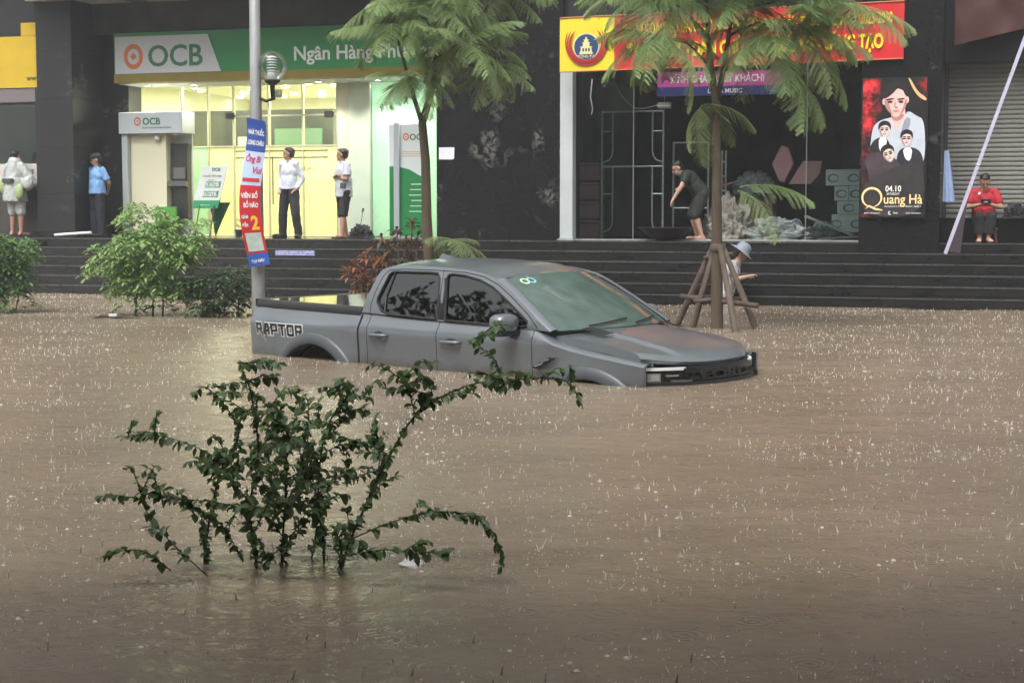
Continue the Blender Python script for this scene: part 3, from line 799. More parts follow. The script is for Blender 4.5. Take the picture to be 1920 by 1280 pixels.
hx = fthing('hexagon_seat', 'mauve hexagon wall panel tilted on its point', 'panel', 3.85, 3.4, 1.93, 'mauve hexagon panels')
MB().poly([(-0.18, 0, 0.34), (-0.02, 0, 0.66), (0.10, 0, 0.62), (0.19, 0, 0.34), (0.03, 0, 0.02), (-0.06, 0, 0.05)], (0, 0.10, 0)).build('panel_body', M_mauve_l, hx)
MB().poly([(-0.165, -0.006, 0.34), (-0.015, -0.006, 0.635), (0.09, -0.006, 0.60), (0.175, -0.006, 0.34), (0.03, -0.006, 0.045), (-0.05, -0.006, 0.07)], (0, 0.005, 0)).build('cover', mat('mauve_cover', (0.40, 0.23, 0.24), 0.75, var=0.1), hx)
hx = fthing('hexagon_seat', 'mauve slanted panel lying against its hexagon twin', 'panel', 4.24, 3.42, 1.90, 'mauve hexagon panels')
MB().poly([(-0.28, 0, 0.02), (-0.04, 0, 0.41), (0.28, 0, 0.41), (0.25, 0, 0.2), (0.10, 0, 0.02)], (0, 0.10, 0)).build('panel_body', M_mauve_l, hx)
MB().box(-0.04, 0.28, -0.012, 0.0, 0.395, 0.41).build('edge', mat('pink_edge', (0.5, 0.33, 0.33), 0.7), hx)
M_carton = mat('carton_white', (0.42, 0.47, 0.45), 0.7, var=0.08)
M_oval = mat('carton_blue', (0.10, 0.15, 0.24), 0.6)
pos = [('top', 4.92, 0.935, 0.60, 0.27), ('upper left', 4.89, 0.68, 0.24, 0.245), ('upper right', 5.13, 0.68, 0.22, 0.245), ('lower', 5.02, 0.45, 0.40, 0.22), ('bottom', 4.98, 0.14, 0.5, 0.30)]
for n_, x, z, w_, h in pos:
    q = fthing('carton', f'white carton with blue oval print, {n_} in the pile beside the poster column', 'carton', x, 3.2, PLAT + z, 'white cartons piled in the shop')
    MB().cbox(-w_ / 2, w_ / 2, 0, 0.35, 0, h, b=0.008).build('box', M_carton, q)
    MB().box(-w_ / 2 + 0.01, w_ / 2 - 0.01, -0.003, 0.0, h * 0.90, h * 0.93).build('tape', mat('tape_grey', (0.3, 0.34, 0.33), 0.4), q)
    for k in range(2 if w_ > 0.45 else 1):
        arc_band(q, 'oval_print', M_oval, (-0.17 + 0.34 * k) if w_ > 0.45 else 0.0, h * 0.45, 0.045, 0.075, 0, 2 * math.pi, -0.004, sx=1.4)
# heaps: crumpled plastic sheet, rolls, boards
def heap(name, label, cat, s, t, z, rx, ry, rz, m, seed, rough=0.35, n=64, mm=34):
    vs = []; fq = []
    for i in range(mm + 1):
        th = math.pi * 0.5 * i / mm
        for k in range(n):
            a = 2 * math.pi * k / n
            d = Vector((math.sin(th) * math.cos(a), math.sin(th) * math.sin(a), math.cos(th)))
            q = 1 + rough * mnoise.noise(d * 2.3 + Vector((seed, 0, 0))) + rough * 0.6 * mnoise.noise(d * 7 + Vector((seed, 3, 0))) + rough * 0.3 * mnoise.noise(d * 17 + Vector((seed, 7, 0)))
            vs.append((rx * d.x * q, ry * d.y * q, max(0, rz * d.z * q)))
    for i in range(mm):
        for k in range(n):
            j = (k + 1) % n
            fq.append((i * n + k, (i + 1) * n + k, (i + 1) * n + j, i * n + j))
    return fmesh(MB().add(vs, fq), name, m, label, cat, s, t, z)
M_plastic = mat('plastic_sheet', (0.26, 0.30, 0.29), 0.3, color2=(0.06, 0.07, 0.068), vscale=11)
M_rubble = mat('rubble', (0.17, 0.16, 0.13), 0.8, color2=(0.32, 0.30, 0.27), vscale=5)
heap('debris_heap', 'heap of grey cloth and torn bags behind the slender tree trunk', 'debris', 3.0, 2.75, PLAT, 0.42, 0.4, 0.62, M_rubble, 2)
heap('plastic_sheet', 'crumpled clear plastic sheeting heaped on the shop sill', 'sheeting', 3.9, 2.6, PLAT + 0.018, 0.52, 0.35, 0.36, M_plastic, 7, 0.30)
heap('plastic_sheet', 'small crumple of clear plastic under the white cartons', 'sheeting', 4.6, 3.0, PLAT, 0.32, 0.3, 0.28, M_plastic, 9, 0.3)
heap('cloth_pile', 'folded bluish grey sheets piled on the brown crate', 'cloth', 3.3, 3.75, PLAT + 0.8, 0.38, 0.3, 0.38, mat('grey_cloth', (0.13, 0.16, 0.17), 0.8, var=0.3, vscale=6, stretch=(1, 1, 6)), 4, 0.2)
cr_ = fthing('wooden_crate', 'brown wooden crate carrying folded grey sheets in the shop', 'crate', 3.3, 3.75, PLAT)
MB().cbox(-0.40, 0.36, -0.1, 0.35, 0, 0.79, b=0.01).build('box', mat('crate_brown', (0.12, 0.085, 0.055), 0.75, var=0.25, vscale=8, stretch=(1, 1, 5)), cr_)
for x in (-0.38, 0.26): MB().box(x, x + 0.08, -0.115, -0.1, 0.01, 0.78).build('batten', mat('batten', (0.17, 0.12, 0.08), 0.7), cr_)
for nme, s_, ang, z0, L_ in (('pale board sloping down to the plastic heap', 4.75, -22, 0.22, 0.85), ('white board lying flat by the poster column', 4.95, 4, 0.02, 0.75)):
    o = MB().cbox(-L_ / 2, L_ / 2, 0, 0.30, 0, 0.03, b=0.004).build('loose_board', mat('board_pale', (0.36, 0.40, 0.36), 0.6, var=0.2), None, False, fw(s_, 2.45, PLAT + 0.02 + z0), (0, R(-ang), -TH))
    tag(o, nme, 'board')
# lamp fitting and cables under the ceiling
cb = MB().tube([(0.75, 0.0, 2.75), (0.72, 0, 2.45), (0.76, 0, 2.25), (0.74, 0, 2.15)], 0.012, 5)
o = fmesh(cb, 'loose_cable', mat('cable_white', (0.55, 0.52, 0.45), 0.5), 'white cable end dangling beside the pale pillar', 'cable', 0, 2.2, PLAT)
pts = [(1.05 + 0.85 * k / 10, 0, 2.75 - 0.62 * math.sin(math.pi * (0.5 + 0.5 * k / 10)) * 0 - 0.50 * (1 - (1 - k / 5.5) ** 2 if k < 6 else 1 - (k / 5.5 - 1) ** 2 * 0.3)) for k in range(11)]
o = fmesh(MB().tube(pts, 0.008, 5), 'loose_cable', mat('cable_grey', (0.25, 0.26, 0.25), 0.5), 'thin grey cable looping to the ceiling lamp box', 'cable', 0, 2.5, PLAT)
o = fthing('lamp_box', 'small silver ceiling fitting hanging by the loop of cable', 'lamp', 1.95, 2.5, PLAT + 2.25)
MB().cbox(-0.11, 0.11, -0.05, 0.05, 0, 0.10, b=0.01).build('housing', M_alu, o)
MB().box(-0.12, 0.12, -0.055, -0.051, 0.035, 0.05).build('rib', mat('pipe_white', (0.75, 0.74, 0.68), 0.4), o)
MB().box(-0.004, 0.004, -0.004, 0.004, 0.10, 0.62).build('hanger', M_alu, o)

# shallow purple basin on the sill
bs = MB(); prof = [(0.0, 0.0), (0.17, 0.0), (0.28, 0.05), (0.38, 0.12), (0.45, 0.185), (0.47, 0.20), (0.46, 0.205), (0.43, 0.19), (0.36, 0.125), (0.26, 0.06), (0.0, 0.02)]
bs.lathe(prof, 32)
fmesh(bs, 'basin', mat('basin_purple', (0.035, 0.012, 0.035), 0.55, var=0.3, vscale=50), 'wide shallow dark purple basin on the shop sill', 'basin', 2.12, 1.93, PLAT + 0.0195, smooth=True)

# ------------------------------------------------------------------ poster light box on the black column
po = fthing('concert_poster', 'backlit concert poster with four portraits and gold title on the column', 'poster', 5.40, 1.325, 1.36)
W_, H_ = 0.97, 2.16
MB().box(-0.02, W_ + 0.02, -0.05, 0.012, -0.02, H_ + 0.02).build('frame', mat('poster_frame', (0.015, 0.015, 0.016), 0.35), po)
def pm(name, c, var=0.0, vs=5, c2=None, e=0.30):
    m = mat('poster_' + name, c, 0.4, var=var, vscale=vs, color2=c2)
    b_ = m.node_tree.nodes['Principled BSDF']
    src = b_.inputs['Base Color']
    if src.is_linked: m.node_tree.links.new(src.links[0].from_socket, b_.inputs['Emission Color'])
    else: b_.inputs['Emission Color'].default_value = (*c, 1)
    b_.inputs['Emission Strength'].default_value = e
    return m
LY = [0]
def shape(name, m, pts, sub=2):
    """flat printed area; pts in poster fractions (x 0..1, y 0 top..1), smoothed closed outline"""
    LY[0] += 1
    p = [Vector((x, y)) for x, y in pts]
    for _ in range(sub):
        q = []
        for i in range(len(p)):
            a, b_ = p[i], p[(i + 1) % len(p)]
            q += [a * 0.75 + b_ * 0.25, a * 0.25 + b_ * 0.75]
        p = q
    vs = [(min(max(v.x, 0), 1) * W_, -0.0515 - 0.0006 * LY[0], (1 - min(max(v.y, 0), 1)) * H_) for v in p]
    me = bpy.data.meshes.new(name); bm = bmesh.new()
    vv = [bm.verts.new(c) for c in vs]
    bm.edges.index_update()
    ed = [bm.edges.new((vv[i], vv[(i + 1) % len(vv)])) for i in range(len(vv))]
    bmesh.ops.triangle_fill(bm, edges=ed, use_beauty=True)
    bm.to_mesh(me); bm.free(); me.materials.append(m)
    return link(name, me, po)
ell = lambda cx, cy, rx, ry, n=12, a0=0: [(cx + rx * math.cos(a0 + 2 * math.pi * k / n), cy + ry * math.sin(a0 + 2 * math.pi * k / n)) for k in range(n)]
def smoke_print():
    m = pm('smoke', (0.01, 0.008, 0.009), e=0.30)
    nt = m.node_tree; b_ = nt.nodes['Principled BSDF']
    tc = nt.nodes.new('ShaderNodeTexCoord'); sx = nt.nodes.new('ShaderNodeSeparateXYZ'); nt.links.new(tc.outputs['Object'], sx.inputs[0])
    nz = nt.nodes.new('ShaderNodeTexNoise'); nz.inputs['Scale'].default_value = 6; nz.inputs['Detail'].default_value = 8; nz.inputs['Roughness'].default_value = 0.65
    nt.links.new(tc.outputs['Object'], nz.inputs['Vector'])
    def mr(sock, a, b2, c, d):
        r = nt.nodes.new('ShaderNodeMapRange'); r.inputs['From Min'].default_value = a; r.inputs['From Max'].default_value = b2; r.inputs['To Min'].default_value = c; r.inputs['To Max'].default_value = d
        nt.links.new(sock, r.inputs['Value']); return r.outputs[0]
    def mth(op, p, q):
        n = nt.nodes.new('ShaderNodeMath'); n.operation = op; nt.links.new(p, n.inputs[0]); nt.links.new(q, n.inputs[1]); return n.outputs[0]
    left = mth('MULTIPLY', mr(sx.outputs['X'], 0.12, 0.36, 0.75, 0.0), mr(sx.outputs['Z'], 0.8, 1.7, 0.35, 1.0))
    right = mth('MULTIPLY', mr(sx.outputs['X'], 0.75, 0.97, 0.0, 0.65), mr(sx.outputs['Z'], 1.8, 2.1, 0.0, 1.0))
    f = mth('MULTIPLY', mth('ADD', left, right), mr(nz.outputs['Fac'], 0.36, 0.62, 0.15, 1.5))
    cr = nt.nodes.new('ShaderNodeValToRGB'); cr.color_ramp.elements[0].color = (0.010, 0.008, 0.009, 1); cr.color_ramp.elements[1].color = (0.75, 0.04, 0.045, 1)
    e_ = cr.color_ramp.elements.new(0.25); e_.color = (0.014, 0.009, 0.010, 1)
    e_ = cr.color_ramp.elements.new(0.6); e_.color = (0.30, 0.012, 0.014, 1)
    nt.links.new(f, cr.inputs[0]); nt.links.new(cr.outputs[0], b_.inputs['Base Color']); nt.links.new(cr.outputs[0], b_.inputs['Emission Color'])
    return m
shape('backdrop', smoke_print(), [(0, 0), (1, 0), (1, 1), (0, 1)], 0)
shape('gold_curve', pm('gold', (0.62, 0.36, 0.17), e=0.3), [(0.70, 0.0), (0.74, 0.0), (0.86, 0.10), (1.0, 0.14), (1.0, 0.17), (0.84, 0.125)], 2)
skin = pm('skin', (0.62, 0.36, 0.32), var=0.08, vs=10, e=0.38); skinb = pm('skin_pale', (0.56, 0.42, 0.38), var=0.06, vs=10, e=0.38)
hairm = pm('hair', (0.018, 0.014, 0.014), var=0.4, vs=14, e=0.2); suit = pm('grey_suit', (0.40, 0.43, 0.48), var=0.10, vs=6, e=0.34)
dsuit = pm('dark_suit', (0.022, 0.02, 0.024), var=0.3, vs=8, e=0.25); feat = pm('feature', (0.22, 0.09, 0.08), e=0.2); shirt_w = pm('white_shirt', (0.62, 0.62, 0.64), e=0.36)
shape('suit', suit, [(0.12, 0.62), (0.14, 0.38), (0.22, 0.31), (0.42, 0.28), (0.66, 0.27), (0.72, 0.23), (0.84, 0.27), (0.98, 0.30), (1.0, 0.62), (0.8, 0.7), (0.3, 0.7)], 2)
shape('neck', skin, [(0.44, 0.22), (0.66, 0.20), (0.68, 0.27), (0.56, 0.36), (0.50, 0.38), (0.46, 0.29)], 1)
shape('face', skin, [(0.335, 0.16), (0.36, 0.09), (0.5, 0.065), (0.66, 0.09), (0.70, 0.155), (0.665, 0.21), (0.58, 0.272), (0.50, 0.275), (0.40, 0.225)], 2)
shape('ear', skin, ell(0.335, 0.165, 0.028, 0.026, 8)); shape('ear', skin, ell(0.70, 0.155, 0.028, 0.026, 8))
shape('hair', hairm, [(0.30, 0.145), (0.34, 0.06), (0.45, 0.02), (0.62, 0.025), (0.71, 0.075), (0.71, 0.14), (0.66, 0.12), (0.62, 0.075), (0.54, 0.07), (0.47, 0.11), (0.36, 0.145)], 2)
skind = pm('skin_shade', (0.36, 0.17, 0.15), var=0.1, vs=10, e=0.30)
shape('cheek_shade', skind, [(0.335, 0.15), (0.40, 0.14), (0.42, 0.20), (0.47, 0.255), (0.52, 0.275), (0.42, 0.245), (0.35, 0.20)], 2)
shape('cheek_shade', skind, [(0.70, 0.15), (0.665, 0.15), (0.64, 0.21), (0.58, 0.262), (0.60, 0.268), (0.68, 0.21)], 2)
shape('neck_shade', skind, [(0.44, 0.255), (0.52, 0.285), (0.64, 0.25), (0.66, 0.27), (0.56, 0.31), (0.47, 0.30)], 2)
shape('nose_bridge', skind, [(0.505, 0.165), (0.52, 0.165), (0.515, 0.205), (0.49, 0.208)], 1)
shape('lapel', pm('suit_shade', (0.22, 0.24, 0.28), var=0.1, vs=6, e=0.3), [(0.68, 0.27), (0.78, 0.30), (0.66, 0.44), (0.60, 0.40)], 1)
for x in (0.43, 0.60):
    shape('eyebrow', hairm, [(x - 0.06, 0.146), (x + 0.06, 0.140), (x + 0.06, 0.151), (x - 0.06, 0.157)], 1)
    shape('eye', hairm, ell(x, 0.168, 0.042, 0.009, 8), 1)
shape('nose', feat, [(0.50, 0.205), (0.54, 0.203), (0.56, 0.21), (0.52, 0.214)], 1); shape('mouth', pm('lips', (0.5, 0.16, 0.16), e=0.3), ell(0.525, 0.234, 0.055, 0.008, 8), 1)
def small_face(cx, cy, k, tilt=0, glasses=False, jk=dsuit):
    t_ = lambda x, y: (cx + k * (x * math.cos(tilt) - y * math.sin(tilt)), cy + k * 0.45 * (x * math.sin(tilt) + y * math.cos(tilt)))
    T_ = lambda q: [t_(x, y) for x, y in q]
    shape('face', skinb, T_([(-0.95, -0.2), (-0.7, -1.0), (0.7, -1.0), (0.95, -0.2), (0.75, 0.8), (0.2, 1.35), (-0.2, 1.35), (-0.75, 0.8)]), 2)
    shape('hair', hairm, T_([(-1.15, 0.0), (-1.1, -1.2), (-0.3, -1.75), (0.7, -1.6), (1.2, -0.9), (1.05, 0.1), (0.85, -0.6), (0.2, -0.95), (-0.6, -0.7), (-0.9, -0.2)]), 2)
    shape('cheek_shade', pm('skin_pale_shade', (0.32, 0.2, 0.17), e=0.3), T_([(-0.95, -0.2), (-0.7, -0.3), (-0.55, 0.6), (-0.1, 1.3), (-0.4, 1.2), (-0.8, 0.7)]), 2)
    for x in (-0.4, 0.4):
        shape('eye', hairm, T_(ell(x, -0.02, 0.30, 0.15, 8)), 1); shape('eyebrow', hairm, T_(ell(x, -0.34, 0.36, 0.11, 8)), 1)
    shape('nose', feat, T_(ell(0.05, 0.38, 0.14, 0.08, 8)), 1); shape('mouth', feat, T_(ell(0.0, 0.72, 0.36, 0.08, 8)), 1)
    if glasses: shape('glasses', dsuit, T_([(-0.8, -0.1), (0.8, -0.1), (0.8, -0.02), (-0.8, -0.02)]), 0)
shape('suit', dsuit, [(0.10, 0.56), (0.14, 0.46), (0.26, 0.42), (0.40, 0.43), (0.46, 0.5), (0.4, 0.6), (0.2, 0.62)], 2)
shape('shirt', shirt_w, [(0.26, 0.42), (0.40, 0.42), (0.36, 0.54), (0.27, 0.52)], 1)
small_face(0.35, 0.37, 0.088)
shape('suit', dsuit, [(0.54, 0.60), (0.58, 0.51), (0.76, 0.49), (0.92, 0.52), (0.98, 0.60), (0.95, 0.72), (0.5, 0.72)], 2)
shape('shirt', shirt_w, [(0.64, 0.50), (0.80, 0.495), (0.77, 0.60), (0.68, 0.58)], 1)
small_face(0.70, 0.435, 0.088, 0, True)
shape('suit', pm('plum_suit', (0.055, 0.038, 0.045), var=0.25, vs=7, e=0.25), [(0.02, 0.60), (0.14, 0.53), (0.34, 0.53), (0.56, 0.58), (0.66, 0.68), (0.5, 0.8), (0.12, 0.76), (0.10, 0.66)], 2)
small_face(0.42, 0.545, 0.095, -0.32)
shape('vignette', pm('charcoal', (0.018, 0.016, 0.017), vs=4, c2=(0.045, 0.04, 0.04), e=0.2), [(0.0, 0.76), (0.2, 0.72), (0.4, 0.66), (0.6, 0.63), (0.8, 0.60), (1.0, 0.64), (1.0, 1.0), (0.0, 1.0)], 2)
yl = -0.0515 - 0.0006 * (LY[0] + 2)
goldl = pm('gold_letter', (0.78, 0.52, 0.24), e=0.4); whitel = pm('white_letter', (0.7, 0.68, 0.62), e=0.4)
arc_band(po, 'lettering', goldl, 0.165, 0.305, 0.13, 0.165, R(-80), R(272), yl, n=36)
MB().add([(0.06, yl, 0.12), (0.12, yl, 0.16), (0.22, yl, 0.11), (0.33, yl, 0.10), (0.33, yl, 0.115), (0.23, yl, 0.14), (0.12, yl, 0.19)], [(0, 1, 2, 5, 6), (2, 3, 4, 5)]).build('lettering', goldl, po)
text('lettering', 'uang Hà', 0.21, goldl, po, (0.34, yl, 0.21), extrude=0.0004, bold=0.002, width=0.59)
text('lettering', '04.10', 0.13, whitel, po, (0.37, yl, 0.40), extrude=0.0004, bold=0.001, width=0.24)
text('lettering', 'SATURDAY', 0.05, whitel, po, (0.39, yl, 0.345), extrude=0.0004, width=0.2)
for x, wd, z in ((0.36, 0.56, 0.155), (0.05, 0.25, 0.05), (0.69, 0.23, 0.05)):
    text('lettering', 'KHÁCH MỜI ĐẶC BIỆT' if wd > 0.5 else 'ĐẶT VÉ NGAY', 0.03, whitel, po, (x, yl, z), extrude=0.0003, width=wd)
arc_band(po, 'lettering', whitel, 0.45, 0.065, 0.018, 0.03, R(60), R(320), yl)
text('lettering', 'live', 0.05, whitel, po, (0.50, yl, 0.05), extrude=0.0003)

# flag and dark cloth at the right edge
rf = cloth(0, 1.6, lambda x: 0.05 + 0.22 * x, lambda x: 1.5, 0.05, 24, 12, 8)
fmesh(rf, 'red_flag', mat('flag_red', (0.055, 0.012, 0.010), 0.7, var=0.2, vscale=3), 'dull dark red flag hanging above the roller shutter', 'flag', 6.75, 1.75, 4.0, smooth=True)
lp = fthing('leaning_banner_pole', 'pale lavender folded banner pole leaning against the shop front', 'pole', 6.72, 0.85, 0.80)
a_, b_ = Vector((0, 0, 0.0)), Vector((1.27, 0.62, 3.85))
dd = (b_ - a_).normalized(); sd_ = Vector((0.95, -0.1, -0.36)).normalized() * 0.027
MB().add([a_ - sd_, a_ + sd_, b_ + sd_, b_ - sd_, a_ - sd_ + Vector((0, 0.03, 0)), a_ + sd_ + Vector((0, 0.03, 0)), b_ + sd_ + Vector((0, 0.03, 0)), b_ - sd_ + Vector((0, 0.03, 0))],
         [(0, 1, 2, 3), (4, 7, 6, 5), (0, 3, 7, 4), (1, 5, 6, 2), (0, 4, 5, 1), (3, 2, 6, 7)]).build('strip', mat('lavender', (0.40, 0.38, 0.50), 0.55, var=0.08), lp)
c0 = a_ + dd * 0.05
MB().add([c0 + sd_, c0 + sd_ + Vector((0.18, 0.05, -0.03)), a_ + dd * 0.9 + sd_ * 1.2], [(0, 1, 2)]).build('cloth', mat('dark_plum', (0.05, 0.035, 0.05), 0.8), lp)
MB().tube([a_ + dd * 1.45 - sd_ * 1.1, a_ + dd * 1.45 + sd_ * 1.1 + Vector((0, -0.004, 0))], 0.012, 6).build('tie', mat('tie_white', (0.6, 0.6, 0.62), 0.6), lp)
bc = MB(); rows = []
for j in range(13):
    v = j / 12
    rows.append([(0.02 + 0.05 * v + (0.05 + 0.09 * v) * (k / 10 - 0.5) * 2 * 0.7, -0.03 + 0.03 * math.sin(k * 1.7) * v, 0.80 * (1 - v)) for k in range(11)])
bc.grid(rows)
fmesh(bc, 'hanging_cloth', mat('cloth_blue', (0.30, 0.40, 0.62), 0.7, var=0.12, vscale=8), 'pale blue cloth hanging from a hook on the black column', 'cloth', 6.66, 1.55, 1.60, smooth=True)
MB().tube([(6.58, -0.45, 1.40), (6.75, -0.45, 1.45)], 0.01, 6)
heap('black_bundle', 'black cloth bundle lying on the shutter ledge beyond the seated person', 'bundle', 7.75, 2.3, 1.35, 0.2, 0.2, 0.2, mat('bundle_black', (0.02, 0.022, 0.025), 0.6, var=0.4, vscale=8), 3, 0.4)
heap('black_bundle', 'black rain bag bundled on the terrace beside the bank doors', 'bundle', -3.72, 2.6, PLAT, 0.22, 0.18, 0.22, mat('bundle_black', (0.02, 0.022, 0.025), 0.6, var=0.4, vscale=8), 6, 0.4)
o = fmesh(MB().tube([(0, 0, 0), (0.07, 0, 0.42)], 0.006, 5).tube([(0.065, 0, 0.40), (0.08, 0, 0.47)], 0.018, 6), 'thin_stick', mat('stick_dark', (0.04, 0.045, 0.05), 0.5), 'thin dark stick standing in the black rain bag', 'stick', -3.75, 2.58, PLAT + 0.08)
# small potted plant inside the bank glass
for s_, lb in ((-6.62, 'small potted plant on the terrace left of the bank doors'),):
    pp = fthing('potted_plant', lb, 'plant', s_, 3.4, PLAT)
    MB().lathe([(0.0, 0), (0.06, 0), (0.08, 0.14), (0.07, 0.14), (0.0, 0.12)], 12).build('pot', mat('pot_dark', (0.05, 0.05, 0.045), 0.5), pp)
    q = MB()
    for k in range(40):
        a = random.uniform(0, 6.28); r = random.uniform(0.0, 0.07); z = random.uniform(0.15, 0.33)
        p = Vector((r * math.cos(a), r * math.sin(a), z)); d = Vector((math.cos(a), math.sin(a), 0.5)) * 0.05; s2 = Vector((-math.sin(a), math.cos(a), 0)) * 0.015
        q.add([p, p + d * 0.5 + s2, p + d, p + d * 0.5 - s2], [(0, 1, 2, 3)])
    q.build('foliage', mat('pot_leaf', (0.06, 0.10, 0.04), 0.6), pp, recalc=False)
# sticker strip on a riser
o = fmesh(MB().box(-0.38, 0.38, -0.003, 0.012, -0.045, 0.045), 'riser_sticker', mat('sticker', (0.55, 0.58, 0.7), 0.5, color2=(0.12, 0.12, 0.45), vscale=22), 'blue and white patterned sticker strip on a granite riser', 'sticker', -4.45, 1.302, 0.712)
# ------------------------------------------------------------------ pickup truck (local: x rearwards from its middle, y near side, z above the road)
YAW = 0.7086
truck = tag(empty('pickup_truck', (-0.085, 15.375, GROUND), math.pi - YAW), 'grey double cab pickup truck stranded in flood water up to its headlights', 'pickup')
OX = 2.68
def V(x, w, z): return (x - OX, w, z)
def paint():
    m = mat('truck_paint', (0.158, 0.178, 0.195), rough=0.32, metal=0.35, coat=0.7, var=0.05, vscale=2)
    nt = m.node_tree; b = nt.nodes['Principled BSDF']
    tc = nt.nodes.new('ShaderNodeTexCoord')
    b.inputs['Coat Roughness'].default_value = 0.16
    # beads of rain on the wet paint
    vo = nt.nodes.new('ShaderNodeTexVoronoi'); vo.inputs['Scale'].default_value = 55
    nt.links.new(tc.outputs['Object'], vo.inputs['Vector'])
    mr = nt.nodes.new('ShaderNodeMapRange'); mr.inputs['From Min'].default_value = 0.0; mr.inputs['From Max'].default_value = 0.30
    mr.inputs['To Min'].default_value = 1.0; mr.inputs['To Max'].default_value = 0.0
    nt.links.new(vo.outputs['Distance'], mr.inputs['Value'])
    nz = nt.nodes.new('ShaderNodeTexNoise'); nz.inputs['Scale'].default_value = 2.2; nz.inputs['Detail'].default_value = 3
    nt.links.new(tc.outputs['Object'], nz.inputs['Vector'])
    ad = nt.nodes.new('ShaderNodeMath'); ad.operation = 'MULTIPLY_ADD'; ad.inputs[1].default_value = 0.12
    nt.links.new(mr.outputs[0], ad.inputs[0]); nt.links.new(nz.outputs['Fac'], ad.inputs[2])
    bp = nt.nodes.new('ShaderNodeBump'); bp.inputs['Strength'].default_value = 0.22; bp.inputs['Distance'].default_value = 0.02
    nt.links.new(ad.outputs[0], bp.inputs['Height'])
    nt.links.new(bp.outputs[0], b.inputs['Coat Normal'])
    # brown tide mark left just above the flood
    sx = nt.nodes.new('ShaderNodeSeparateXYZ'); nt.links.new(tc.outputs['Object'], sx.inputs[0])
    n3 = nt.nodes.new('ShaderNodeTexNoise'); n3.inputs['Scale'].default_value = 7; n3.inputs['Detail'].default_value = 6
    nt.links.new(tc.outputs['Object'], n3.inputs['Vector'])
    sm = nt.nodes.new('ShaderNodeMath'); sm.operation = 'MULTIPLY_ADD'; sm.inputs[1].default_value = -0.16
    nt.links.new(n3.outputs['Fac'], sm.inputs[0]); nt.links.new(sx.outputs['Z'], sm.inputs[2])
    md = nt.nodes.new('ShaderNodeMapRange'); md.inputs['From Min'].default_value = 0.88; md.inputs['From Max'].default_value = 0.96; md.inputs['To Min'].default_value = 0.75; md.inputs['To Max'].default_value = 0.0
    nt.links.new(sm.outputs[0], md.inputs['Value'])
    mx = nt.nodes.new('ShaderNodeMix'); mx.data_type = 'RGBA'
    nt.links.new(md.outputs[0], mx.inputs['Factor'])
    nt.links.new(b.inputs['Base Color'].links[0].from_socket, mx.inputs['A']); mx.inputs['B'].default_value = (0.10, 0.085, 0.066, 1)
    nt.links.new(mx.outputs['Result'], b.inputs['Base Color'])
    return m
M_paint = paint()
M_blk = mat('truck_black_plastic', (0.014, 0.015, 0.016), 0.45, bump=0.1, bscale=200)
M_blkg = mat('truck_gloss_black', (0.010, 0.011, 0.012), 0.12)
M_rub = mat('truck_rubber', (0.012, 0.012, 0.012), 0.75)
M_chr = mat('truck_silver', (0.55, 0.56, 0.58), 0.25, metal=0.8)
M_tint = glass('truck_tinted_glass', (0.045, 0.05, 0.052), refl=1.9)
M_wscr = glass('truck_windscreen', (0.34, 0.50, 0.43), refl=1.0, film=0.52, filmcol=(0.36, 0.54, 0.46))
M_inner = mat('truck_inner_dark', (0.015, 0.015, 0.016), 0.8)

def interp(keys, x):
    if x <= keys[0][0]: return keys[0][1]
    for (a, p), (b, q) in zip(keys, keys[1:]):
        if x <= b:
            t = (x - a) / (b - a); t = t * t * (3 - 2 * t) if False else t
            return p + (q - p) * t
    return keys[-1][1]
WK = [(0.40, 0.885), (0.60, 0.918), (0.80, 0.932), (1.00, 0.942), (1.15, 0.951), (1.26, 0.959), (1.285, 0.959), (1.30, 0.953), (1.36, 0.918), (1.42, 0.886), (1.50, 0.868)]
ARF, ARR = (0.91, 0.50, 0.505), (4.33, 0.585, 0.54)
def side_w(x, z):
    w = interp(WK, z)
    if x > 4.9: w -= 0.35 * (x - 4.9) ** 2
    if x < 1.0: w -= 0.16 * (1.0 - x) ** 2
    for (cx, cz, r) in (ARF, ARR):
        d = abs(math.hypot(x - cx, z - cz) - r)
        w += 0.022 * math.exp(-(d / 0.16) ** 2)
    return w
def zbot(x):
    b = 0.50
    for (cx, cz, r) in (ARF, ARR):
        if abs(x - cx) < r: b = max(b, cz + math.sqrt(r * r - (x - cx) ** 2))
    return b
def ztop(x):
    return interp([(0.36, 1.115), (0.7, 1.165), (1.1, 1.218), (1.30, 1.262), (1.525, 1.368), (1.53, 1.372), (2.67, 1.395), (3.62, 1.43), (3.685, 1.432), (3.70, 1.415), (5.40, 1.445)], x)
def side_panel(name, x0, x1, sg, extra=None, nz=22):
    nx = max(6, int((x1 - x0) / 0.035))
    rows = []
    for i in range(nx + 1):
        x = x0 + (x1 - x0) * i / nx
        zb_, zt_ = zbot(x), ztop(x)
        r = [V(x, sg * (side_w(x, zb_) - 0.05), zb_)]
        for j in range(nz + 1):
            z = zb_ + (zt_ - zb_) * j / nz
            r.append(V(x, sg * side_w(x, z), z))
        if extra: r += [V(x, sg * (w_ if w_ is not None else 0), z) for w_, z in extra(x)]
        rows.append(r)
    # turned-in edges so that the shut lines have depth
    def inward(r): return [(p[0], p[1] - sg * 0.03, p[2]) for p in r]
    rows = [inward(rows[0])] + rows + [inward(rows[-1])]
    o = MB().grid(rows).build(name, M_paint, truck)
    return autosmooth(o, 40)
def fender_top(x):
    zt_ = ztop(x); w0 = side_w(x, zt_)
    return [(w0 - 0.018, zt_ + 0.014), (w0 - 0.045, zt_ + 0.022), (w0 - 0.09, zt_ + 0.026), (min(w0 - 0.10, 0.825), zt_ + 0.022), (min(w0 - 0.11, 0.79), zt_ + 0.0)]
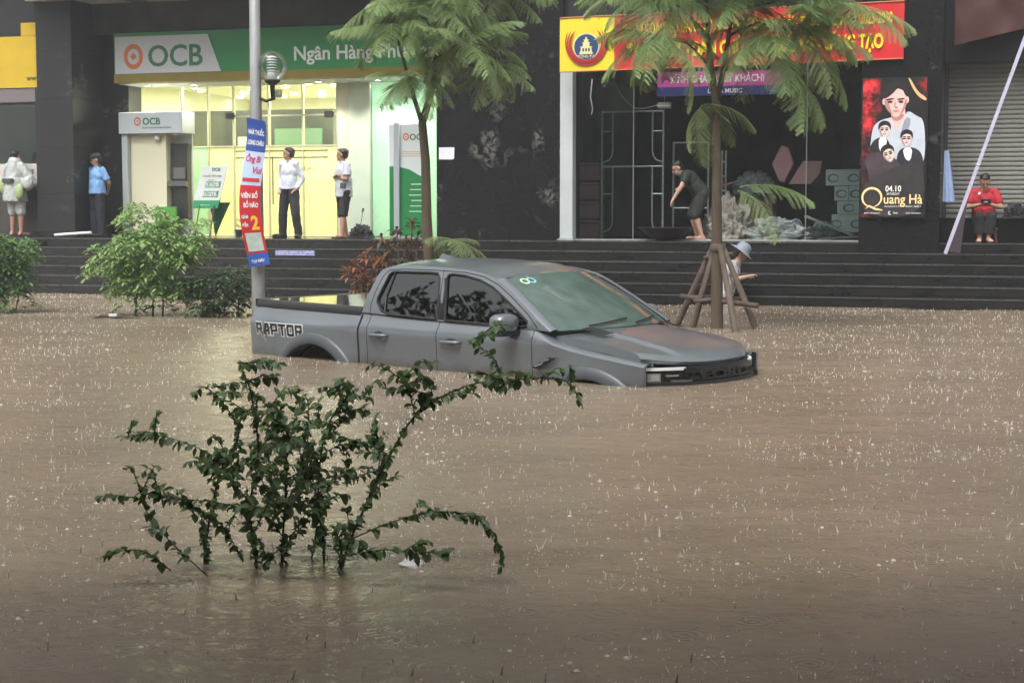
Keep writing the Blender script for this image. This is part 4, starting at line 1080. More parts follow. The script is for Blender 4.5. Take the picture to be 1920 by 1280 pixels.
def bed_top(x):
    zt_ = ztop(x); w0 = side_w(x, zt_)
    return [(w0 - 0.012, zt_ + 0.010), (w0 - 0.03, zt_ + 0.016), (w0 - 0.10, zt_ + 0.016)]
def door_top(x):
    zt_ = ztop(x); w0 = side_w(x, zt_)
    return [(w0 - 0.012, zt_ + 0.004), (w0 - 0.05, zt_ + 0.004)]
for sg in (1, -1):
    side_panel('front_fender', 0.37, 1.522, sg, fender_top)
    side_panel('door', 1.530, 2.664, sg, door_top)
    side_panel('door', 2.672, 3.575, sg, door_top)
    side_panel('cab_corner', 3.583, 3.685, sg, door_top)
    bs_ = side_panel('bed_side', 3.712, 5.36, sg, bed_top)
    # wheel arch flares with a lip
    for (cx, cz, r) in (ARF, ARR):
        rows = []
        for k in range(37):
            a = R(-10 + 200 * k / 36)
            ca, sa = math.cos(a), math.sin(a)
            ring = []
            for dr, dw in ((0.098, -0.012), (0.094, 0.022), (0.080, 0.034), (0.04, 0.050), (0.005, 0.056), (-0.012, 0.050), (-0.018, 0.025), (-0.018, -0.12)):
                x, z = cx + (r + dr) * ca, cz + (r + dr) * sa
                ring.append(V(x, sg * (interp(WK, min(z, 1.2)) + dw - (0.16 * max(0, 1.0 - x) ** 2)), z))
            rows.append(ring)
        fl = MB().grid(rows).build('wheel_arch_flare', mat('truck_flare', (0.085, 0.098, 0.11), 0.4, metal=0.2), truck); autosmooth(fl, 45)
        ln = MB(); rows = []
        for k in range(25):
            a = math.pi * k / 24
            rows.append([V(cx + (r - 0.012) * math.cos(a), sg * w_, cz + (r - 0.012) * math.sin(a)) for w_ in (0.93, 0.55)])
        ln.grid(rows).build('arch_liner', M_inner, truck)
    # wheels (drowned)
    for cx in (ARF[0], ARR[0]):
        wh = MB()
        Mx = Matrix.Translation(Vector(V(cx, sg * 0.80, 0.42))) @ Matrix.Rotation(R(90), 4, 'X')
        wh.lathe([(0.24, -0.13), (0.38, -0.14), (0.42, -0.10), (0.425, 0.0), (0.42, 0.10), (0.38, 0.14), (0.24, 0.13)], 28, M=Mx)
        wo = wh.build('wheel', M_rub, truck, True)
        MB().lathe([(0.0, 0.04), (0.10, 0.05), (0.20, 0.02), (0.24, 0.10), (0.24, -0.1), (0.0, -0.05)], 20, M=Mx).build('rim', M_blk, wo, True)
    # cab side frame (pillars and door tops) with window openings
    def wz(z): return 0.886 - 0.186 * max(0, (z - 1.40) / 0.47) ** 1.12
    outer = [(1.36, 1.368), (1.50, 1.452), (1.68, 1.565), (1.86, 1.672), (2.0, 1.748), (2.10, 1.795), (2.24, 1.833), (2.45, 1.862), (2.75, 1.880), (3.1, 1.886), (3.36, 1.880), (3.50, 1.868), (3.575, 1.842), (3.615, 1.79), (3.645, 1.70), (3.685, 1.55), (3.70, 1.435), (3.40, 1.424), (3.0, 1.410), (2.67, 1.398), (2.2, 1.388), (1.8, 1.378)]
    rwin = [(2.70, 1.418), (3.0, 1.425), (3.34, 1.437), (3.44, 1.47), (3.525, 1.545), (3.535, 1.58), (3.50, 1.70), (3.465, 1.805), (3.44, 1.828), (3.38, 1.835), (2.95, 1.838), (2.84, 1.833), (2.80, 1.79)]
    fwin = [(2.60, 1.412), (2.71, 1.79), (2.70, 1.822), (2.66, 1.832), (2.50, 1.822), (2.30, 1.788), (2.12, 1.728), (1.92, 1.622), (1.75, 1.525), (1.62, 1.445), (1.62, 1.405), (1.7, 1.396), (2.2, 1.404)]
    P3 = lambda x, z, d=0.0: V(x, sg * (wz(z) + d), z)
    bm = bmesh.new(); ed = []
    def loop(pts, d=0.0):
        vs = [bm.verts.new(P3(x, z, d)) for x, z in pts]
        for i in range(len(vs)): ed.append(bm.edges.new((vs[i], vs[(i + 1) % len(vs)])))
    loop(outer); loop(rwin); loop(fwin)
    bmesh.ops.triangle_fill(bm, edges=ed, use_beauty=True)
    bmesh.ops.recalc_face_normals(bm, faces=bm.faces)
    me = bpy.data.meshes.new('cab_frame'); bm.to_mesh(me); bm.free(); me.materials.append(M_paint)
    cf = link('cab_frame', me, truck)
    sm = cf.modifiers.new('s', 'SOLIDIFY'); sm.thickness = 0.05; sm.offset = 0.0
    evaluated(cf)
    def outline(pts, name, m, rad, d):
        q = [P3(x, z, d) for x, z in pts]
        MB().tube(q + [q[0]], rad, 6, False).build(name, m, truck, True)
    outline(rwin, 'window_seal', M_rub, 0.012, 0.024); outline(fwin, 'window_seal', M_rub, 0.012, 0.024)
    # shut line of the doors on the frame, above the belt
    MB().tube([P3(x, z, 0.0255) for x, z in ((2.665, 1.40), (2.74, 1.66), (2.77, 1.845), (2.775, 1.873))], 0.004, 5).build('shut_line', M_rub, truck)
    MB().tube([P3(x, z, 0.0255) for x, z in ((1.50, 1.40), (1.62, 1.50), (1.84, 1.635), (2.06, 1.752), (2.26, 1.818), (2.5, 1.85), (2.9, 1.862), (3.3, 1.862), (3.48, 1.848), (3.54, 1.79), (3.585, 1.64), (3.60, 1.52), (3.585, 1.44))], 0.005, 5).build('shut_line', M_rub, truck)
    # dark pillar trim between the windows, panes
    MB().add([P3(2.615, 1.415, 0.027), P3(2.69, 1.42, 0.027), P3(2.79, 1.80, 0.027), P3(2.825, 1.838, 0.027), P3(2.68, 1.836, 0.027), P3(2.715, 1.79, 0.027)], [(0, 1, 2, 5), (5, 2, 3, 4)]).build('pillar_trim', M_blkg, truck)
    for pts in (rwin, fwin):
        n = len(pts)
        MB().add([P3(x, z, 0.012) for x, z in pts], [tuple(range(n))]).build('side_window', M_tint, truck)
    MB().tube([P3(2.70, 1.42, 0.016) , P3(3.30, 1.44, 0.016)], 0.006, 5).build('belt_strip', M_rub, truck)
    MB().tube([P3(x, z, 0.020) for x, z in ((3.40, 1.45), (3.43, 1.60), (3.40, 1.83))], 0.007, 5).build('quarter_bar', M_blk, truck)
    # A pillar, front face
    ap = [(1.36, 1.368), (1.50, 1.452), (1.68, 1.565), (1.86, 1.672), (2.0, 1.748), (2.10, 1.795)]
    rows = []
    for x, z in ap:
        rows.append([P3(x, z, 0.024), P3(x - 0.012, z + 0.012, 0.008), V(x - 0.035, sg * (wz(z) - 0.045), z + 0.022), V(x - 0.03, sg * (wz(z) - 0.075), z + 0.014)])
    autosmooth(MB().grid(rows).build('windscreen_pillar', M_paint, truck), 50)
    # door handles
    for hx, hz in ((3.42, 1.240), (2.49, 1.222)):
        h = MB().tube([V(hx - 0.13, sg * 0.965, hz), V(hx - 0.10, sg * 0.995, hz + 0.002), V(hx + 0.08, sg * 0.995, hz + 0.002), V(hx + 0.11, sg * 0.965, hz)], [0.014, 0.017, 0.017, 0.014], 8).build('door_handle', M_paint, truck, True)
        MB().ball(V(hx - 0.01, sg * 0.952, hz + 0.006), (0.085, 0.014, 0.036), 14, 8).build('handle_recess', M_blk, h, True)
    # mirror
    mc = V(1.76, sg * 1.055, 1.425)
    mh = MB()
    rows = []
    for i, (dx, sy, sz) in enumerate(((-0.085, 0.55, 0.55), (-0.075, 0.85, 0.85), (-0.04, 0.98, 0.98), (0.03, 1.0, 1.0), (0.055, 0.95, 0.93))):
        rg = []
        for k in range(21):
            a = 2 * math.pi * k / 20
            cx_, sx_ = math.cos(a), math.sin(a)
            e = 0.62
            rg.append((mc[0] + dx, mc[1] + sg * 0.135 * sy * math.copysign(abs(cx_) ** e, cx_), mc[2] + 0.092 * sz * math.copysign(abs(sx_) ** e, sx_)))
        rows.append(rg)
    rows = [[(mc[0] - 0.09, mc[1], mc[2])] * 21] + rows + [[(mc[0] + 0.04, mc[1], mc[2])] * 21]
    mo = mh.grid(rows).build('wing_mirror', M_paint, truck); autosmooth(mo, 50)
    MB().box(mc[0] - 0.083, mc[0] + 0.05, mc[1] - 0.128, mc[1] + 0.128, mc[2] - 0.10, mc[2] - 0.045).build('lower_shell', M_blkg, mo)
    MB().tube([(mc[0] - 0.01, mc[1] - sg * 0.10, mc[2] - 0.075), (mc[0] - 0.03, sg * 0.87, mc[2] - 0.06)], [0.035, 0.045], 8).build('mirror_arm', M_blk, mo)
    # vent badge behind the front wheel
    vb = MB().poly([V(1.50, sg * 0.972, 1.06), V(1.30, sg * 0.985, 1.155), V(1.22, sg * 0.985, 1.155), V(1.42, sg * 0.972, 1.04)], (0, sg * 0.012, 0)).build('fender_vent', M_blkg, truck)
    MB().tube([V(1.46, sg * 0.99, 1.068), V(1.37, sg * 0.999, 1.10), V(1.36, sg * 0.999, 1.12), V(1.29, sg * 1.003, 1.142)], 0.006, 5).build('vent_blade', M_chr, vb)
    # bed rail cap
    rr = []
    for k in range(13):
        x = 3.725 + (5.33 - 3.725) * k / 12; z1 = 1.490 + 0.024 * k / 12; z0 = z1 - 0.072; e = 0.35 * max(0, x - 4.9) ** 2
        rr.append([V(x, sg * (0.885 - e), z0), V(x, sg * (0.888 - e), z0 + 0.012), V(x, sg * (0.872 - e), z1 - 0.016), V(x, sg * (0.858 - e), z1 - 0.002), V(x, sg * (0.80 - e), z1), V(x, sg * (0.79 - e), z1 - 0.03)])
    autosmooth(MB().grid(rr).build('bed_rail', M_blk, truck), 40)
    MB().tube([V(3.73, sg * 0.891, 1.421), V(5.0, sg * 0.886, 1.441), V(5.33, sg * 0.832, 1.445)], 0.006, 5).build('rail_seal', M_rub, truck)
    # rear lamp wrapping the corner
    rl = []
    for i, (x, dw) in enumerate(((5.13, 0.004), (5.235, 0.004), (5.32, 0.006), (5.39, -0.01), (5.42, -0.10))):
        rl.append([V(x, sg * (0.895 - 0.25 * max(0, x - 5.15) + dw + 0.004), z) for z in (0.985, 1.0, 1.08, 1.16, 1.24, 1.335, 1.35)])
    tl = autosmooth(MB().grid(rl[1:]).build('tail_light', mat('tail_dark_red', (0.06, 0.012, 0.014), 0.12, var=0.3, vscale=9), truck), 60)
    MB().grid([[(p[0] + 0.0015, p[1] + sg * 0.003, p[2]) for p in r[4:]] for r in rl[2:]]).build('reflector', mat('tail_pink', (0.30, 0.09, 0.09), 0.15), tl, True)

# decal on the bed side: block letters built from slanted strokes, a white rim under black
txtw = mat('decal_white', (0.62, 0.63, 0.64), 0.4); txtb = mat('decal_black', (0.012, 0.012, 0.013), 0.5)
rc = lambda a, b, c, d_: [(a, b), (c, b), (c, d_), (a, d_)]
GL = {'R': [rc(0, 0.05, 0.26, 1), rc(0, 0.78, 0.96, 1), rc(0.72, 0.40, 1, 0.98), rc(0.26, 0.36, 0.98, 0.56), [(0.42, 0.44), (0.76, 0.44), (1.06, -0.02), (1.28, -0.52), (0.80, -0.02)]],
      'A': [[(0, 0), (0.28, 0), (0.66, 1), (0.36, 1)], rc(0.70, 0, 0.98, 1), rc(0.38, 0.78, 0.98, 1), rc(0.26, 0.26, 0.9, 0.46)],
      'P': [rc(0, 0, 0.26, 1), rc(0, 0.78, 0.96, 1), rc(0.72, 0.36, 1, 0.98), rc(0.26, 0.30, 0.98, 0.50)],
      'T': [rc(-0.06, 0.78, 1.0, 1), rc(0.34, 0, 0.62, 1)], 'O': [rc(0, 0.04, 0.26, 0.96), rc(0.74, 0.04, 1, 0.96), rc(0.05, 0.78, 0.95, 1), rc(0.05, 0, 0.95, 0.22)]}
for nm, m_, off, grow in (('decal_outline', txtw, 0.003, 0.011), ('decal_lettering', txtb, 0.006, 0.0)):
    dm = MB(); px = 0.0
    for ch in 'RAPTOR':
        for q in GL[ch]:
            cx_ = sum(p[0] for p in q) / len(q); cz_ = sum(p[1] for p in q) / len(q)
            vs = []
            for (a, b_) in q:
                X_ = px + a * 0.108 - 0.02 * b_; Z_ = b_ * 0.118
                X_ += math.copysign(grow, a - cx_); Z_ += math.copysign(grow, b_ - cz_)
                xx, zz = 5.205 - X_, 1.165 + Z_
                vs.append(V(xx, side_w(xx, zz) + off, zz))
            dm.add(vs, [tuple(range(len(vs)))])
        px += 0.127
    dm.build(nm, m_, truck, recalc=False)

# bed: floor cover, front wall, tailgate
MB().poly([V(3.70, -0.795, 1.478), V(3.70, 0.795, 1.478), V(5.31, 0.74, 1.502), V(5.31, -0.74, 1.502)], (0, 0, 0.006)).build('tonneau_cover', mat('tonneau_wet', (0.03, 0.032, 0.03), 0.05, bump=0.02, bscale=10), truck)
tg = MB(); rows = []
for i in range(13):
    w_ = -0.80 + 1.60 * i / 12
    rows.append([V(5.375 - 0.03 * (abs(w_) / 0.875) ** 4, w_, 0.62), V(5.40 - 0.03 * (abs(w_) / 0.875) ** 4, w_, 1.0), V(5.40 - 0.03 * (abs(w_) / 0.875) ** 4, w_, 1.40), V(5.39 - 0.03 * (abs(w_) / 0.875) ** 4, w_, 1.49), V(5.375, w_, 1.510), V(5.315, w_, 1.512), V(5.315, w_, 1.40)])
autosmooth(tg.grid(rows).build('tailgate', M_paint, truck), 40)
MB().box(3.70 - OX, 5.33 - OX, -0.78, 0.78, 0.62, 1.398).build('bed_shell', M_inner, truck)
MB().box(1.5 - OX, 3.68 - OX, -0.84, 0.84, 0.40, 1.02).build('floor_pan', M_inner, truck)
# roof
def rail(x): return interp([(2.0, 1.752), (2.10, 1.797), (2.24, 1.836), (2.45, 1.865), (2.75, 1.883), (3.1, 1.889), (3.36, 1.883), (3.50, 1.871), (3.575, 1.845), (3.615, 1.80)], x)
rows = []
for i in range(25):
    f = i / 24
    r = []
    for j in range(21):
        u_ = -1 + 2 * j / 20
        xf = 2.105 - 0.12 * (1 - u_ * u_)
        x = xf + (3.615 + 0.05 * (1 - u_ * u_) - xf) * f
        zr = rail(max(2.10, x) if x > 2.105 else 2.10)
        w_ = (0.886 - 0.186 * ((min(zr, 1.9) - 1.40) / 0.47) ** 1.12 + 0.012) * u_
        crown = 0.062 * (1 - abs(u_) ** 2.4) * min(1, 0.55 + f * 1.8) * (1 if f < 0.93 else 1 - (f - 0.93) / 0.07 * 0.5)
        ridge = -0.008 * math.exp(-((abs(u_) - 0.86) / 0.03) ** 2)
        r.append(V(x, w_, zr + crown + ridge + 0.004))
    rows.append(r)
autosmooth(MB().grid(rows).build('roof', M_paint, truck), 50)
MB().add([V(3.30, -0.03, 1.955), V(3.52, -0.012, 1.94), V(3.52, 0.012, 1.94), V(3.30, 0.03, 1.955), V(3.48, 0, 1.995)], [(0, 1, 4), (1, 2, 4), (2, 3, 4), (3, 0, 4)]).build('roof_aerial', M_paint, truck)
# back of the cab
MB().add([V(3.69, -0.86, 1.0), V(3.69, 0.86, 1.0), V(3.69, 0.86, 1.45), V(3.69, -0.86, 1.45)], [(0, 1, 2, 3)]).build('cab_rear_wall', M_paint, truck)
MB().add([V(3.68, -0.80, 1.45), V(3.68, 0.80, 1.45), V(3.62, 0.68, 1.84), V(3.62, -0.68, 1.84)], [(0, 1, 2, 3)]).build('rear_window', M_tint, truck)
# windscreen
rows = []
def wsp(u_, v_):
    """u -1..1 across, v 0 bottom .. 1 top"""
    xb, zb_ = 1.345 - 0.20 * (1 - u_ * u_), 1.372 + 0.012 * (1 - u_ * u_)
    xt, zt_ = 2.085 - 0.12 * (1 - u_ * u_), 1.803 + 0.046 * (1 - abs(u_) ** 2.4)
    wb, wt = 0.825, 0.655
    return V(xb + (xt - xb) * v_, (wb + (wt - wb) * v_) * u_, zb_ + (zt_ - zb_) * v_ + 0.035 * math.sin(math.pi * v_) * 0.6)
for i in range(13):
    rows.append([wsp(-1 + 2 * j / 20, i / 12) for j in range(21)])
ws = MB().grid(rows).build('windscreen', M_wscr, truck, True)
def inset(u_, v_, d):
    p = Vector(wsp(u_, v_)); return p + Vector((0.045, 0, -0.08)).normalized() * d
for (u0, u1, v0, v1) in ((-1, 1, 0.0, 0.05), (-1, -0.955, 0.05, 1), (0.955, 1, 0.05, 1), (-1, 1, 0.965, 1)):
    rr = [[inset(u0 + (u1 - u0) * j / 16, v0 + (v1 - v0) * i / 6, 0.003) for j in range(17)] for i in range(7)]
    MB().grid(rr).build('frit_band', M_blk, ws)
# inspection stickers, rear view mirror and sensor housing behind the glass
for k, (u_, cc) in enumerate(((0.80, (0.50, 0.72, 0.42)), (0.70, (0.24, 0.50, 0.55)))):
    v0 = 0.885
    ringv = []; fq = []
    for q in range(20):
        a = 2 * math.pi * q / 20
        for rr in (0.048, 0.03): ringv.append(inset(u_ + rr * 1.25 * math.cos(a), v0 + rr * 1.25 * math.sin(a), -0.003))
    for q in range(20):
        j = (q + 1) % 20; fq.append((2 * q, 2 * j, 2 * j + 1, 2 * q + 1))
    MB().add(ringv, fq).build('inspection_sticker', mat('sticker_%d' % k, cc, 0.5), ws)
MB().poly([inset(-0.22, 0.99, 0.02), inset(0.22, 0.99, 0.02), inset(0.13, 0.80, 0.03), inset(-0.13, 0.80, 0.03)], (0.02, 0, -0.04)).build('mirror_housing', M_inner, ws)
MB().ball(tuple(inset(0, 0.76, 0.10)), (0.03, 0.13, 0.04), 12, 8).build('interior_mirror', M_inner, truck, True)
# interior
MB().cbox(1.42 - OX, 1.85 - OX, -0.74, 0.74, 1.02, 1.33, b=0.05).build('dashboard', M_inner, truck)
for y in (0.38, -0.38):
    se = MB().cbox(2.40 - OX, 2.56 - OX, y - 0.24, y + 0.24, 1.0, 1.52, b=0.05).build('seat', mat('seat_dark', (0.03, 0.03, 0.032), 0.7), truck)
    MB().cbox(2.44 - OX, 2.55 - OX, y - 0.13, y + 0.13, 1.54, 1.70, b=0.04).build('headrest', mat('seat_dark', (0.03, 0.03, 0.032), 0.7), se)
MB().cbox(3.30 - OX, 3.45 - OX, -0.66, 0.66, 1.0, 1.55, b=0.05).build('rear_seat', mat('seat_dark', (0.03, 0.03, 0.032), 0.7), truck)
swp = []
for k in range(21):
    a = 2 * math.pi * k / 20
    swp.append((1.93 - OX + 0.06 * math.sin(a), 0.38 + 0.18 * math.cos(a), 1.30 + 0.16 * math.sin(a)))
MB().tube(swp, 0.016, 6, False).build('steering_wheel', M_inner, truck)
# bonnet
def hood_front(w_): return 0.17 + 0.34 * (abs(w_) / 0.87) ** 2.6
rows = []
for i in range(25):
    f = i / 24
    r = []
    for j in range(65):
        u_ = -1 + 2 * j / 64
        wr, wf = 0.815, 0.80
        w_ = (wr + (wf - wr) * f) * u_
        xr = 1.36 - 0.21 * (1 - u_ * u_); xf = hood_front(w_) + 0.02
        x = xr + (xf - xr) * f
        zc = interp([(0.0, 1.146), (0.08, 1.164), (0.2, 1.192), (0.4, 1.240), (0.7, 1.300), (1.0, 1.346), (1.25, 1.368), (1.4, 1.373)], x - 0.10)
        edge = -0.040 * abs(u_) ** 3.0 * (1 - 0.65 * f)
        dome = 0.026 / (1 + math.exp((abs(w_) - 0.47) / 0.013)) * min(1, (1 - f) * 5 + 0.12)
        lip = -0.035 * max(0, (f - 0.9) / 0.1) ** 2
        r.append(V(x, w_, zc + edge + dome + lip))
    rows.append(r)
# side skirts of the bonnet and a turned-down nose edge
rows = [[(r[0][0], r[0][1] - 0.004, r[0][2] - 0.085)] + r + [(r[-1][0], r[-1][1] + 0.004, r[-1][2] - 0.075)] for r in rows]
rows.append([(p[0] + 0.012, p[1], p[2] - 0.03) for p in rows[-1]])
hood = autosmooth(MB().grid(rows).build('bonnet', M_paint, truck), 42)
for sg in (1, -1):
    vnt = MB()
    for k in range(5):
        x = 0.98 + 0.05 * k
        vnt.add([V(x, sg * (0.48 + 0.0 * k), 1.352 + 0.045 * (x - 0.98) / 0.25), V(x + 0.035, sg * 0.48, 1.363 + 0.045 * (x - 0.98) / 0.25), V(x + 0.05, sg * 0.64, 1.355 + 0.045 * (x - 0.98) / 0.25), V(x + 0.02, sg * 0.64, 1.344 + 0.045 * (x - 0.98) / 0.25)], [(0, 1, 2, 3)])
    vnt.build('bonnet_vent', M_blk, hood)
# cowl and wipers
rows = [[V(1.36 - 0.21 * (1 - u_ * u_) + 0.005, 0.82 * u_, 1.362), V(1.40 - 0.20 * (1 - u_ * u_), 0.84 * u_, 1.372)] for u_ in [-1 + 2 * j / 20 for j in range(21)]]
MB().grid(rows).build('cowl', M_blk, truck)
for u0, u1, v1 in ((0.62, -0.02, 0.10), (-0.10, -0.70, 0.10)):
    wp = [inset(u0 + (u1 - u0) * k / 8, 0.025 + (v1 - 0.025) * k / 8, -0.018) for k in range(9)]
    MB().tube(wp, 0.008, 6).build('wiper', M_rub, truck)
# nose: black core, headlights, grille, bumper
def fx(w_, off=0.0): return hood_front(w_) - 0.03 + off
def band(name, m, w0, w1, z0, z1, off, parent=truck, n=14, depth=0.04, lean=0.0):
    rows = []
    for i in range(n + 1):
        w_ = w0 + (w1 - w0) * i / n
        rows.append([V(fx(w_, off + depth), w_, z0), V(fx(w_, off), w_, z0), V(fx(w_, off + lean), w_, z1), V(fx(w_, off + depth), w_, z1)])
    e0 = [rows[0]]; 
    mb_ = MB().grid(rows)
    mb_.add(rows[0], [(0, 1, 2, 3)]); mb_.add(rows[-1], [(3, 2, 1, 0)])
    return mb_.build(name, m, parent)
band('nose_core', M_blk, -0.86, 0.86, 0.45, 1.105, 0.03, n=24)
M_lampw = mat('lamp_white', (0.72, 0.73, 0.74), 0.25, emit=(0.9, 0.95, 1.0), estr=0.05)
for sg in (1, -1):
    a, b_ = (0.50, 0.85) if sg > 0 else (-0.85, -0.50)
    hl = band('headlight', M_blkg, a, b_, 0.90, 1.10, 0.005, n=10)
    band('light_bar', M_lampw, min(sg * 0.50, sg * 0.865), max(sg * 0.50, sg * 0.865), 1.082, 1.106, -0.008, hl, 10, 0.03)
    band('light_bar', M_lampw, min(sg * 0.835, sg * 0.868), max(sg * 0.835, sg * 0.868), 0.90, 1.082, -0.008, hl, 3, 0.03)
    pr = band('projector', M_chr, min(sg * 0.70, sg * 0.79), max(sg * 0.70, sg * 0.79), 0.985, 1.058, -0.004, hl, 4, 0.03)
    band('lens', mat('lens_grey', (0.32, 0.33, 0.32), 0.1), min(sg * 0.715, sg * 0.775), max(sg * 0.715, sg * 0.775), 0.997, 1.046, -0.010, hl, 4, 0.01)
    band('inner_lamp', M_chr, min(sg * 0.56, sg * 0.66), max(sg * 0.56, sg * 0.66), 1.03, 1.045, -0.004, hl, 4, 0.02)
    band('bumper_corner', M_paint, min(sg * 0.46, sg * 0.62), max(sg * 0.46, sg * 0.62), 0.975, 1.0, -0.03, truck, 5, 0.08)
gr = band('grille', M_blk, -0.50, 0.50, 0.80, 1.10, 0.0, n=16)
for k in range(13):
    w_ = -0.46 + 0.92 * k / 12
    for (z0, z1, sh_) in ((0.96, 1.0, 0.02), (1.0, 1.04, -0.02), (1.04, 1.08, 0.02)):
        MB().tube([V(fx(w_, -0.012), w_ - sh_, z0), V(fx(w_, -0.012), w_ + sh_, z1)], 0.006, 5).build('mesh_bar', M_blk, gr)
band('grille_bar', M_blkg, -0.52, 0.52, 1.055, 1.098, -0.025, gr, 16, 0.05)
band('grille_bar', M_blk, -0.50, 0.50, 0.995, 1.015, -0.03, gr, 16, 0.05)
lt = text('grille_lettering', 'FORD', 0.105, M_blk, gr, (0, 0, 0), extrude=0.004, bold=0.003, width=0.70)
me = lt.data; lt.rotation_euler = (0, 0, 0)
xm = sum(v.co.x for v in me.vertices) / len(me.vertices)
for v in me.vertices:
    w_ = -(v.co.x - xm); v.co = Vector(V(fx(w_, -0.028 - v.co.z * 2), w_, 1.0 + v.co.y))
band('bumper', M_blk, -0.90, 0.90, 0.62, 0.985, -0.07, truck, 24, 0.22, 0.03)
for sg in (1, -1): band('bumper_horn', M_blk, min(sg * 0.62, sg * 0.92), max(sg * 0.62, sg * 0.92), 0.70, 1.0 if sg < 0 else 0.93, -0.075, truck, 6, 0.15)
# ------------------------------------------------------------------ vegetation
def leafmat(name, c, c2, rough=0.4, tl=0.25, vs=3.0):
    if name in MATS: return MATS[name]
    m = mat(name, c, rough, color2=c2, vscale=vs, spec=0.5)
    nt = m.node_tree; b = nt.nodes['Principled BSDF']
    out = [n for n in nt.nodes if n.type == 'OUTPUT_MATERIAL'][0]
    t = nt.nodes.new('ShaderNodeBsdfTranslucent')
    nt.links.new(b.inputs['Base Color'].links[0].from_socket, t.inputs[0])
    mx = nt.nodes.new('ShaderNodeMixShader'); mx.inputs[0].default_value = tl
    nt.links.new(b.outputs[0], mx.inputs[1]); nt.links.new(t.outputs[0], mx.inputs[2])
    nt.links.new(mx.outputs[0], out.inputs['Surface'])
    return m
M_bark = mat('bark', (0.065, 0.048, 0.03), 0.85, color2=(0.115, 0.088, 0.055), vscale=14, stretch=(1, 1, 0.25), bump=0.5, bscale=40)
M_feather = leafmat('feathery_leaf', (0.165, 0.26, 0.085), (0.29, 0.40, 0.155), 0.45, 0.4, 2.0)
M_feather2 = leafmat('feathery_leaf_pale', (0.20, 0.29, 0.105), (0.35, 0.45, 0.20), 0.45, 0.4, 2.0)

def frond_mesh(name, seed, m, droop=0.5, wide=0.31, npin=18, nl=20):
    rnd = random.Random(seed)
    mb = MB()
    axis = lambda f: Vector((f * (1 - 0.18 * droop * f * f), 0.05 * math.sin(3 * f + seed), 0.10 * f - droop * 0.62 * f * f))
    mb.tube([axis(k / 10) for k in range(11)], [0.008 - 0.006 * k / 10 for k in range(11)], 4)
    for i in range(npin):
        f = 0.10 + 0.90 * i / (npin - 1)
        base = axis(f); tang = (axis(min(1, f + 0.02)) - axis(f - 0.02)).normalized()
        L = wide * (math.sin(math.pi * (0.16 + 0.78 * f)) ** 0.8) * rnd.uniform(0.85, 1.1)
        for sg in (-1, 1):
            side = Vector((0, sg, 0))
            out = (side * 0.80 + tang * rnd.uniform(0.45, 0.7) + Vector((0, 0, rnd.uniform(-0.25, 0.05)))).normalized()
            dz = rnd.uniform(0.25, 0.65)
            pt = lambda g: base + out * (L * g) + Vector((0, 0, -dz * L * g * g))
            prev = pt(0)
            nrm = out.cross(tang).normalized()
            for k in range(nl):
                g = 0.06 + 0.94 * k / (nl - 1)
                p = pt(g); d = (pt(min(1, g + 0.03)) - pt(g - 0.03)).normalized()
                s2 = d.cross(Vector((0, 0, 1)))
                s2 = s2.normalized() if s2.length > 1e-3 else tang
                ll = 0.031 * (1 - 0.45 * g) * rnd.uniform(0.8, 1.15)
                for sl in (-1, 1):
                    tip = p + s2 * sl * ll + d * ll * 0.45 + Vector((0, 0, -ll * rnd.uniform(0.1, 0.55)))
                    wv = d * 0.0031
                    mb.add([p - wv, p + wv, tip + wv * 0.5, tip - wv * 0.6], [(0, 1, 2, 3)])
            mb.add([pt(0) - tang * 0.0018, pt(0) + tang * 0.0018, pt(0.55) + tang * 0.0014, pt(1), pt(0.55) - tang * 0.0014], [(0, 1, 2, 3, 4)])
    return mb.mesh(name, m)
FR = [frond_mesh('frond', 3 + k, M_feather if k % 2 else M_feather2, droop=(0.45, 0.75, 1.0, 0.6)[k]) for k in range(4)]

def put_fronds(parent, c, n, length, base_el=20, spread=25, az0=None, azw=360, rnd=random):
    for k in range(n):
        az = (az0 if az0 is not None else rnd.uniform(0, 360)) + (k + rnd.uniform(-0.3, 0.3)) * azw / n
        el = base_el + rnd.uniform(-spread, spread)
        o = link('frond', rnd.choice(FR), parent, c, (rnd.uniform(-0.35, 0.35), -R(el), R(az)))
        s_ = length * rnd.uniform(0.75, 1.15)
        o.scale = (s_, s_, s_)

def feathery_tree(label, base, trunk, limbs, rosettes, seed, extra=()):
    """trunk/limbs are polylines with radii; rosettes are (x, y, z, number, length, elevation)"""
    rnd = random.Random(seed)
    t = tag(empty('feathery_tree', base), label, 'tree', 'young feathery trees along the kerb')
    rel = lambda p: (p[0] - base[0], p[1] - base[1], p[2] - base[2])
    tr = MB().tube([rel(p[:3]) for p in trunk], [p[3] for p in trunk], 10)
    tro = tr.build('trunk', M_bark, t, True)
    for lb in limbs:
        MB().tube([rel(p[:3]) for p in lb], [p[3] for p in lb], 7).build('limb', M_bark, tro, True)
    cr = empty('crown', (0, 0, 0), 0, t)
    for (x, y, z, n, L, el) in rosettes: put_fronds(cr, rel((x, y, z)), int(n * 2.3), L, el - 4, 32, rnd=rnd)
    for (x, y, z, az, el, L, tw) in extra:
        o = link('frond', FR[rnd.randrange(4)], cr, rel((x, y, z)), (R(tw), -R(el), R(az))); o.scale = (L, L, L)
    return t
Y1 = 21.05
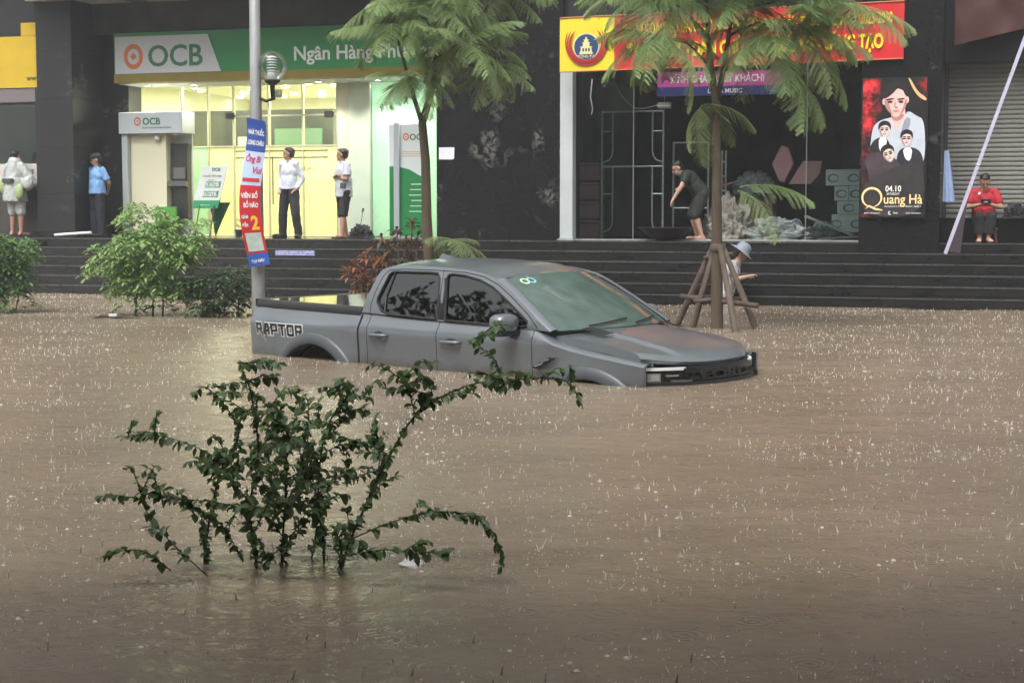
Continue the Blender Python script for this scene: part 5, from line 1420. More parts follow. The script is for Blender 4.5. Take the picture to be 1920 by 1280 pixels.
feathery_tree('feathery leaved young tree before the black marble wall and bank totem', (-1.09, Y1, GROUND),
    [(-1.09, Y1, GROUND, 0.075), (-1.08, Y1, 0.6, 0.07), (-1.12, Y1, 1.4, 0.068), (-1.13, Y1, 2.1, 0.062), (-1.17, Y1, 2.6, 0.055), (-1.05, Y1, 3.0, 0.045), (-0.98, Y1 + 0.05, 3.5, 0.035), (-0.9, Y1, 4.3, 0.02), (-0.85, Y1, 5.1, 0.012)],
    [[(-1.16, Y1, 2.55, 0.035), (-1.28, Y1 - 0.1, 2.95, 0.028), (-1.45, Y1 - 0.1, 3.55, 0.018), (-1.5, Y1 - 0.1, 3.75, 0.01)],
     [(-1.05, Y1, 3.0, 0.03), (-0.8, Y1 - 0.15, 3.35, 0.022), (-0.62, Y1 - 0.25, 3.58, 0.012)],
     [(-0.98, Y1, 3.4, 0.025), (-0.5, Y1 + 0.1, 3.35, 0.016), (-0.2, Y1 + 0.1, 3.3, 0.01)],
     [(-0.95, Y1, 3.8, 0.02), (-1.5, Y1 + 0.2, 4.2, 0.01)]],
    [(-0.62, Y1 - 0.25, 3.58, 10, 0.85, 8), (-0.95, Y1 - 0.1, 4.05, 10, 0.95, 12), (-1.5, Y1 - 0.1, 3.76, 8, 0.85, 8), (-1.33, Y1 - 0.15, 3.2, 6, 0.7, -5), (-0.18, Y1 + 0.1, 3.32, 7, 0.65, 8),
     (-0.56, Y1, 4.45, 9, 0.95, 15), (-1.4, Y1 + 0.2, 4.35, 8, 0.95, 10), (-0.1, Y1 + 0.2, 4.3, 6, 0.8, 5), (-0.85, Y1, 5.1, 9, 1.0, 30)], 5)
Y2 = 19.92
t2 = feathery_tree('slender feathery leaved tree held by a wooden prop frame in the flood', (2.56, Y2, GROUND),
    [(2.56, Y2, GROUND, 0.085), (2.56, Y2, 0.0, 0.08), (2.55, Y2, 0.7, 0.072), (2.54, Y2, 1.43, 0.064), (2.53, Y2, 2.1, 0.058), (2.52, Y2, 2.75, 0.052), (2.46, Y2, 3.2, 0.036), (2.41, Y2, 3.6, 0.028), (2.39, Y2, 4.1, 0.02), (2.38, Y2, 4.8, 0.012)],
    [[(2.53, Y2, 2.8, 0.036), (2.62, Y2 - 0.02, 3.3, 0.032), (2.70, Y2 - 0.05, 3.9, 0.024), (2.78, Y2, 4.6, 0.014)],
     [(2.46, Y2, 3.2, 0.02), (2.15, Y2 - 0.1, 3.5, 0.014), (1.86, Y2 - 0.15, 3.55, 0.009)],
     [(2.66, Y2, 3.6, 0.02), (3.0, Y2 - 0.1, 3.75, 0.014), (3.45, Y2 - 0.15, 3.65, 0.009)],
     [(2.70, Y2, 3.9, 0.02), (3.4, Y2, 4.05, 0.014), (4.0, Y2 - 0.1, 3.98, 0.009)],
     [(2.41, Y2, 3.6, 0.02), (2.1, Y2 + 0.1, 3.95, 0.012), (1.7, Y2 + 0.1, 4.1, 0.008)],
     [(2.53, Y2, 2.5, 0.014), (2.36, Y2 - 0.1, 2.75, 0.008)], [(2.54, Y2, 1.75, 0.012), (2.8, Y2 - 0.15, 1.82, 0.008)]],
    [(1.86, Y2 - 0.15, 3.55, 7, 0.85, -2), (3.12, Y2 - 0.2, 3.55, 6, 0.85, -5), (3.45, Y2 - 0.15, 3.68, 8, 0.95, 0), (4.0, Y2 - 0.1, 3.98, 8, 0.9, 5), (1.7, Y2 + 0.1, 4.1, 8, 0.9, 5), (2.1, Y2 + 0.1, 3.95, 6, 0.8, 8),
     (2.9, Y2 - 0.1, 4.0, 6, 0.9, 5), (2.38, Y2, 4.75, 10, 1.1, 25), (2.78, Y2, 4.6, 9, 1.1, 15), (3.3, Y2, 4.45, 7, 1.0, 10), (2.36, Y2 - 0.1, 2.75, 3, 0.75, -28)], 8,
    extra=((2.80, Y2 - 0.15, 1.75, -15, 5, 0.95, 10), (2.80, Y2 - 0.15, 1.72, -50, -20, 0.8, 15), (3.1, Y2 - 0.1, 3.4, -20, -30, 1.2, 20), (3.3, Y2 - 0.1, 3.3, -60, -35, 1.1, -20), (3.6, Y2 - 0.1, 3.5, 10, -35, 1.0, 20)))

# wooden prop frame round the slender tree
pf = tag(empty('tree_prop', (2.56, Y2, GROUND)), 'four legged brown wooden prop frame bound to the slender tree trunk', 'tree prop')
M_wood = mat('prop_wood', (0.065, 0.045, 0.032), 0.8, color2=(0.13, 0.10, 0.075), vscale=10, stretch=(1, 1, 0.3), bump=0.4, bscale=40)
for (x, y, z0) in ((2.13, 20.55, -0.3), (2.27, 20.05, -0.3), (2.70, 19.25, -0.3), (3.02, 19.75, -0.3)):
    top = Vector((2.56 + (x - 2.56) * 0.12, Y2 + (y - Y2) * 0.10, 1.02)); bot = Vector((x, y, 0.0)); low = bot + (bot - top) * 0.9
    MB().tube([(low.x - 2.56, low.y - Y2, low.z - GROUND), (bot.x - 2.56, bot.y - Y2, bot.z - GROUND), (top.x - 2.56, top.y - Y2, top.z - GROUND)], [0.045, 0.043, 0.034], 7).build('leg', M_wood, pf, True)
for a, b_, r in (((-0.42, 0.35, 0.38), (0.45, -0.35, 0.30), 0.033), ((-0.16, 0.1, 0.87), (0.18, -0.05, 0.93), 0.026), ((-0.30, -0.05, 0.34), (0.30, 0.2, 0.36), 0.026)):
    MB().tube([(a[0], a[1], a[2] - GROUND), (b_[0], b_[1], b_[2] - GROUND)], r, 7).build('crosspiece', M_wood, pf, True)
MB().lathe([(0.085, -0.05), (0.10, -0.03), (0.10, 0.03), (0.085, 0.05)], 12, (0, 0, 1.0 - GROUND)).build('binding', M_wood, pf, True)

# ---- shrubs standing in the flood
def sprig_shrub(name, label, base, blobs, n, leaf, m, seed, stems, leaflets=5, droop=0.6, wid=0.42):
    rnd = random.Random(seed)
    t = tag(empty(name, base), label, 'shrub')
    for s_ in stems:
        MB().tube(s_, [0.018 - 0.010 * k / (len(s_) - 1) for k in range(len(s_))], 6).build('stem', M_bark, t, True)
    mb = MB()
    tot = sum(b[3] * b[4] * b[5] for b in blobs)
    for (cx, cy, cz, rx, ry, rz) in blobs:
        for _ in range(max(1, int(n * rx * ry * rz / tot))):
            while True:
                d = Vector((rnd.uniform(-1, 1), rnd.uniform(-1, 1), rnd.uniform(-1, 1)))
                if 0.25 < d.length < 1.0: break
            q = 1 + 0.45 * mnoise.noise(d * 2.2 + Vector((cx * 3, cz * 3, seed)))
            p = Vector((cx + d.x * rx * q, cy + d.y * ry * q, max(0.02, cz + d.z * rz * q)))
            az = math.atan2(d.y, d.x) + rnd.uniform(-1.0, 1.0)
            ax = Vector((math.cos(az), math.sin(az), rnd.uniform(-0.5, 0.35)))
            sd2 = Vector((-math.sin(az), math.cos(az), 0))
            for k in range(leaflets):
                g = k / max(1, leaflets - 1)
                bp_ = p + ax * (leaf * 1.9 * g) + Vector((0, 0, -droop * leaf * 1.6 * g * g))
                for sg in ((-1, 1) if k < leaflets - 1 else (0,)):
                    L = leaf * rnd.uniform(0.8, 1.15)
                    dr = (sd2 * sg + ax * (0.35 if sg else 1.0) + Vector((0, 0, -rnd.uniform(0.15, 0.9)))).normalized()
                    wv = dr.cross(Vector((rnd.uniform(-0.4, 0.4), rnd.uniform(-0.4, 0.4), 1))).normalized() * L * wid / 2
                    up = wv.cross(dr).normalized() * L * 0.06
                    mb.add([bp_, bp_ + dr * L * 0.35 + wv + up, bp_ + dr * L * 0.75 + wv * 0.75 + up, bp_ + dr * L, bp_ + dr * L * 0.75 - wv * 0.75 + up, bp_ + dr * L * 0.35 - wv + up, bp_ + dr * L * 0.5],
                           [(0, 1, 6), (1, 2, 6), (2, 3, 6), (3, 4, 6), (4, 5, 6), (5, 0, 6)])
    f = mb.build('foliage', m, t, recalc=False); f['kind'] = 'stuff'
    return t
M_bright = leafmat('shrub_bright', (0.145, 0.27, 0.07), (0.34, 0.49, 0.18), 0.32, 0.35, 5)
M_darks = leafmat('shrub_dark', (0.028, 0.055, 0.018), (0.06, 0.11, 0.035), 0.35, 0.25, 5)
M_mid = leafmat('shrub_mid', (0.06, 0.125, 0.035), (0.15, 0.26, 0.08), 0.35, 0.3, 5)
sA = sprig_shrub('leafy_shrub', 'bright green leafy shrub standing in the flood before the bank steps', (-5.02, 22.26, 0),
    [(-0.02, 0, 0.80, 0.62, 0.45, 0.36), (-0.05, 0, 1.20, 0.32, 0.3, 0.26), (-0.50, 0, 0.62, 0.28, 0.28, 0.2), (0.42, 0, 0.95, 0.34, 0.35, 0.30), (0.02, 0, 0.38, 0.55, 0.4, 0.16), (-0.3, -0.1, 0.12, 0.12, 0.12, 0.1), (0.1, 0, 0.16, 0.16, 0.1, 0.12)],
    650, 0.085, M_bright, 4, [[(0.0, 0, -0.5), (0.02, 0, 0.2), (0.06, 0, 0.9)], [(0.12, 0, -0.5), (0.16, 0, 0.3), (0.3, 0, 0.8)], [(-0.25, 0, -0.5), (-0.2, 0, 0.25), (-0.35, 0, 0.7)]])
sA.scale = (1.04, 1.0, 1.14)
sprig_shrub('leafy_shrub', 'low dark green shrub half drowned behind the truck tail', (-4.0, 22.1, 0),
    [(0.0, 0, 0.38, 0.48, 0.3, 0.30), (-0.35, 0, 0.30, 0.3, 0.25, 0.28), (0.25, 0, 0.55, 0.25, 0.25, 0.2), (0.1, 0, 0.12, 0.5, 0.2, 0.1)], 330, 0.075, M_darks, 9,
    [[(0.0, 0, -0.5), (0.03, 0, 0.4)], [(0.2, 0, -0.5), (0.22, 0, 0.4)], [(-0.3, 0, -0.5), (-0.28, 0, 0.3)]])
sprig_shrub('leafy_shrub', 'olive green shrub in the flood below the raincoat person', (-7.35, 23.0, 0),
    [(-0.05, 0, 0.85, 0.50, 0.35, 0.32), (0.1, 0, 0.45, 0.35, 0.3, 0.3), (-0.4, 0, 0.5, 0.4, 0.35, 0.4), (0.28, -0.1, 0.12, 0.18, 0.12, 0.1), (0.25, 0, 1.02, 0.25, 0.2, 0.12)], 480, 0.085, M_mid, 14,
    [[(-0.1, 0, -0.5), (0.0, 0, 0.5), (0.05, 0, 0.9)], [(0.1, 0, -0.5), (0.25, 0, 0.25)]])
sprig_shrub('leafy_sprout', 'small light green sprout poking up behind the truck bonnet', (1.76, 20.6, 0), [(0, 0, 0.14, 0.07, 0.07, 0.10)], 12, 0.06, M_bright, 21, [[(0, 0, -0.4), (0, 0, 0.15)]], leaflets=3)

# crotons with bronze leaves and a young feathery sapling at the foot of the first tree
M_croton = leafmat('croton_leaf', (0.24, 0.075, 0.035), (0.36, 0.17, 0.07), 0.35, 0.2, 7)
M_crotond = leafmat('croton_leaf_dark', (0.09, 0.05, 0.028), (0.20, 0.12, 0.05), 0.35, 0.2, 6)
def croton(label, base, tips, seed, m, L=0.15):
    rnd = random.Random(seed)
    t = tag(empty('croton_plant', base), label, 'shrub', 'bronze crotons at the tree foot')
    for (x, y, z, n) in tips:
        st_ = MB().tube([(x * 0.3, y * 0.3, -0.6), (x * 0.7, y * 0.7, z * 0.5), (x, y, z)], [0.015, 0.012, 0.008], 5).build('stem', M_bark, t, True)
        for k in range(n):
            az = k * 2.4 + rnd.uniform(-0.3, 0.3); el = R(rnd.uniform(-35, 65))
            d = Vector((math.cos(az) * math.cos(el), math.sin(az) * math.cos(el), math.sin(el)))
            p = Vector((x, y, z - 0.10 * rnd.random()))
            ll = L * rnd.uniform(0.7, 1.2); s2 = d.cross(Vector((0, 0, 1))).normalized() * ll * 0.17
            tip = p + d * ll + Vector((0, 0, -ll * 0.25))
            mid = p + d * ll * 0.55
            MB().add([p, mid + s2, tip, mid - s2, mid + Vector((0, 0, -0.012))], [(0, 1, 4), (1, 2, 4), (2, 3, 4), (3, 0, 4)]).build('leaf', m, st_, recalc=False)
    return t
croton('bronze red croton bush beside the truck cab and steps', (-1.98, 21.3, 0), [(-0.12, 0, 0.80, 20), (0.05, -0.05, 0.92, 22), (0.0, 0.1, 0.70, 20), (0.14, 0, 0.78, 20), (-0.02, -0.1, 0.62, 20), (-0.2, 0, 0.68, 18), (0.2, 0.05, 0.64, 18), (0.1, 0, 0.5, 16), (-0.1, 0.05, 0.5, 16), (0.24, 0, 0.86, 14)], 3, M_croton)
croton('dull olive croton bush at the foot of the feathery tree', (-1.42, 21.2, 0), [(-0.1, 0, 1.22, 20), (0.1, 0.05, 1.32, 22), (0.0, -0.05, 1.08, 20), (0.18, 0, 1.15, 18), (-0.2, 0, 1.0, 18), (0.05, 0, 0.9, 18), (-0.3, 0, 1.12, 16), (0.28, 0, 1.02, 16), (-0.1, 0, 0.78, 16), (0.2, 0, 0.8, 16), (-0.25, 0, 0.82, 14)], 6, M_crotond, 0.14)
fn = tag(empty('feathery_sapling', (-0.78, 21.1, 0)), 'small drooping feathery sapling behind the truck roof', 'sapling')
MB().tube([(-0.05, 0, -0.9), (-0.02, 0, 0.5), (0, 0, 1.08)], [0.02, 0.015, 0.01], 6).build('stem', M_bark, fn, True)
put_fronds(fn, (0, 0, 1.08), 11, 0.52, -5, 15, rnd=random.Random(4))

# ---- foreground shrub with arching twigs: every twig sits at its own depth
fg = tag(empty('foreground_shrub', (-0.95, 6.5, 0)), 'dark green small leaved shrub with arching twigs drowned in the flood', 'shrub')
M_twig = mat('twig', (0.05, 0.035, 0.022), 0.8, var=0.3, vscale=20)
M_fl1 = leafmat('small_leaf', (0.055, 0.10, 0.036), (0.105, 0.17, 0.062), 0.38, 0.42, 6)
M_fl2 = leafmat('small_leaf_fresh', (0.09, 0.17, 0.045), (0.15, 0.26, 0.075), 0.38, 0.45, 6)
def leaf_mesh(m, k):
    w_ = 0.25 + 0.05 * k
    rows = []
    pr = [(0, 0.02), (0.15, 0.6), (0.38, 1.0), (0.62, 0.85), (0.85, 0.42), (1.0, 0.0)]
    vs = []
    for f, ww in pr:
        zz = -0.16 * f * f
        vs += [(f, w_ * ww, zz + 0.07 * ww), (f, 0, zz), (f, -w_ * ww, zz + 0.07 * ww)]
    fq = []
    for i in range(len(pr) - 1):
        a = i * 3
        fq += [(a, a + 1, a + 4, a + 3), (a + 1, a + 2, a + 5, a + 4)]
    return MB().add(vs, fq).mesh('leaf', m, True)
LM = [leaf_mesh(M_fl1, 0), leaf_mesh(M_fl1, 1), leaf_mesh(M_fl1, 2), leaf_mesh(M_fl2, 1)]
# twig paths (x, z) in metres round the shrub's foot, depth offset, leafiness from
TW = [([(0.0, -0.35), (0.0, 0.0), (0.02, 0.30), (0.03, 0.48), (0.08, 0.66)], 0.0, 0.30),
      ([(-0.30, -0.35), (-0.325, 0.02), (-0.26, 0.37), (-0.185, 0.52), (-0.205, 0.61), (-0.315, 0.73), (-0.365, 0.70)], 0.1, 0.30),
      ([(-0.26, 0.41), (-0.38, 0.475), (-0.53, 0.52), (-0.70, 0.515)], 0.15, 0.0),
      ([(-0.10, -0.35), (-0.097, 0.06), (-0.12, 0.24), (-0.075, 0.48), (-0.097, 0.72), (-0.13, 0.83), (-0.14, 0.86)], -0.15, 0.30),
      ([(0.25, -0.35), (0.25, -0.01), (0.36, 0.28), (0.445, 0.455), (0.575, 0.65), (0.77, 0.755), (0.94, 0.78), (1.16, 0.78), (1.225, 0.68)], -0.1, 0.30),
      ([(0.56, 0.64), (0.53, 0.75), (0.50, 0.79)], -0.1, 0.0), ([(0.92, 0.77), (0.88, 0.88), (0.79, 0.945)], -0.25, 0.0), ([(0.62, 0.68), (0.62, 0.76), (0.57, 0.79)], -0.05, 0.0),
      ([(0.315, 0.175), (0.47, 0.24), (0.64, 0.285), (0.815, 0.26), (0.90, 0.15), (0.91, 0.05)], -0.3, 0.2),
      ([(0.30, 0.13), (0.47, 0.155), (0.64, 0.13)], -0.4, 0.2),
      ([(0.16, -0.35), (0.165, 0.06), (0.14, 0.26), (0.165, 0.52), (0.25, 0.67), (0.36, 0.675)], 0.2, 0.35),
      ([(0.08, 0.37), (0.21, 0.48), (0.36, 0.50), (0.43, 0.545)], 0.1, 0.0),
      ([(0.01, 0.24), (-0.21, 0.30), (-0.445, 0.325), (-0.53, 0.345)], -0.2, 0.35),
      ([(-0.25, 0.03), (-0.40, 0.175), (-0.49, 0.30), (-0.50, 0.38)], -0.3, 0.4),
      ([(-0.38, 0.06), (-0.49, 0.14), (-0.62, 0.13), (-0.66, 0.10)], -0.35, 0.3),
      ([(0.0, 0.15), (0.08, 0.59), (0.03, 0.72)], 0.3, 0.2), ([(0.25, -0.03), (0.27, 0.13), (0.25, 0.24)], -0.35, 0.0),
      ([(0.165, 0.50), (0.25, 0.61), (0.21, 0.72)], 0.2, 0.0), ([(-0.14, 0.41), (-0.01, 0.61), (-0.055, 0.675)], 0.05, 0.0),
      ([(0.05, 0.30), (0.12, 0.45), (0.05, 0.60), (0.0, 0.62)], -0.2, 0.0), ([(-0.08, 0.30), (-0.18, 0.42), (-0.30, 0.47)], -0.25, 0.0),
      ([(0.02, 0.26), (0.13, 0.36), (0.24, 0.40)], -0.3, 0.0), ([(-0.05, 0.22), (0.03, 0.42), (-0.04, 0.52)], -0.35, 0.0), ([(0.1, 0.2), (0.2, 0.32), (0.28, 0.33)], 0.25, 0.0),
      ([(-0.10, 0.30), (-0.03, 0.45), (0.04, 0.50)], 0.3, 0.0), ([(0.0, 0.38), (-0.08, 0.55), (-0.15, 0.6)], 0.2, 0.0), ([(0.14, 0.36), (0.12, 0.55), (0.18, 0.62)], -0.05, 0.0), ([(0.38, 0.32), (0.40, 0.46), (0.36, 0.55)], 0.1, 0.0),
      ([(0.04, -0.3), (0.12, 0.10), (0.10, 0.28)], 0.3, 0.5), ([(-0.03, -0.3), (-0.15, 0.10), (-0.19, 0.28)], 0.3, 0.5)]
rnd = random.Random(77)
for path, dep, start in list(TW):           # short side shoots
    for _ in range(3 if len(path) < 5 else 6):
        i = rnd.randrange(max(1, len(path) // 2), len(path))
        x, z = path[i - 1]; x2, z2 = path[i]; f = rnd.random()
        x, z = x + (x2 - x) * f, z + (z2 - z) * f
        if z < 0.14: continue
        a = rnd.uniform(-0.4, 3.5); L = rnd.uniform(0.08, 0.19)
        dx = math.cos(a) * L; dz = abs(math.sin(a)) * L * 0.8
        TW.append(([(x, z), (x + dx * 0.6, z + dz * 0.8), (x + dx, z + dz * 0.75)], dep + rnd.uniform(-0.06, 0.06), 0.1))
for _ in range(26):                         # thin inner shoots filling the middle of the shrub
    x = rnd.uniform(-0.34, 0.34); z = rnd.uniform(0.05, 0.34); dx = rnd.uniform(-0.16, 0.16); dz = rnd.uniform(0.08, 0.24)
    TW.append(([(x, z), (x + dx * 0.5, z + dz * 0.7), (x + dx, z + dz)], rnd.uniform(-0.3, 0.3), 0.0))
leaves = []
for path, dep, start in TW:
    pts = []
    ctrl = [Vector((x, dep * (0.25 + 0.75 * i / (len(path) - 1)) if path[0][1] < 0 else dep, z)) for i, (x, z) in enumerate(path)]
    for i in range(len(ctrl) - 1):          # Catmull-Rom
        p0, p1, p2, p3 = ctrl[max(i - 1, 0)], ctrl[i], ctrl[i + 1], ctrl[min(i + 2, len(ctrl) - 1)]
        for k in range(6):
            t = k / 6
            pts.append(0.5 * ((2 * p1) + (p2 - p0) * t + (2 * p0 - 5 * p1 + 4 * p2 - p3) * t * t + (3 * p1 - p0 - 3 * p2 + p3) * t ** 3))
    pts.append(ctrl[-1])
    thick = 0.0065 if path[0][1] < 0 else 0.0032
    MB().tube(pts, [thick * (1 - 0.75 * i / (len(pts) - 1)) for i in range(len(pts))], 5).build('twig', M_twig, fg, True)
    Ls = [0]
    for a, b_ in zip(pts, pts[1:]): Ls.append(Ls[-1] + (b_ - a).length)
    s_ = max(start * 0.55 * Ls[-1], 0.01); side = 1
    while s_ < Ls[-1]:
        i = max(k for k in range(len(Ls)) if Ls[k] <= s_); i = min(i, len(pts) - 2)
        f = (s_ - Ls[i]) / max(1e-6, Ls[i + 1] - Ls[i])
        p = pts[i].lerp(pts[i + 1], f); d = (pts[i + 1] - pts[i]).normalized()
        if p.z > 0.015:
            for _ in range(2):
                side = -side
                yv = Vector((0, 1, 0)) * side
                ax = (d * rnd.uniform(0.1, 0.7) + yv * rnd.uniform(0.1, 0.9) + Vector((rnd.uniform(-0.5, 0.5), 0, rnd.uniform(-0.9, 0.35)))).normalized()
                L = rnd.uniform(0.027, 0.054) * (1 if s_ < Ls[-1] * 0.85 else 0.8)
                q = ax.to_track_quat('X', 'Z').to_euler()
                q.rotate_axis('X', rnd.uniform(-0.7, 0.7))
                leaves.append((p.copy(), q, L, rnd.randrange(4) if rnd.random() < 0.55 else rnd.randrange(3)))
        s_ += rnd.uniform(0.012, 0.021)
rnd.shuffle(leaves)
for p, q, L, k in leaves[:290]:
    o = link('leaf', LM[k], fg, p, q); o.scale = (L, L, L)
mb = MB()
for p, q, L, k in leaves[290:]:
    Mx = Matrix.LocRotScale(p, q, (L, L, L))
    mb.cur = 1 if k == 3 else 0
    me = LM[k]
    mb.add([Mx @ v.co for v in me.vertices], [tuple(pl.vertices) for pl in me.polygons])
o = mb.build('foliage', [M_fl1, M_fl2], fg, True, recalc=False); o['kind'] = 'stuff'

# ---- two unseen street trees, added left of the frame for the truck to mirror
def unseen_street_tree(label, base, h, blobs, seed, n):
    rnd = random.Random(seed)
    t = tag(empty('unseen_street_tree', base), label, 'tree', 'unseen street trees added along the road')
    tr = MB().tube([(0, 0, 0), (0.05, 0, h * 0.3), (-0.05, 0.05, h * 0.6), (0.1, 0, h * 0.85)], [0.22, 0.17, 0.12, 0.05], 10).build('trunk', M_bark, t, True)
    for (x, y, z, r, _, _) in blobs: MB().tube([(0, 0, h * 0.4), (x * 0.5, y * 0.5, (h * 0.4 + z) / 2), (x, y, z)], [0.09, 0.06, 0.02], 6).build('limb', M_bark, tr, True)
    mb = MB()
    for (cx, cy, cz, rx, ry, rz) in blobs:
        for _ in range(n):
            d = Vector((rnd.gauss(0, 1), rnd.gauss(0, 1), rnd.gauss(0, 1))).normalized() * rnd.random() ** 0.4
            q = 1 + 0.4 * mnoise.noise(d * 2 + Vector((cx, cy, cz)))
            p = Vector((cx + d.x * rx * q, cy + d.y * ry * q, cz + d.z * rz * q))
            for k in range(4):
                a = Vector((rnd.uniform(-1, 1), rnd.uniform(-1, 1), rnd.uniform(-0.9, 0.3))).normalized() * rnd.uniform(0.12, 0.22)
                b2 = a.cross(Vector((rnd.uniform(-1, 1), rnd.uniform(-1, 1), 1))).normalized() * 0.05
                mb.add([p, p + a * 0.5 + b2, p + a, p + a * 0.5 - b2], [(0, 1, 2, 3)])
    o = mb.build('crown', M_darks, t, recalc=False); o['kind'] = 'stuff'
unseen_street_tree('broad unseen street tree added left of the flooded road, mirrored in the truck windows', (-10.5, 10.0, GROUND), 9.0, [(0, 0, 5.3, 2.2, 2.2, 1.5), (1.2, 0.8, 4.7, 1.6, 1.6, 1.2), (-1.5, -1.0, 5.9, 1.6, 1.6, 1.2), (0.6, -1.6, 4.3, 1.5, 1.5, 1.2)], 3, 1100)
unseen_street_tree('second unseen street tree added farther along the road, mirrored in the truck flank', (-12.0, 15.5, GROUND), 8.5, [(0, 0, 4.9, 2.2, 2.4, 1.7), (1.0, -1.2, 5.6, 1.6, 1.6, 1.2), (0.8, 1.6, 4.3, 1.6, 1.6, 1.3)], 6, 1100)
# ------------------------------------------------------------------ people: body = one continuous mesh (fused from tapered limbs), clothes and hair are its children
def rot_to(d):
    return Vector((0, 0, 1)).rotation_difference(Vector(d).normalized()).to_matrix()
class Flesh:
    def __init__(s): s.mb = MB()
    def limb(s, a, b, ra, rb, flat_a=False, flat_b=False, n=14):
        a, b = Vector(a), Vector(b)
        s.mb.tube([a, a.lerp(b, 0.5), b], [ra, (ra + rb) / 2, rb], n)
        if not flat_a: s.mb.ball(a, ra, n, 8)
        if not flat_b: s.mb.ball(b, rb, n, 8)
        return s
    def ell(s, c, r, axis=(0, 0, 1), yaw=0.0):
        M = rot_to(axis) @ Matrix.Rotation(yaw, 3, 'Z')
        s.mb.ball(c, r, 18, 12, M)
        return s
    def fuse(s, name, m, parent, voxel=0.011, smooth=6, wrinkle=0.0, seed=0, M=None):
        o = s.mb.build(name, m, parent)
        md = o.modifiers.new('r', 'REMESH'); md.mode = 'VOXEL'; md.voxel_size = voxel
        sm = o.modifiers.new('s', 'SMOOTH'); sm.factor = 0.5; sm.iterations = smooth
        evaluated(o)
        me = o.data
        if wrinkle:
            cn = [(v.co.copy(), v.normal.copy()) for v in me.vertices]
            flat = []
            for c, nv in cn:
                k = wrinkle * (mnoise.noise(Vector((c.x * 16, c.y * 16, c.z * 9 + seed))) + 0.6 * mnoise.noise(Vector((c.x * 34, c.y * 34, c.z * 22 + seed))))
                flat += list(c + nv * k)
            me.vertices.foreach_set('co', flat)
        me.polygons.foreach_set('use_smooth', [True] * len(me.polygons))
        me.materials.clear(); me.materials.append(m)
        return o
def hand(F, wr, d, curl=0.5, side=1):
    """palm and five unequal bent fingers running on from the wrist in direction d"""
    d = Vector(d).normalized(); wr = Vector(wr)
    lat = d.cross(Vector((0, 0, 1)))
    lat = lat.normalized() if lat.length > 0.1 else Vector((1, 0, 0))
    nrm = lat.cross(d).normalized()
    pc = wr + d * 0.045
    F.limb(wr, wr + d * 0.02, 0.026, 0.027)
    for k in (-1, 0, 1): F.limb(wr + d * 0.02 + lat * 0.014 * k, wr + d * 0.08 + lat * 0.022 * k, 0.019, 0.016)
    for k, L in enumerate((0.066, 0.078, 0.074, 0.058)):
        b = wr + d * 0.085 + lat * (0.033 - 0.022 * k)
        m_ = b + (d * (1 - 0.35 * curl) - nrm * 0.5 * curl) * L * 0.55
        F.limb(b, m_, 0.0098, 0.009); F.limb(m_, m_ + (d * (0.6 - 0.6 * curl) - nrm * (0.3 + 0.7 * curl)) * L * 0.5, 0.009, 0.008)
    tb = wr + d * 0.028 + lat * 0.03 * side
    F.limb(tb, tb + (d * 0.6 + lat * 0.6 * side - nrm * 0.3) * 0.045, 0.012, 0.0105); F.limb(tb + (d * 0.6 + lat * 0.6 * side - nrm * 0.3) * 0.045, tb + (d * 0.9 + lat * 0.35 * side - nrm * 0.5) * 0.072, 0.0105, 0.009)

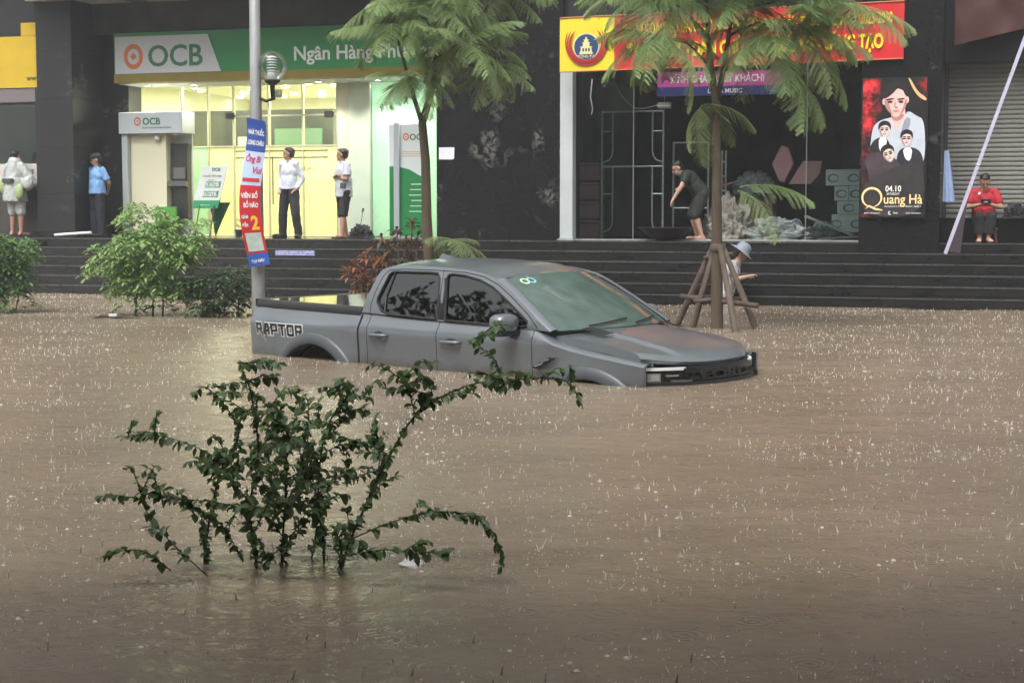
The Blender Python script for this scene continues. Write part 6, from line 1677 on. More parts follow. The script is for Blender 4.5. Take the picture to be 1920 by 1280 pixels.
SKINM = mat('skin_tan', (0.40, 0.225, 0.15), 0.5, var=0.08, vscale=12)
HAIRM = mat('hair_black', (0.012, 0.010, 0.010), 0.5, var=0.3, vscale=60)
EYEM = mat('eye_dark', (0.02, 0.015, 0.012), 0.3)
def person(label, s, t, z, facing, J, wear, head_yaw=0, head_pitch=0, hair='short', skin=SKINM, world=None, curl=0.5):
    """J: joints in the body frame (x to the body's right... +x, +y ahead, z up). wear: list of (name, material, builder)"""
    j = {k: Vector(v) for k, v in J.items()}
    F = Flesh()
    spine = (j['chest'] - j['pelvis'])
    F.ell(j['pelvis'], (0.150, 0.105, 0.12), spine); F.ell(j['pelvis'].lerp(j['chest'], 0.5), (0.135, 0.098, 0.17), spine)
    F.ell(j['chest'], (0.160, 0.105, 0.17), spine)
    F.limb(j['shL'], j['shR'], 0.058, 0.058)
    F.limb(j['chest'] + (j['neck'] - j['chest']) * 0.5, j['head'] - Vector((0, 0, 0.05)), 0.062, 0.052)
    for q in 'LR':
        F.limb(j['sh' + q], j['el' + q], 0.052, 0.040); F.limb(j['el' + q], j['wr' + q], 0.040, 0.026)
        hd_ = j.get('ha' + q, j['wr' + q] + (j['wr' + q] - j['el' + q]))
        hand(F, j['wr' + q], hd_ - j['wr' + q], curl, 1 if q == 'L' else -1)
        F.limb(j['hi' + q], j['kn' + q], 0.082, 0.053); F.limb(j['kn' + q], j['kn' + q].lerp(j['an' + q], 0.35), 0.053, 0.056); F.limb(j['kn' + q].lerp(j['an' + q], 0.35), j['an' + q], 0.056, 0.036)
        to = j['to' + q]; he = j['an' + q] - (to - j['an' + q]) * 0.25; he.z = to.z
        F.limb(he, to, 0.036, 0.032); F.limb(j['an' + q], he, 0.037, 0.036)
        for k in range(5): F.limb(to + Vector(((k - 2) * 0.014, 0, 0)), to + (to - he).normalized() * (0.035 - 0.003 * abs(k - 1)) + Vector(((k - 2) * 0.016, 0, -0.012)), 0.014, 0.011)
    H = Matrix.Rotation(R(head_yaw), 3, 'Z') @ Matrix.Rotation(R(-head_pitch), 3, 'X')
    hp = lambda x, y, z_: j['head'] + H @ Vector((x, y, z_))
    Hax = H @ Vector((0, 0, 1))
    F.mb.ball(hp(0, -0.012, 0.028), (0.076, 0.094, 0.092), 20, 14, H)
    F.mb.ball(hp(0, 0.022, -0.04), (0.058, 0.066, 0.076), 18, 12, H)
    F.mb.ball(hp(0, 0.062, -0.085), (0.026, 0.022, 0.02), 12, 8, H)
    F.limb(hp(0, 0.084, 0.012), hp(0, 0.103, -0.026), 0.009, 0.014)
    for sx in (-1, 1):
        F.mb.ball(hp(sx * 0.077, -0.008, -0.008), (0.012, 0.022, 0.032), 10, 8, H)
        F.mb.ball(hp(sx * 0.034, 0.078, 0.028), (0.024, 0.012, 0.008), 10, 6, H)
    body = F.fuse('person', skin, None, 0.0105, 3)
    body.location = fw(s, t, z) if world is None else world
    body.rotation_euler = (0, 0, -TH + R(facing))
    tag(body, label, 'person')
    for sx in (-1, 1):
        MB().ball(hp(sx * 0.032, 0.079, 0.008), (0.014, 0.009, 0.007), 8, 6, H).build('eye', EYEM, body, True)
        MB().ball(hp(sx * 0.033, 0.086, 0.030), (0.020, 0.007, 0.005), 8, 6, H).build('eyebrow', HAIRM, body, True)
    MB().ball(hp(0, 0.088, -0.056), (0.025, 0.008, 0.005), 8, 6, H).build('mouth', mat('lip', (0.22, 0.09, 0.07), 0.5), body, True)
    if hair:
        h_ = Flesh()
        h_.mb.ball(hp(0, -0.034, 0.046), (0.082, 0.092, 0.082), 20, 14, H)
        h_.mb.ball(hp(0, -0.055, 0.0), (0.079, 0.062, 0.075), 16, 10, H)
        h_.mb.ball(hp(0, 0.02, 0.092), (0.064, 0.055, 0.026), 14, 8, H)
        h_.fuse('hair', HAIRM, body, 0.012, 3, 0.006, 4)
    for name, m, fn in wear:
        f2 = Flesh(); fn(f2, j); f2.fuse(name, m, body, 0.012, 4, 0.009, len(label))
    return body, hp, H

def stand(h=1.0, **kw):
    J = dict(pelvis=(0, 0, 0.90), chest=(0, 0, 1.22), neck=(0, 0.0, 1.42), head=(0, 0.025, 1.545), shL=(-0.165, 0, 1.355), shR=(0.165, 0, 1.355),
             elL=(-0.22, -0.02, 1.08), elR=(0.22, -0.02, 1.08), wrL=(-0.23, 0.05, 0.84), wrR=(0.23, 0.05, 0.84),
             hiL=(-0.085, 0, 0.86), hiR=(0.085, 0, 0.86), knL=(-0.10, 0.02, 0.47), knR=(0.10, 0.02, 0.47), anL=(-0.11, 0, 0.085), anR=(0.11, 0, 0.085), toL=(-0.13, 0.16, 0.035), toR=(0.13, 0.16, 0.035))
    J.update(kw)
    return {k: tuple(c * h for c in v) for k, v in J.items()}
def shirt(sleeve, hem=0.10, puff=0.02):
    """sleeve: 0.55 = short, 1 = long (to the wrist)"""
    def fn(f, j):
        sp_ = j['chest'] - j['pelvis']
        f.ell(j['chest'], (0.165 + puff, 0.112 + puff, 0.175), sp_)
        f.ell(j['pelvis'].lerp(j['chest'], 0.5), (0.146 + puff, 0.112 + puff, 0.2), sp_)
        f.limb(j['pelvis'].lerp(j['chest'], 0.55), j['pelvis'] - sp_.normalized() * hem, 0.118 + puff, 0.128 + puff, False, True, 20)
        for sx in (-0.045, 0.045):
            o_ = (j['shR'] - j['shL']).normalized() * sx
            f.limb(j['pelvis'].lerp(j['chest'], 0.6) + o_, j['pelvis'] - sp_.normalized() * hem + o_, 0.11 + puff, 0.118 + puff, False, True, 20)
        f.limb(j['shL'], j['shR'], 0.062, 0.062)
        f.limb(j['neck'] - Vector((0, 0, 0.05)), j['neck'] + Vector((0, 0.005, 0.012)), 0.075, 0.066, False, True)
        for q in 'LR':
            if sleeve <= 0.6: f.limb(j['sh' + q], j['sh' + q].lerp(j['el' + q], sleeve / 0.6 * 0.8), 0.066, 0.070, False, True)
            else:
                f.limb(j['sh' + q], j['el' + q], 0.060, 0.050); f.limb(j['el' + q], j['el' + q].lerp(j['wr' + q], 0.97), 0.050, 0.037, False, True)
    return fn
def trousers(to=1.0, puff=0.02):
    def fn(f, j):
        sp_ = j['chest'] - j['pelvis']
        f.ell(j['pelvis'], (0.152 + puff, 0.11 + puff, 0.115), sp_)
        f.limb(j['pelvis'] + sp_.normalized() * 0.02, j['pelvis'] + sp_.normalized() * 0.11, 0.125, 0.118, False, True, 18)
        for q in 'LR':
            f.limb(j['hi' + q], j['kn' + q], 0.088 + puff, 0.062 + puff)
            if to < 1:
                p = j['kn' + q].lerp(j['an' + q], max(0, to - 0.5) * 2) if to > 0.5 else j['hi' + q].lerp(j['kn' + q], to * 2)
                f.limb(j['kn' + q], p, 0.064 + puff, 0.066 + puff, False, True)
            else: f.limb(j['kn' + q], j['an' + q] - Vector((0, 0, 0.03)), 0.062 + puff, 0.052 + puff, False, True)
    return fn
def shoe(q):
    def fn(f, j):
        to = j['to' + q]; he = j['an' + q] - (to - j['an' + q]) * 0.3; he.z = to.z
        f.limb(he, to + (to - he).normalized() * 0.05, 0.048, 0.042); f.limb(he + Vector((0, 0, 0.03)), he.lerp(to, 0.5) + Vector((0, 0, 0.01)), 0.044, 0.04)
    return fn
M_trs = mat('trousers_black', (0.016, 0.016, 0.018), 0.8, var=0.25, vscale=10)
M_navy = mat('trousers_navy', (0.014, 0.017, 0.026), 0.8, var=0.25, vscale=10)
M_shoe = mat('shoe_black', (0.015, 0.015, 0.015), 0.4)

# guard: hands behind the back, cap
hs = 0.95
J = stand(hs, elL=(-0.25, -0.10, 1.09), elR=(0.25, -0.10, 1.09), wrL=(-0.09, -0.19, 0.93), wrR=(0.09, -0.19, 0.93), haL=(0.02, -0.18, 0.88), haR=(-0.02, -0.18, 0.88))
gd, hp, H = person('guard in light blue shirt and dark cap, hands behind the back', -9.14, 2.45, PLAT, 158, J,
    [('shirt', mat('shirt_blue', (0.20, 0.40, 0.72), 0.7, var=0.14, vscale=9), shirt(0.58, 0.03)), ('trousers', M_navy, trousers()), *[('shoe', M_shoe, shoe(q)) for q in 'LR']], head_yaw=-32, head_pitch=12)
cp_ = Flesh(); cp_.mb.ball(hp(0, -0.012, 0.070), (0.096, 0.112, 0.070), 20, 12, H); cp_.fuse('cap', M_navy, gd, 0.011, 3)
MB().add([hp(-0.07, 0.07, 0.062), hp(0.07, 0.07, 0.062), hp(0.05, 0.175, 0.045), hp(-0.05, 0.175, 0.045), hp(-0.07, 0.07, 0.072), hp(0.07, 0.07, 0.072), hp(0.05, 0.175, 0.053), hp(-0.05, 0.175, 0.053)],
         [(0, 1, 2, 3), (4, 7, 6, 5), (0, 3, 7, 4), (1, 5, 6, 2), (2, 6, 7, 3)]).build('cap_peak', M_navy, gd)
MB().lathe([(0.143, -0.02), (0.15, 0.0), (0.143, 0.02)], 24, (0, 0, 0.945), Matrix.Diagonal((1, 0.80, 1, 1))).build('belt', mat('belt_black', (0.01, 0.01, 0.01), 0.4), gd, True)
for sx in (-1, 1): MB().poly([(sx * 0.10, 0.02, 1.355), (sx * 0.19, 0.02, 1.345), (sx * 0.19, 0.05, 1.335), (sx * 0.10, 0.055, 1.345)], (0, 0, 0.022)).build('epaulette', M_navy, gd)

# man in white shirt, hands in pockets, legs apart
J = stand(1.0, hiL=(-0.09, 0, 0.86), hiR=(0.09, 0, 0.86), knL=(-0.17, 0.06, 0.46), knR=(0.14, 0.03, 0.46), anL=(-0.20, 0.0, 0.085), anR=(0.17, 0.0, 0.085), toL=(-0.26, 0.14, 0.035), toR=(0.21, 0.15, 0.035),
          elL=(-0.245, -0.08, 1.09), elR=(0.245, -0.08, 1.09), wrL=(-0.19, 0.04, 0.90), wrR=(0.19, 0.04, 0.90), haL=(-0.16, 0.10, 0.86), haR=(0.16, 0.10, 0.86))
m1, hp, H = person('man in white long sleeved shirt and black trousers with hands in pockets', -5.06, 2.4, PLAT, 168, J,
    [('shirt', mat('shirt_white', (0.62, 0.65, 0.72), 0.7, var=0.07, vscale=9), shirt(1.0, 0.0, 0.010)), ('trousers', M_trs, trousers()), *[('shoe', M_shoe, shoe(q)) for q in 'LR']], head_yaw=-58)

# man with folded arms, shorts
J = stand(0.98, elL=(-0.23, 0.05, 1.10), elR=(0.23, 0.05, 1.10), wrL=(0.02, 0.165, 1.13), wrR=(-0.02, 0.185, 1.16), haL=(0.14, 0.13, 1.15), haR=(-0.14, 0.14, 1.18), hiL=(-0.085, 0, 0.86), hiR=(0.085, 0, 0.86),
          knL=(-0.10, 0.06, 0.46), knR=(0.11, -0.02, 0.46), anL=(-0.13, 0.10, 0.085), anR=(0.12, -0.10, 0.085), toL=(-0.17, 0.25, 0.035), toR=(0.16, 0.05, 0.035))
m2, hp, H = person('man in grey striped short sleeved shirt and black shorts with folded arms', -3.98, 2.4, PLAT, 138, J,
    [('shirt', mat('shirt_grey_stripe', (0.42, 0.44, 0.50), 0.75, color2=(0.62, 0.64, 0.68), vscale=40, stretch=(6, 6, 0.3)), shirt(0.60, 0.13, 0.028)), ('shorts', M_trs, trousers(0.56, 0.025)), *[('sandal', mat('sandal', (0.05, 0.04, 0.035), 0.6), lambda f, j, q=q: f.limb(j['to' + q] + Vector((0, 0.05, -0.022)), j['an' + q] + Vector((0, -0.07, -0.072)), 0.03, 0.03)) for q in 'LR']], head_yaw=-38)
MB().cbox(-0.35, -0.20, 0.10, 0.17, 0.90, 1.02, b=0.02).build('pouch', mat('pouch_grey', (0.07, 0.075, 0.075), 0.6), m2)

# stooping man in the emptied shop, reaching for the basin
J = dict(pelvis=(0, 0, 0.80), chest=(0, 0.20, 1.04), neck=(0, 0.33, 1.16), head=(0, 0.42, 1.22), shL=(-0.16, 0.28, 1.13), shR=(0.16, 0.28, 1.13),
         elL=(-0.22, 0.40, 0.90), wrL=(-0.22, 0.53, 0.70), elR=(0.30, 0.16, 1.0), wrR=(0.17, 0.33, 0.90), haL=(-0.22, 0.57, 0.62), haR=(0.10, 0.40, 0.88),
         hiL=(-0.09, 0, 0.78), hiR=(0.09, 0, 0.78), knL=(-0.11, 0.12, 0.44), knR=(0.11, 0.14, 0.44), anL=(-0.12, 0.02, 0.085), anR=(0.12, 0.05, 0.085), toL=(-0.14, 0.18, 0.035), toR=(0.14, 0.21, 0.035))
SK2 = mat('skin_light', (0.52, 0.31, 0.22), 0.5, var=0.06, vscale=12)
m3, hp, H = person('stooping man in dark tee shirt and shorts reaching over the purple basin', 2.62, 2.45, PLAT + 0.0, 112, J,
    [('shirt', mat('tee_dark_green', (0.022, 0.035, 0.026), 0.8, var=0.3, vscale=8), shirt(0.5, 0.06, 0.022)), ('shorts', mat('shorts_dark', (0.025, 0.026, 0.024), 0.8, var=0.3, vscale=8), trousers(0.50, 0.03))], head_pitch=30, skin=SK2)
MB().lathe([(0.036, -0.014), (0.041, 0.0), (0.036, 0.014)], 14, (0.20, 0.29, 0.925)).build('wristwatch', mat('watch_white', (0.75, 0.74, 0.70), 0.3), m3, True)

# seated person in red looking at a phone
J = dict(pelvis=(0, 0, 0.36), chest=(0, 0.06, 0.66), neck=(0, 0.10, 0.86), head=(0, 0.16, 0.965), shL=(-0.165, 0.08, 0.80), shR=(0.165, 0.08, 0.80),
         elL=(-0.25, 0.14, 0.56), elR=(0.25, 0.14, 0.56), wrL=(-0.07, 0.34, 0.60), wrR=(0.07, 0.34, 0.60), haL=(-0.01, 0.38, 0.64), haR=(0.01, 0.38, 0.64),
         hiL=(-0.085, 0.03, 0.33), hiR=(0.085, 0.03, 0.33), knL=(-0.10, 0.38, 0.42), knR=(0.10, 0.38, 0.42), anL=(-0.06, 0.36, 0.085), anR=(0.08, 0.34, 0.085), toL=(-0.08, 0.50, 0.035), toR=(0.10, 0.48, 0.035))
m4, hp, H = person('person in red tee shirt seated by the shutter looking at a phone', 7.24, 2.22, PLAT, 186, J,
    [('shirt', mat('tee_red', (0.46, 0.018, 0.035), 0.75, var=0.15, vscale=8), shirt(0.58, 0.02, 0.025)), ('trousers', M_trs, trousers(0.92, 0.018))], head_pitch=38, skin=SK2)
MB().poly([(0.06, 0.22, 0.80), (0.10, 0.215, 0.80), (0.11, 0.222, 0.76), (0.075, 0.225, 0.765)], (0, 0.006, 0)).build('shirt_print', mat('print_white', (0.7, 0.7, 0.7), 0.6), m4)
ph = tag(MB().cbox(-0.075, 0.075, -0.006, 0.006, 0, 0.07, b=0.004).build('phone', mat('phone_dark', (0.02, 0.02, 0.025), 0.2), None, False, m4.location + Matrix.Rotation(-TH + R(186), 3, 'Z') @ Vector((0, 0.415, 0.615)), (0, 0, -TH)), 'dark phone held in both hands by the person in red', 'phone')
stl = fthing('low_stool', 'low reddish stool under the person in red', 'stool', 7.30, 2.24, PLAT)
MB().cbox(-0.16, 0.17, -0.14, 0.16, 0.20, 0.235, b=0.015).build('seat', mat('stool_red', (0.16, 0.03, 0.03), 0.5), stl)
for a in (-1, 1):
    for b_ in (-1, 1): MB().tube([(a * 0.15, b_ * 0.13, 0), (a * 0.12, b_ * 0.10, 0.2)], 0.022, 7).build('leg', mat('stool_red', (0.16, 0.03, 0.03), 0.5), stl)

# person in a pale rain cape seen from behind
J = stand(0.98, elL=(-0.27, 0.02, 1.10), elR=(0.30, 0.05, 1.12), wrL=(-0.22, 0.2, 0.95), wrR=(0.36, 0.16, 1.0))
cape = mat('cape_white', (0.60, 0.64, 0.60), 0.35, color2=(0.42, 0.46, 0.45), vscale=5, trans=0.15)
def cape_fn(f, j):
    f.limb((0, -0.01, 1.40), (0, -0.02, 0.95), 0.13, 0.20, False, True, 22); f.limb((0, -0.02, 1.1), (0, -0.02, 0.66), 0.20, 0.235, True, True, 22)
    for q in 'LR': f.limb(j['sh' + q], j['el' + q], 0.085, 0.095); f.limb(j['el' + q], j['wr' + q], 0.095, 0.085, False, True)
    f.ell((0.30, 0.0, 1.0), (0.12, 0.10, 0.14))
m5, hp, H = person('bare legged person in a pale rain cape standing by the left shopfront', -10.62, 1.95, PLAT + 0.02, -8, J, [('rain_cape', cape, cape_fn), ('shorts', mat('shorts_pale', (0.5, 0.54, 0.52), 0.7), trousers(0.45, 0.03))])
for sx in (-0.17, 0.22): MB().ball((sx, -0.14, 0.95 if sx < 0 else 0.84), (0.09, 0.07, 0.16), 12, 9).build('lime_panel', mat('lime', (0.34, 0.44, 0.20), 0.5, var=0.15), m5, True)
MB().cbox(-0.12, 0.13, -0.26, -0.16, 1.02, 1.10, b=0.02).build('strap', mat('strap_dark', (0.06, 0.065, 0.07), 0.6), m5)

# wading person in floral clothes with a pale hat, behind the tree prop
J = dict(pelvis=(0, 0, 0.98), chest=(0, 0.10, 1.28), neck=(0, 0.18, 1.46), head=(0, 0.25, 1.56), shL=(-0.15, 0.13, 1.40), shR=(0.15, 0.13, 1.40),
         elL=(-0.19, 0.13, 1.18), wrL=(-0.16, 0.34, 1.20), elR=(0.20, 0.13, 1.17), wrR=(0.16, 0.36, 1.22),
         hiL=(-0.085, 0, 0.92), hiR=(0.085, 0, 0.92), knL=(-0.10, 0.06, 0.48), knR=(0.10, 0.06, 0.48), anL=(-0.11, 0, 0.085), anR=(0.11, 0, 0.085), toL=(-0.13, 0.16, 0.035), toR=(0.13, 0.16, 0.035))
J = {k: tuple(c * 0.97 for c in v) for k, v in J.items()}
floral = mat('floral_cloth', (0.62, 0.60, 0.62), 0.75, color2=(0.06, 0.08, 0.11), vscale=13)
m6, hp, H = person('wading person in grey floral clothes and pale brimmed hat behind the tree prop', 0, 0, 0, -75, J,
    [('blouse', floral, shirt(0.55, 0.20, 0.03)), ('trousers', floral, trousers(1.0, 0.025))], head_pitch=32, skin=SK2, world=Vector((3.27, 24.6, -0.72)))
ht = MB().lathe([(0.0, 0.13), (0.05, 0.125), (0.10, 0.10), (0.115, 0.05), (0.12, 0.0), (0.20, -0.035), (0.205, -0.04), (0.12, -0.012), (0.0, -0.01)], 24, M=Matrix.Translation(hp(0, -0.01, 0.07)) @ (Matrix.Rotation(R(-38), 4, 'X')))
ht.build('hat', mat('hat_grey', (0.22, 0.25, 0.30), 0.6), m6, True)
# ------------------------------------------------------------------ lamp post with globe and hanging advert
LPX, LPY = -3.46, 21.8
lpst = tag(empty('street_lamp', (LPX, LPY, GROUND)), 'grey lamp post with one clear louvred globe lantern beside the bank steps', 'street lamp')
M_post = mat('post_grey', (0.25, 0.26, 0.26), 0.55, metal=0.3, color2=(0.36, 0.37, 0.36), vscale=6, stretch=(1, 1, 0.3), bump=0.15, bscale=40)
MB().tube([(0, 0, 0), (0, 0, 1.4), (0, 0, 3.0), (0, 0, 8.0)], [0.105, 0.092, 0.082, 0.06], 16).build('pole', M_post, lpst, True)
MB().tube([(0.05, -0.03, 2.97 - GROUND), (0.15, -0.05, 2.93 - GROUND), (0.27, -0.06, 2.97 - GROUND)], 0.022, 7).build('bracket', mat('bracket_black', (0.02, 0.02, 0.02), 0.45), lpst, True)
gx, gy, gz = 0.235, -0.06, 3.40 - GROUND
lb = MB().tube([(gx, gy, gz - 0.42), (gx, gy, gz - 0.26), (gx, gy, gz - 0.22), (gx, gy, gz - 0.19)], [0.03, 0.035, 0.10, 0.11], 14).build('lantern_base', mat('bracket_black', (0.02, 0.02, 0.02), 0.45), lpst, True)
MB().ball((gx, gy, gz), 0.197, 24, 16).build('globe', glass('globe_clear', (0.92, 0.95, 0.94), refl=0.5), lpst, True)
lv = MB().tube([(gx, gy, gz - 0.18), (gx, gy, gz - 0.08)], 0.065, 14).build('lamp_holder', mat('louvre_white', (0.7, 0.72, 0.72), 0.4), lpst)
for k in range(6):
    z = gz - 0.075 + 0.036 * k
    MB().lathe([(0.030, 0.018), (0.075, 0.0), (0.075, 0.006), (0.030, 0.024)], 16, (gx, gy, z)).build('louvre', mat('louvre_white', (0.7, 0.72, 0.72), 0.4), lv)

# advert ribbon strapped to the post, waving out of plane
ab = tag(empty('hanging_advert', (LPX, LPY - 0.175, 0.72)), 'tall blue and red pharmacy advert ribbon strapped to the lamp post', 'banner')
def ax_(v): return -0.015 + 0.085 * math.sin(5.2 * v + 2.2) * (1 - v) ** 0.5 + 0.03 * v
def ay_(u, v): return -0.01 - 0.05 * math.sin(5.0 * v) + 0.045 * u * math.sin(4 * v + 0.5)
def apt(u, v, off=0.0):
    tilt = 0.05 * (1 - v) - 0.03
    return (ax_(v) + u * 0.135, ay_(u, v) - off, 1.96 * v + tilt * u)
def apatch(name, m, u0, u1, v0, v1, off, nu=6):
    nv = max(2, int((v1 - v0) * 40))
    MB().grid([[apt(u0 + (u1 - u0) * i / nu, v0 + (v1 - v0) * j / nv, off) for i in range(nu + 1)] for j in range(nv + 1)]).build(name, m, ab, True)
def atext(body, size, m, u, v, width, bold=0.003, off=0.005, shear=0.0):
    t_ = text('lettering', body, size, m, ab, (0, 0, 0), extrude=0.0, bold=bold, width=width, shear=shear)
    t_.rotation_euler = (0, 0, 0)
    for q in t_.data.vertices:
        q.co = Vector(apt(u + q.co.x / 0.135, v + q.co.y / 1.96, off))
A_blue = mat('advert_blue', lin(40, 72, 150), 0.5, var=0.08); A_pale = mat('advert_pale', lin(178, 196, 226), 0.5, var=0.05); A_red = mat('advert_red', lin(196, 36, 48), 0.5, var=0.08)
A_w = mat('advert_white', (0.72, 0.73, 0.75), 0.5); A_pink = mat('advert_crimson', lin(190, 50, 90), 0.5); A_y = mat('advert_yellow', lin(240, 190, 60), 0.5); A_b2 = mat('advert_blue_bright', lin(48, 96, 190), 0.5)
apatch('backing', A_blue, -1, 1, 0.78, 1.0, 0.0)
apatch('backing', A_pale, -1, 1, 0.55, 0.78, 0.0)
apatch('backing', A_red, -1, 1, 0.085, 0.55, 0.0)
apatch('backing', A_b2, -1, 1, 0.0, 0.085, 0.0)
apatch('product_print', mat('advert_product', (0.62, 0.66, 0.68), 0.5, color2=(0.35, 0.50, 0.38), vscale=14), -0.75, 0.75, 0.10, 0.225, 0.004)
apatch('smile', A_red, -0.85, 0.8, 0.575, 0.60, 0.004)
atext('NHÀ THUỐC', 0.085, A_w, -0.85, 0.895, 0.22); atext('LONG CHÂU', 0.085, A_w, -0.85, 0.825, 0.22)
atext('Ông Bi', 0.12, A_pink, -0.85, 0.71, 0.20, shear=0.2); atext('Vui', 0.12, A_pink, -0.1, 0.635, 0.13, shear=0.2)
atext('VIÊN BỔ', 0.085, A_w, -0.85, 0.465, 0.22, 0.004); atext('BỔ NÃO', 0.085, A_w, -0.6, 0.40, 0.19, 0.004)
atext('GIẢM', 0.06, A_w, -0.85, 0.325, 0.085, 0.003); atext('ĐẾN', 0.06, A_w, -0.85, 0.27, 0.075, 0.003); atext('2', 0.25, A_y, 0.0, 0.25, 0.10, 0.010)
atext('TẠI ĐÂY', 0.05, A_w, -0.7, 0.025, 0.18)

# ------------------------------------------------------------------ floating litter
fo = MB(); pts = []
rn = random.Random(5)
vs = []; n = 16
for i in range(6):
    th = math.pi * 0.5 * i / 5
    for k in range(n):
        a = 2 * math.pi * k / n
        q = 1 + 0.35 * mnoise.noise(Vector((math.cos(a) * 1.5, math.sin(a) * 1.5, i * 0.6)))
        vs.append((0.048 * math.sin(th) * math.cos(a) * q, 0.038 * math.sin(th) * math.sin(a) * q, 0.042 * math.cos(th) * q - 0.004))
fo.add(vs, [(i * n + k, (i + 1) * n + k, (i + 1) * n + (k + 1) % n, i * n + (k + 1) % n) for i in range(5) for k in range(n)])
tag(fo.build('foam_scrap', mat('foam_white', (0.62, 0.62, 0.60), 0.5, var=0.1, vscale=30), None, False, (-0.415, 6.5, 0.0)), 'crumpled white plastic scrap floating beside the foreground shrub', 'litter')
dbr = tag(empty('floating_branch', (-5.5, 21.7, 0)), 'dark broken twig with a white scrap floating before the leafy shrub', 'branch')
MB().tube([(-0.20, 0, 0.0), (-0.10, 0.02, 0.03), (0.05, 0, 0.03), (0.2, -0.02, 0.015), (0.45, 0, 0.005)], [0.008, 0.02, 0.02, 0.012, 0.006], 6).build('twig', M_twig, dbr)
MB().cbox(0.03, 0.14, -0.05, 0.0, 0.03, 0.065, b=0.008).build('scrap', mat('foam_white', (0.62, 0.62, 0.60), 0.5, var=0.1, vscale=30), dbr)

# ------------------------------------------------------------------ rain splashes on the flood (nobody could count them)
rn = random.Random(31)
import numpy as np
rg = np.random.default_rng(31)
def scatter(n, keep=1.0):
    y = np.sqrt(rg.random(n) * (28.6 ** 2 - 3.4 ** 2) + 3.4 ** 2)
    x = rg.uniform(-0.36, 0.36, n) * y
    dx, dy = x + 0.085, y - 15.375
    lx = -(dx * math.cos(YAW) - dy * math.sin(YAW)); ly = -dx * math.sin(YAW) - dy * math.cos(YAW)
    ok = (y < 25.80 - 0.315 * x) & ~((np.abs(lx) < 2.62) & (np.abs(ly) < 0.97))
    # gusts: the rain falls in drifts, not evenly
    ph = np.sin(x * 0.7 + 2.3 * np.sin(y * 0.23)) * np.sin(y * 0.31 + 1.8 * np.sin(x * 0.4)) * 0.5 + 0.5
    ok &= rg.random(n) < 0.62 + 0.38 * ph
    return x[ok], y[ok]
def batch(x, y, tv, tf, sx, sz, lean=0.35):
    """copies of one small template (verts tv, quads/tris tf) at x, y with width sx and height sz"""
    n = len(x); tv = np.array(tv, float); a = rg.random(n) * 6.283
    lx, ly = rg.uniform(-lean, lean, n), rg.uniform(-lean, lean, n)
    ca, sa = np.cos(a)[:, None], np.sin(a)[:, None]
    px = (tv[None, :, 0] * ca - tv[None, :, 1] * sa) * sx[:, None]; py = (tv[None, :, 0] * sa + tv[None, :, 1] * ca) * sx[:, None]
    pz = tv[None, :, 2] * sz[:, None]
    up = np.maximum(pz, 0)
    v = np.stack([x[:, None] + px + lx[:, None] * up, y[:, None] + py + ly[:, None] * up, pz - 0.004], 2).reshape(-1, 3)
    f = (np.array(tf)[None] + (np.arange(n) * len(tv))[:, None, None]).reshape(-1, 3)
    return v, f
jet_v = [(-1, -0.6, 0), (1, -0.6, 0), (0, 1.1, 0), (-0.35, -0.2, 0.65), (0.35, -0.2, 0.65), (0, 0.4, 0.65), (0, 0, 1)]
jet_f = [(0, 1, 4), (0, 4, 3), (1, 2, 5), (1, 5, 4), (2, 0, 3), (2, 3, 5), (3, 4, 6), (4, 5, 6), (5, 3, 6)]
dome_v = [(math.cos(k), math.sin(k), 0) for k in (0, 1.257, 2.513, 3.77, 5.027)] + [(0.6 * math.cos(k), 0.6 * math.sin(k), 0.75) for k in (0, 1.257, 2.513, 3.77, 5.027)] + [(0, 0, 1)]
dome_f = [q for k in range(5) for q in ((k, (k + 1) % 5, 5 + (k + 1) % 5), (k, 5 + (k + 1) % 5, 5 + k), (5 + k, 5 + (k + 1) % 5, 10))]
drop_v = [(-1, 0, 0), (1, 0, 0), (0, 1, 0), (0, 0, 1)]
drop_f = [(0, 1, 3), (1, 2, 3), (2, 0, 3)]
V_, F_, off = [], [], 0
def put(n, tv, tf, wr, hr, p=1.0, lean=0.35):
    global off
    x, y = scatter(n)
    m_ = len(x)
    b_ = rg.random(m_) ** p
    v, f = batch(x, y, tv, tf, wr[0] + (wr[1] - wr[0]) * b_, hr[0] + (hr[1] - hr[0]) * b_ * rg.uniform(0.6, 1.2, m_), lean)
    V_.append(v); F_.append(f + off); off += len(v)
put(65000, drop_v, drop_f, (0.0022, 0.0050), (0.004, 0.012), 2.0)       # fine spatter
put(9000, jet_v, jet_f, (0.0026, 0.0066), (0.010, 0.048), 2.0)          # jets thrown up
put(6500, dome_v, dome_f, (0.004, 0.014), (0.003, 0.010), 1.5, 0.1)     # bubbles
put(2500, jet_v, jet_f, (0.0015, 0.003), (0.012, 0.04), 2.0, 1.2)       # leaning sprays
crn_v, crn_f = [], []
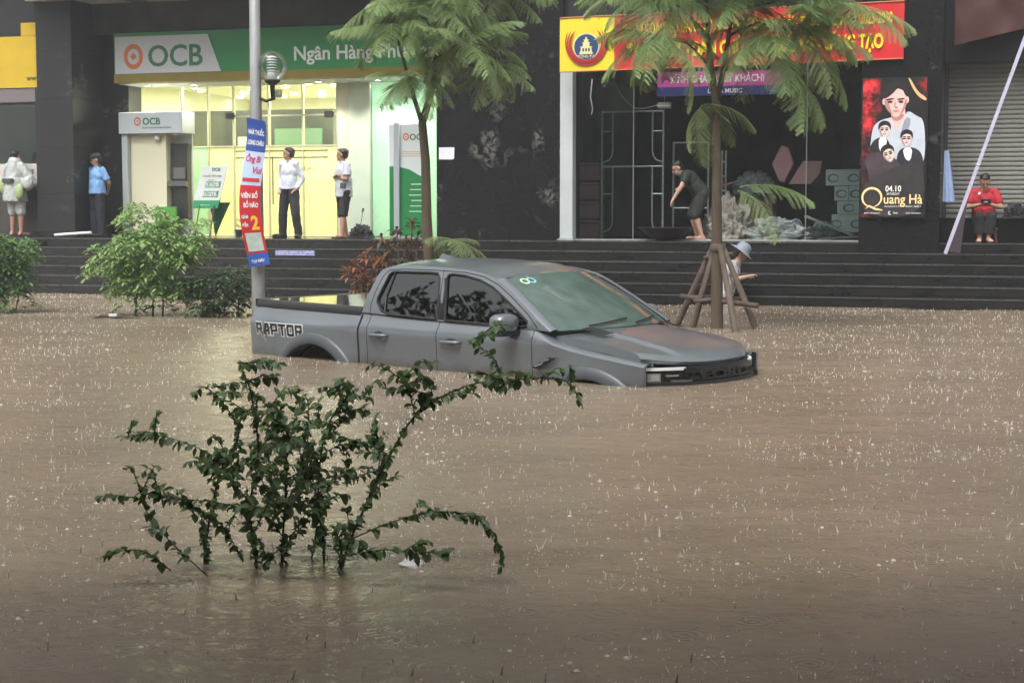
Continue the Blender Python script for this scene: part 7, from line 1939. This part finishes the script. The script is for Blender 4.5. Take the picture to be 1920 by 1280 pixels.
for k in range(7):
    a = k * 0.9; c_, s_ = math.cos(a), math.sin(a); L = (0.9, 0.5, 0.75, 0.4, 0.85, 0.6, 0.7)[k]; o_ = len(crn_v)
    crn_v += [(0.8 * c_ - 0.16 * s_, 0.8 * s_ + 0.16 * c_, 0), (0.8 * c_ + 0.16 * s_, 0.8 * s_ - 0.16 * c_, 0), (0.95 * c_, 0.95 * s_, 0), (1.5 * c_, 1.5 * s_, L)]
    crn_f += [(o_, o_ + 1, o_ + 3), (o_ + 1, o_ + 2, o_ + 3), (o_ + 2, o_, o_ + 3)]
o_ = len(crn_v); crn_v += [(-0.25, -0.15, 0), (0.25, -0.15, 0), (0, 0.25, 0), (0, 0, 1.25)]; crn_f += [(o_, o_ + 1, o_ + 3), (o_ + 1, o_ + 2, o_ + 3), (o_ + 2, o_, o_ + 3)]
put(2600, crn_v, crn_f, (0.005, 0.014), (0.008, 0.030), 1.8, 0.3)        # crowns
vv, ff = np.concatenate(V_), np.concatenate(F_)
me = bpy.data.meshes.new('rain_splashes')
me.vertices.add(len(vv)); me.vertices.foreach_set('co', vv.astype(np.float32).ravel())
me.loops.add(len(ff) * 3); me.loops.foreach_set('vertex_index', ff.astype(np.int32).ravel())
me.polygons.add(len(ff)); me.polygons.foreach_set('loop_start', np.arange(0, len(ff) * 3, 3, dtype=np.int32))
me.update(calc_edges=True); me.validate()
me.materials.append(mat('splash_water', (0.55, 0.50, 0.43), 0.25, spec=0.7))
o = link('rain_splashes', me)
tag(o, 'raindrop splashes and bubbles dotting the brown flood surface', 'splashes', kind='stuff')
bpy.data.scenes.remove(BENCH)

# ------------------------------------------------------------------ rain-laden air
hz = MB().box(-61, 61, -26, 61, -2.4, 25).build('haze', mat('haze_shell', (0.5, 0.5, 0.5)), None)
hm = bpy.data.materials.new('rain_haze'); hm.use_nodes = True
hn = hm.node_tree; hn.nodes.clear()
ho = hn.nodes.new('ShaderNodeOutputMaterial'); hv = hn.nodes.new('ShaderNodeVolumePrincipled')
hv.inputs['Color'].default_value = (0.93, 0.95, 0.95, 1); hv.inputs['Density'].default_value = 0.0028; hv.inputs['Anisotropy'].default_value = 0.2
hn.links.new(hv.outputs[0], ho.inputs['Volume'])
hz.data.materials.clear(); hz.data.materials.append(hm)
tag(hz, 'thin rain haze filling the air over the flooded street', 'haze', kind='stuff')
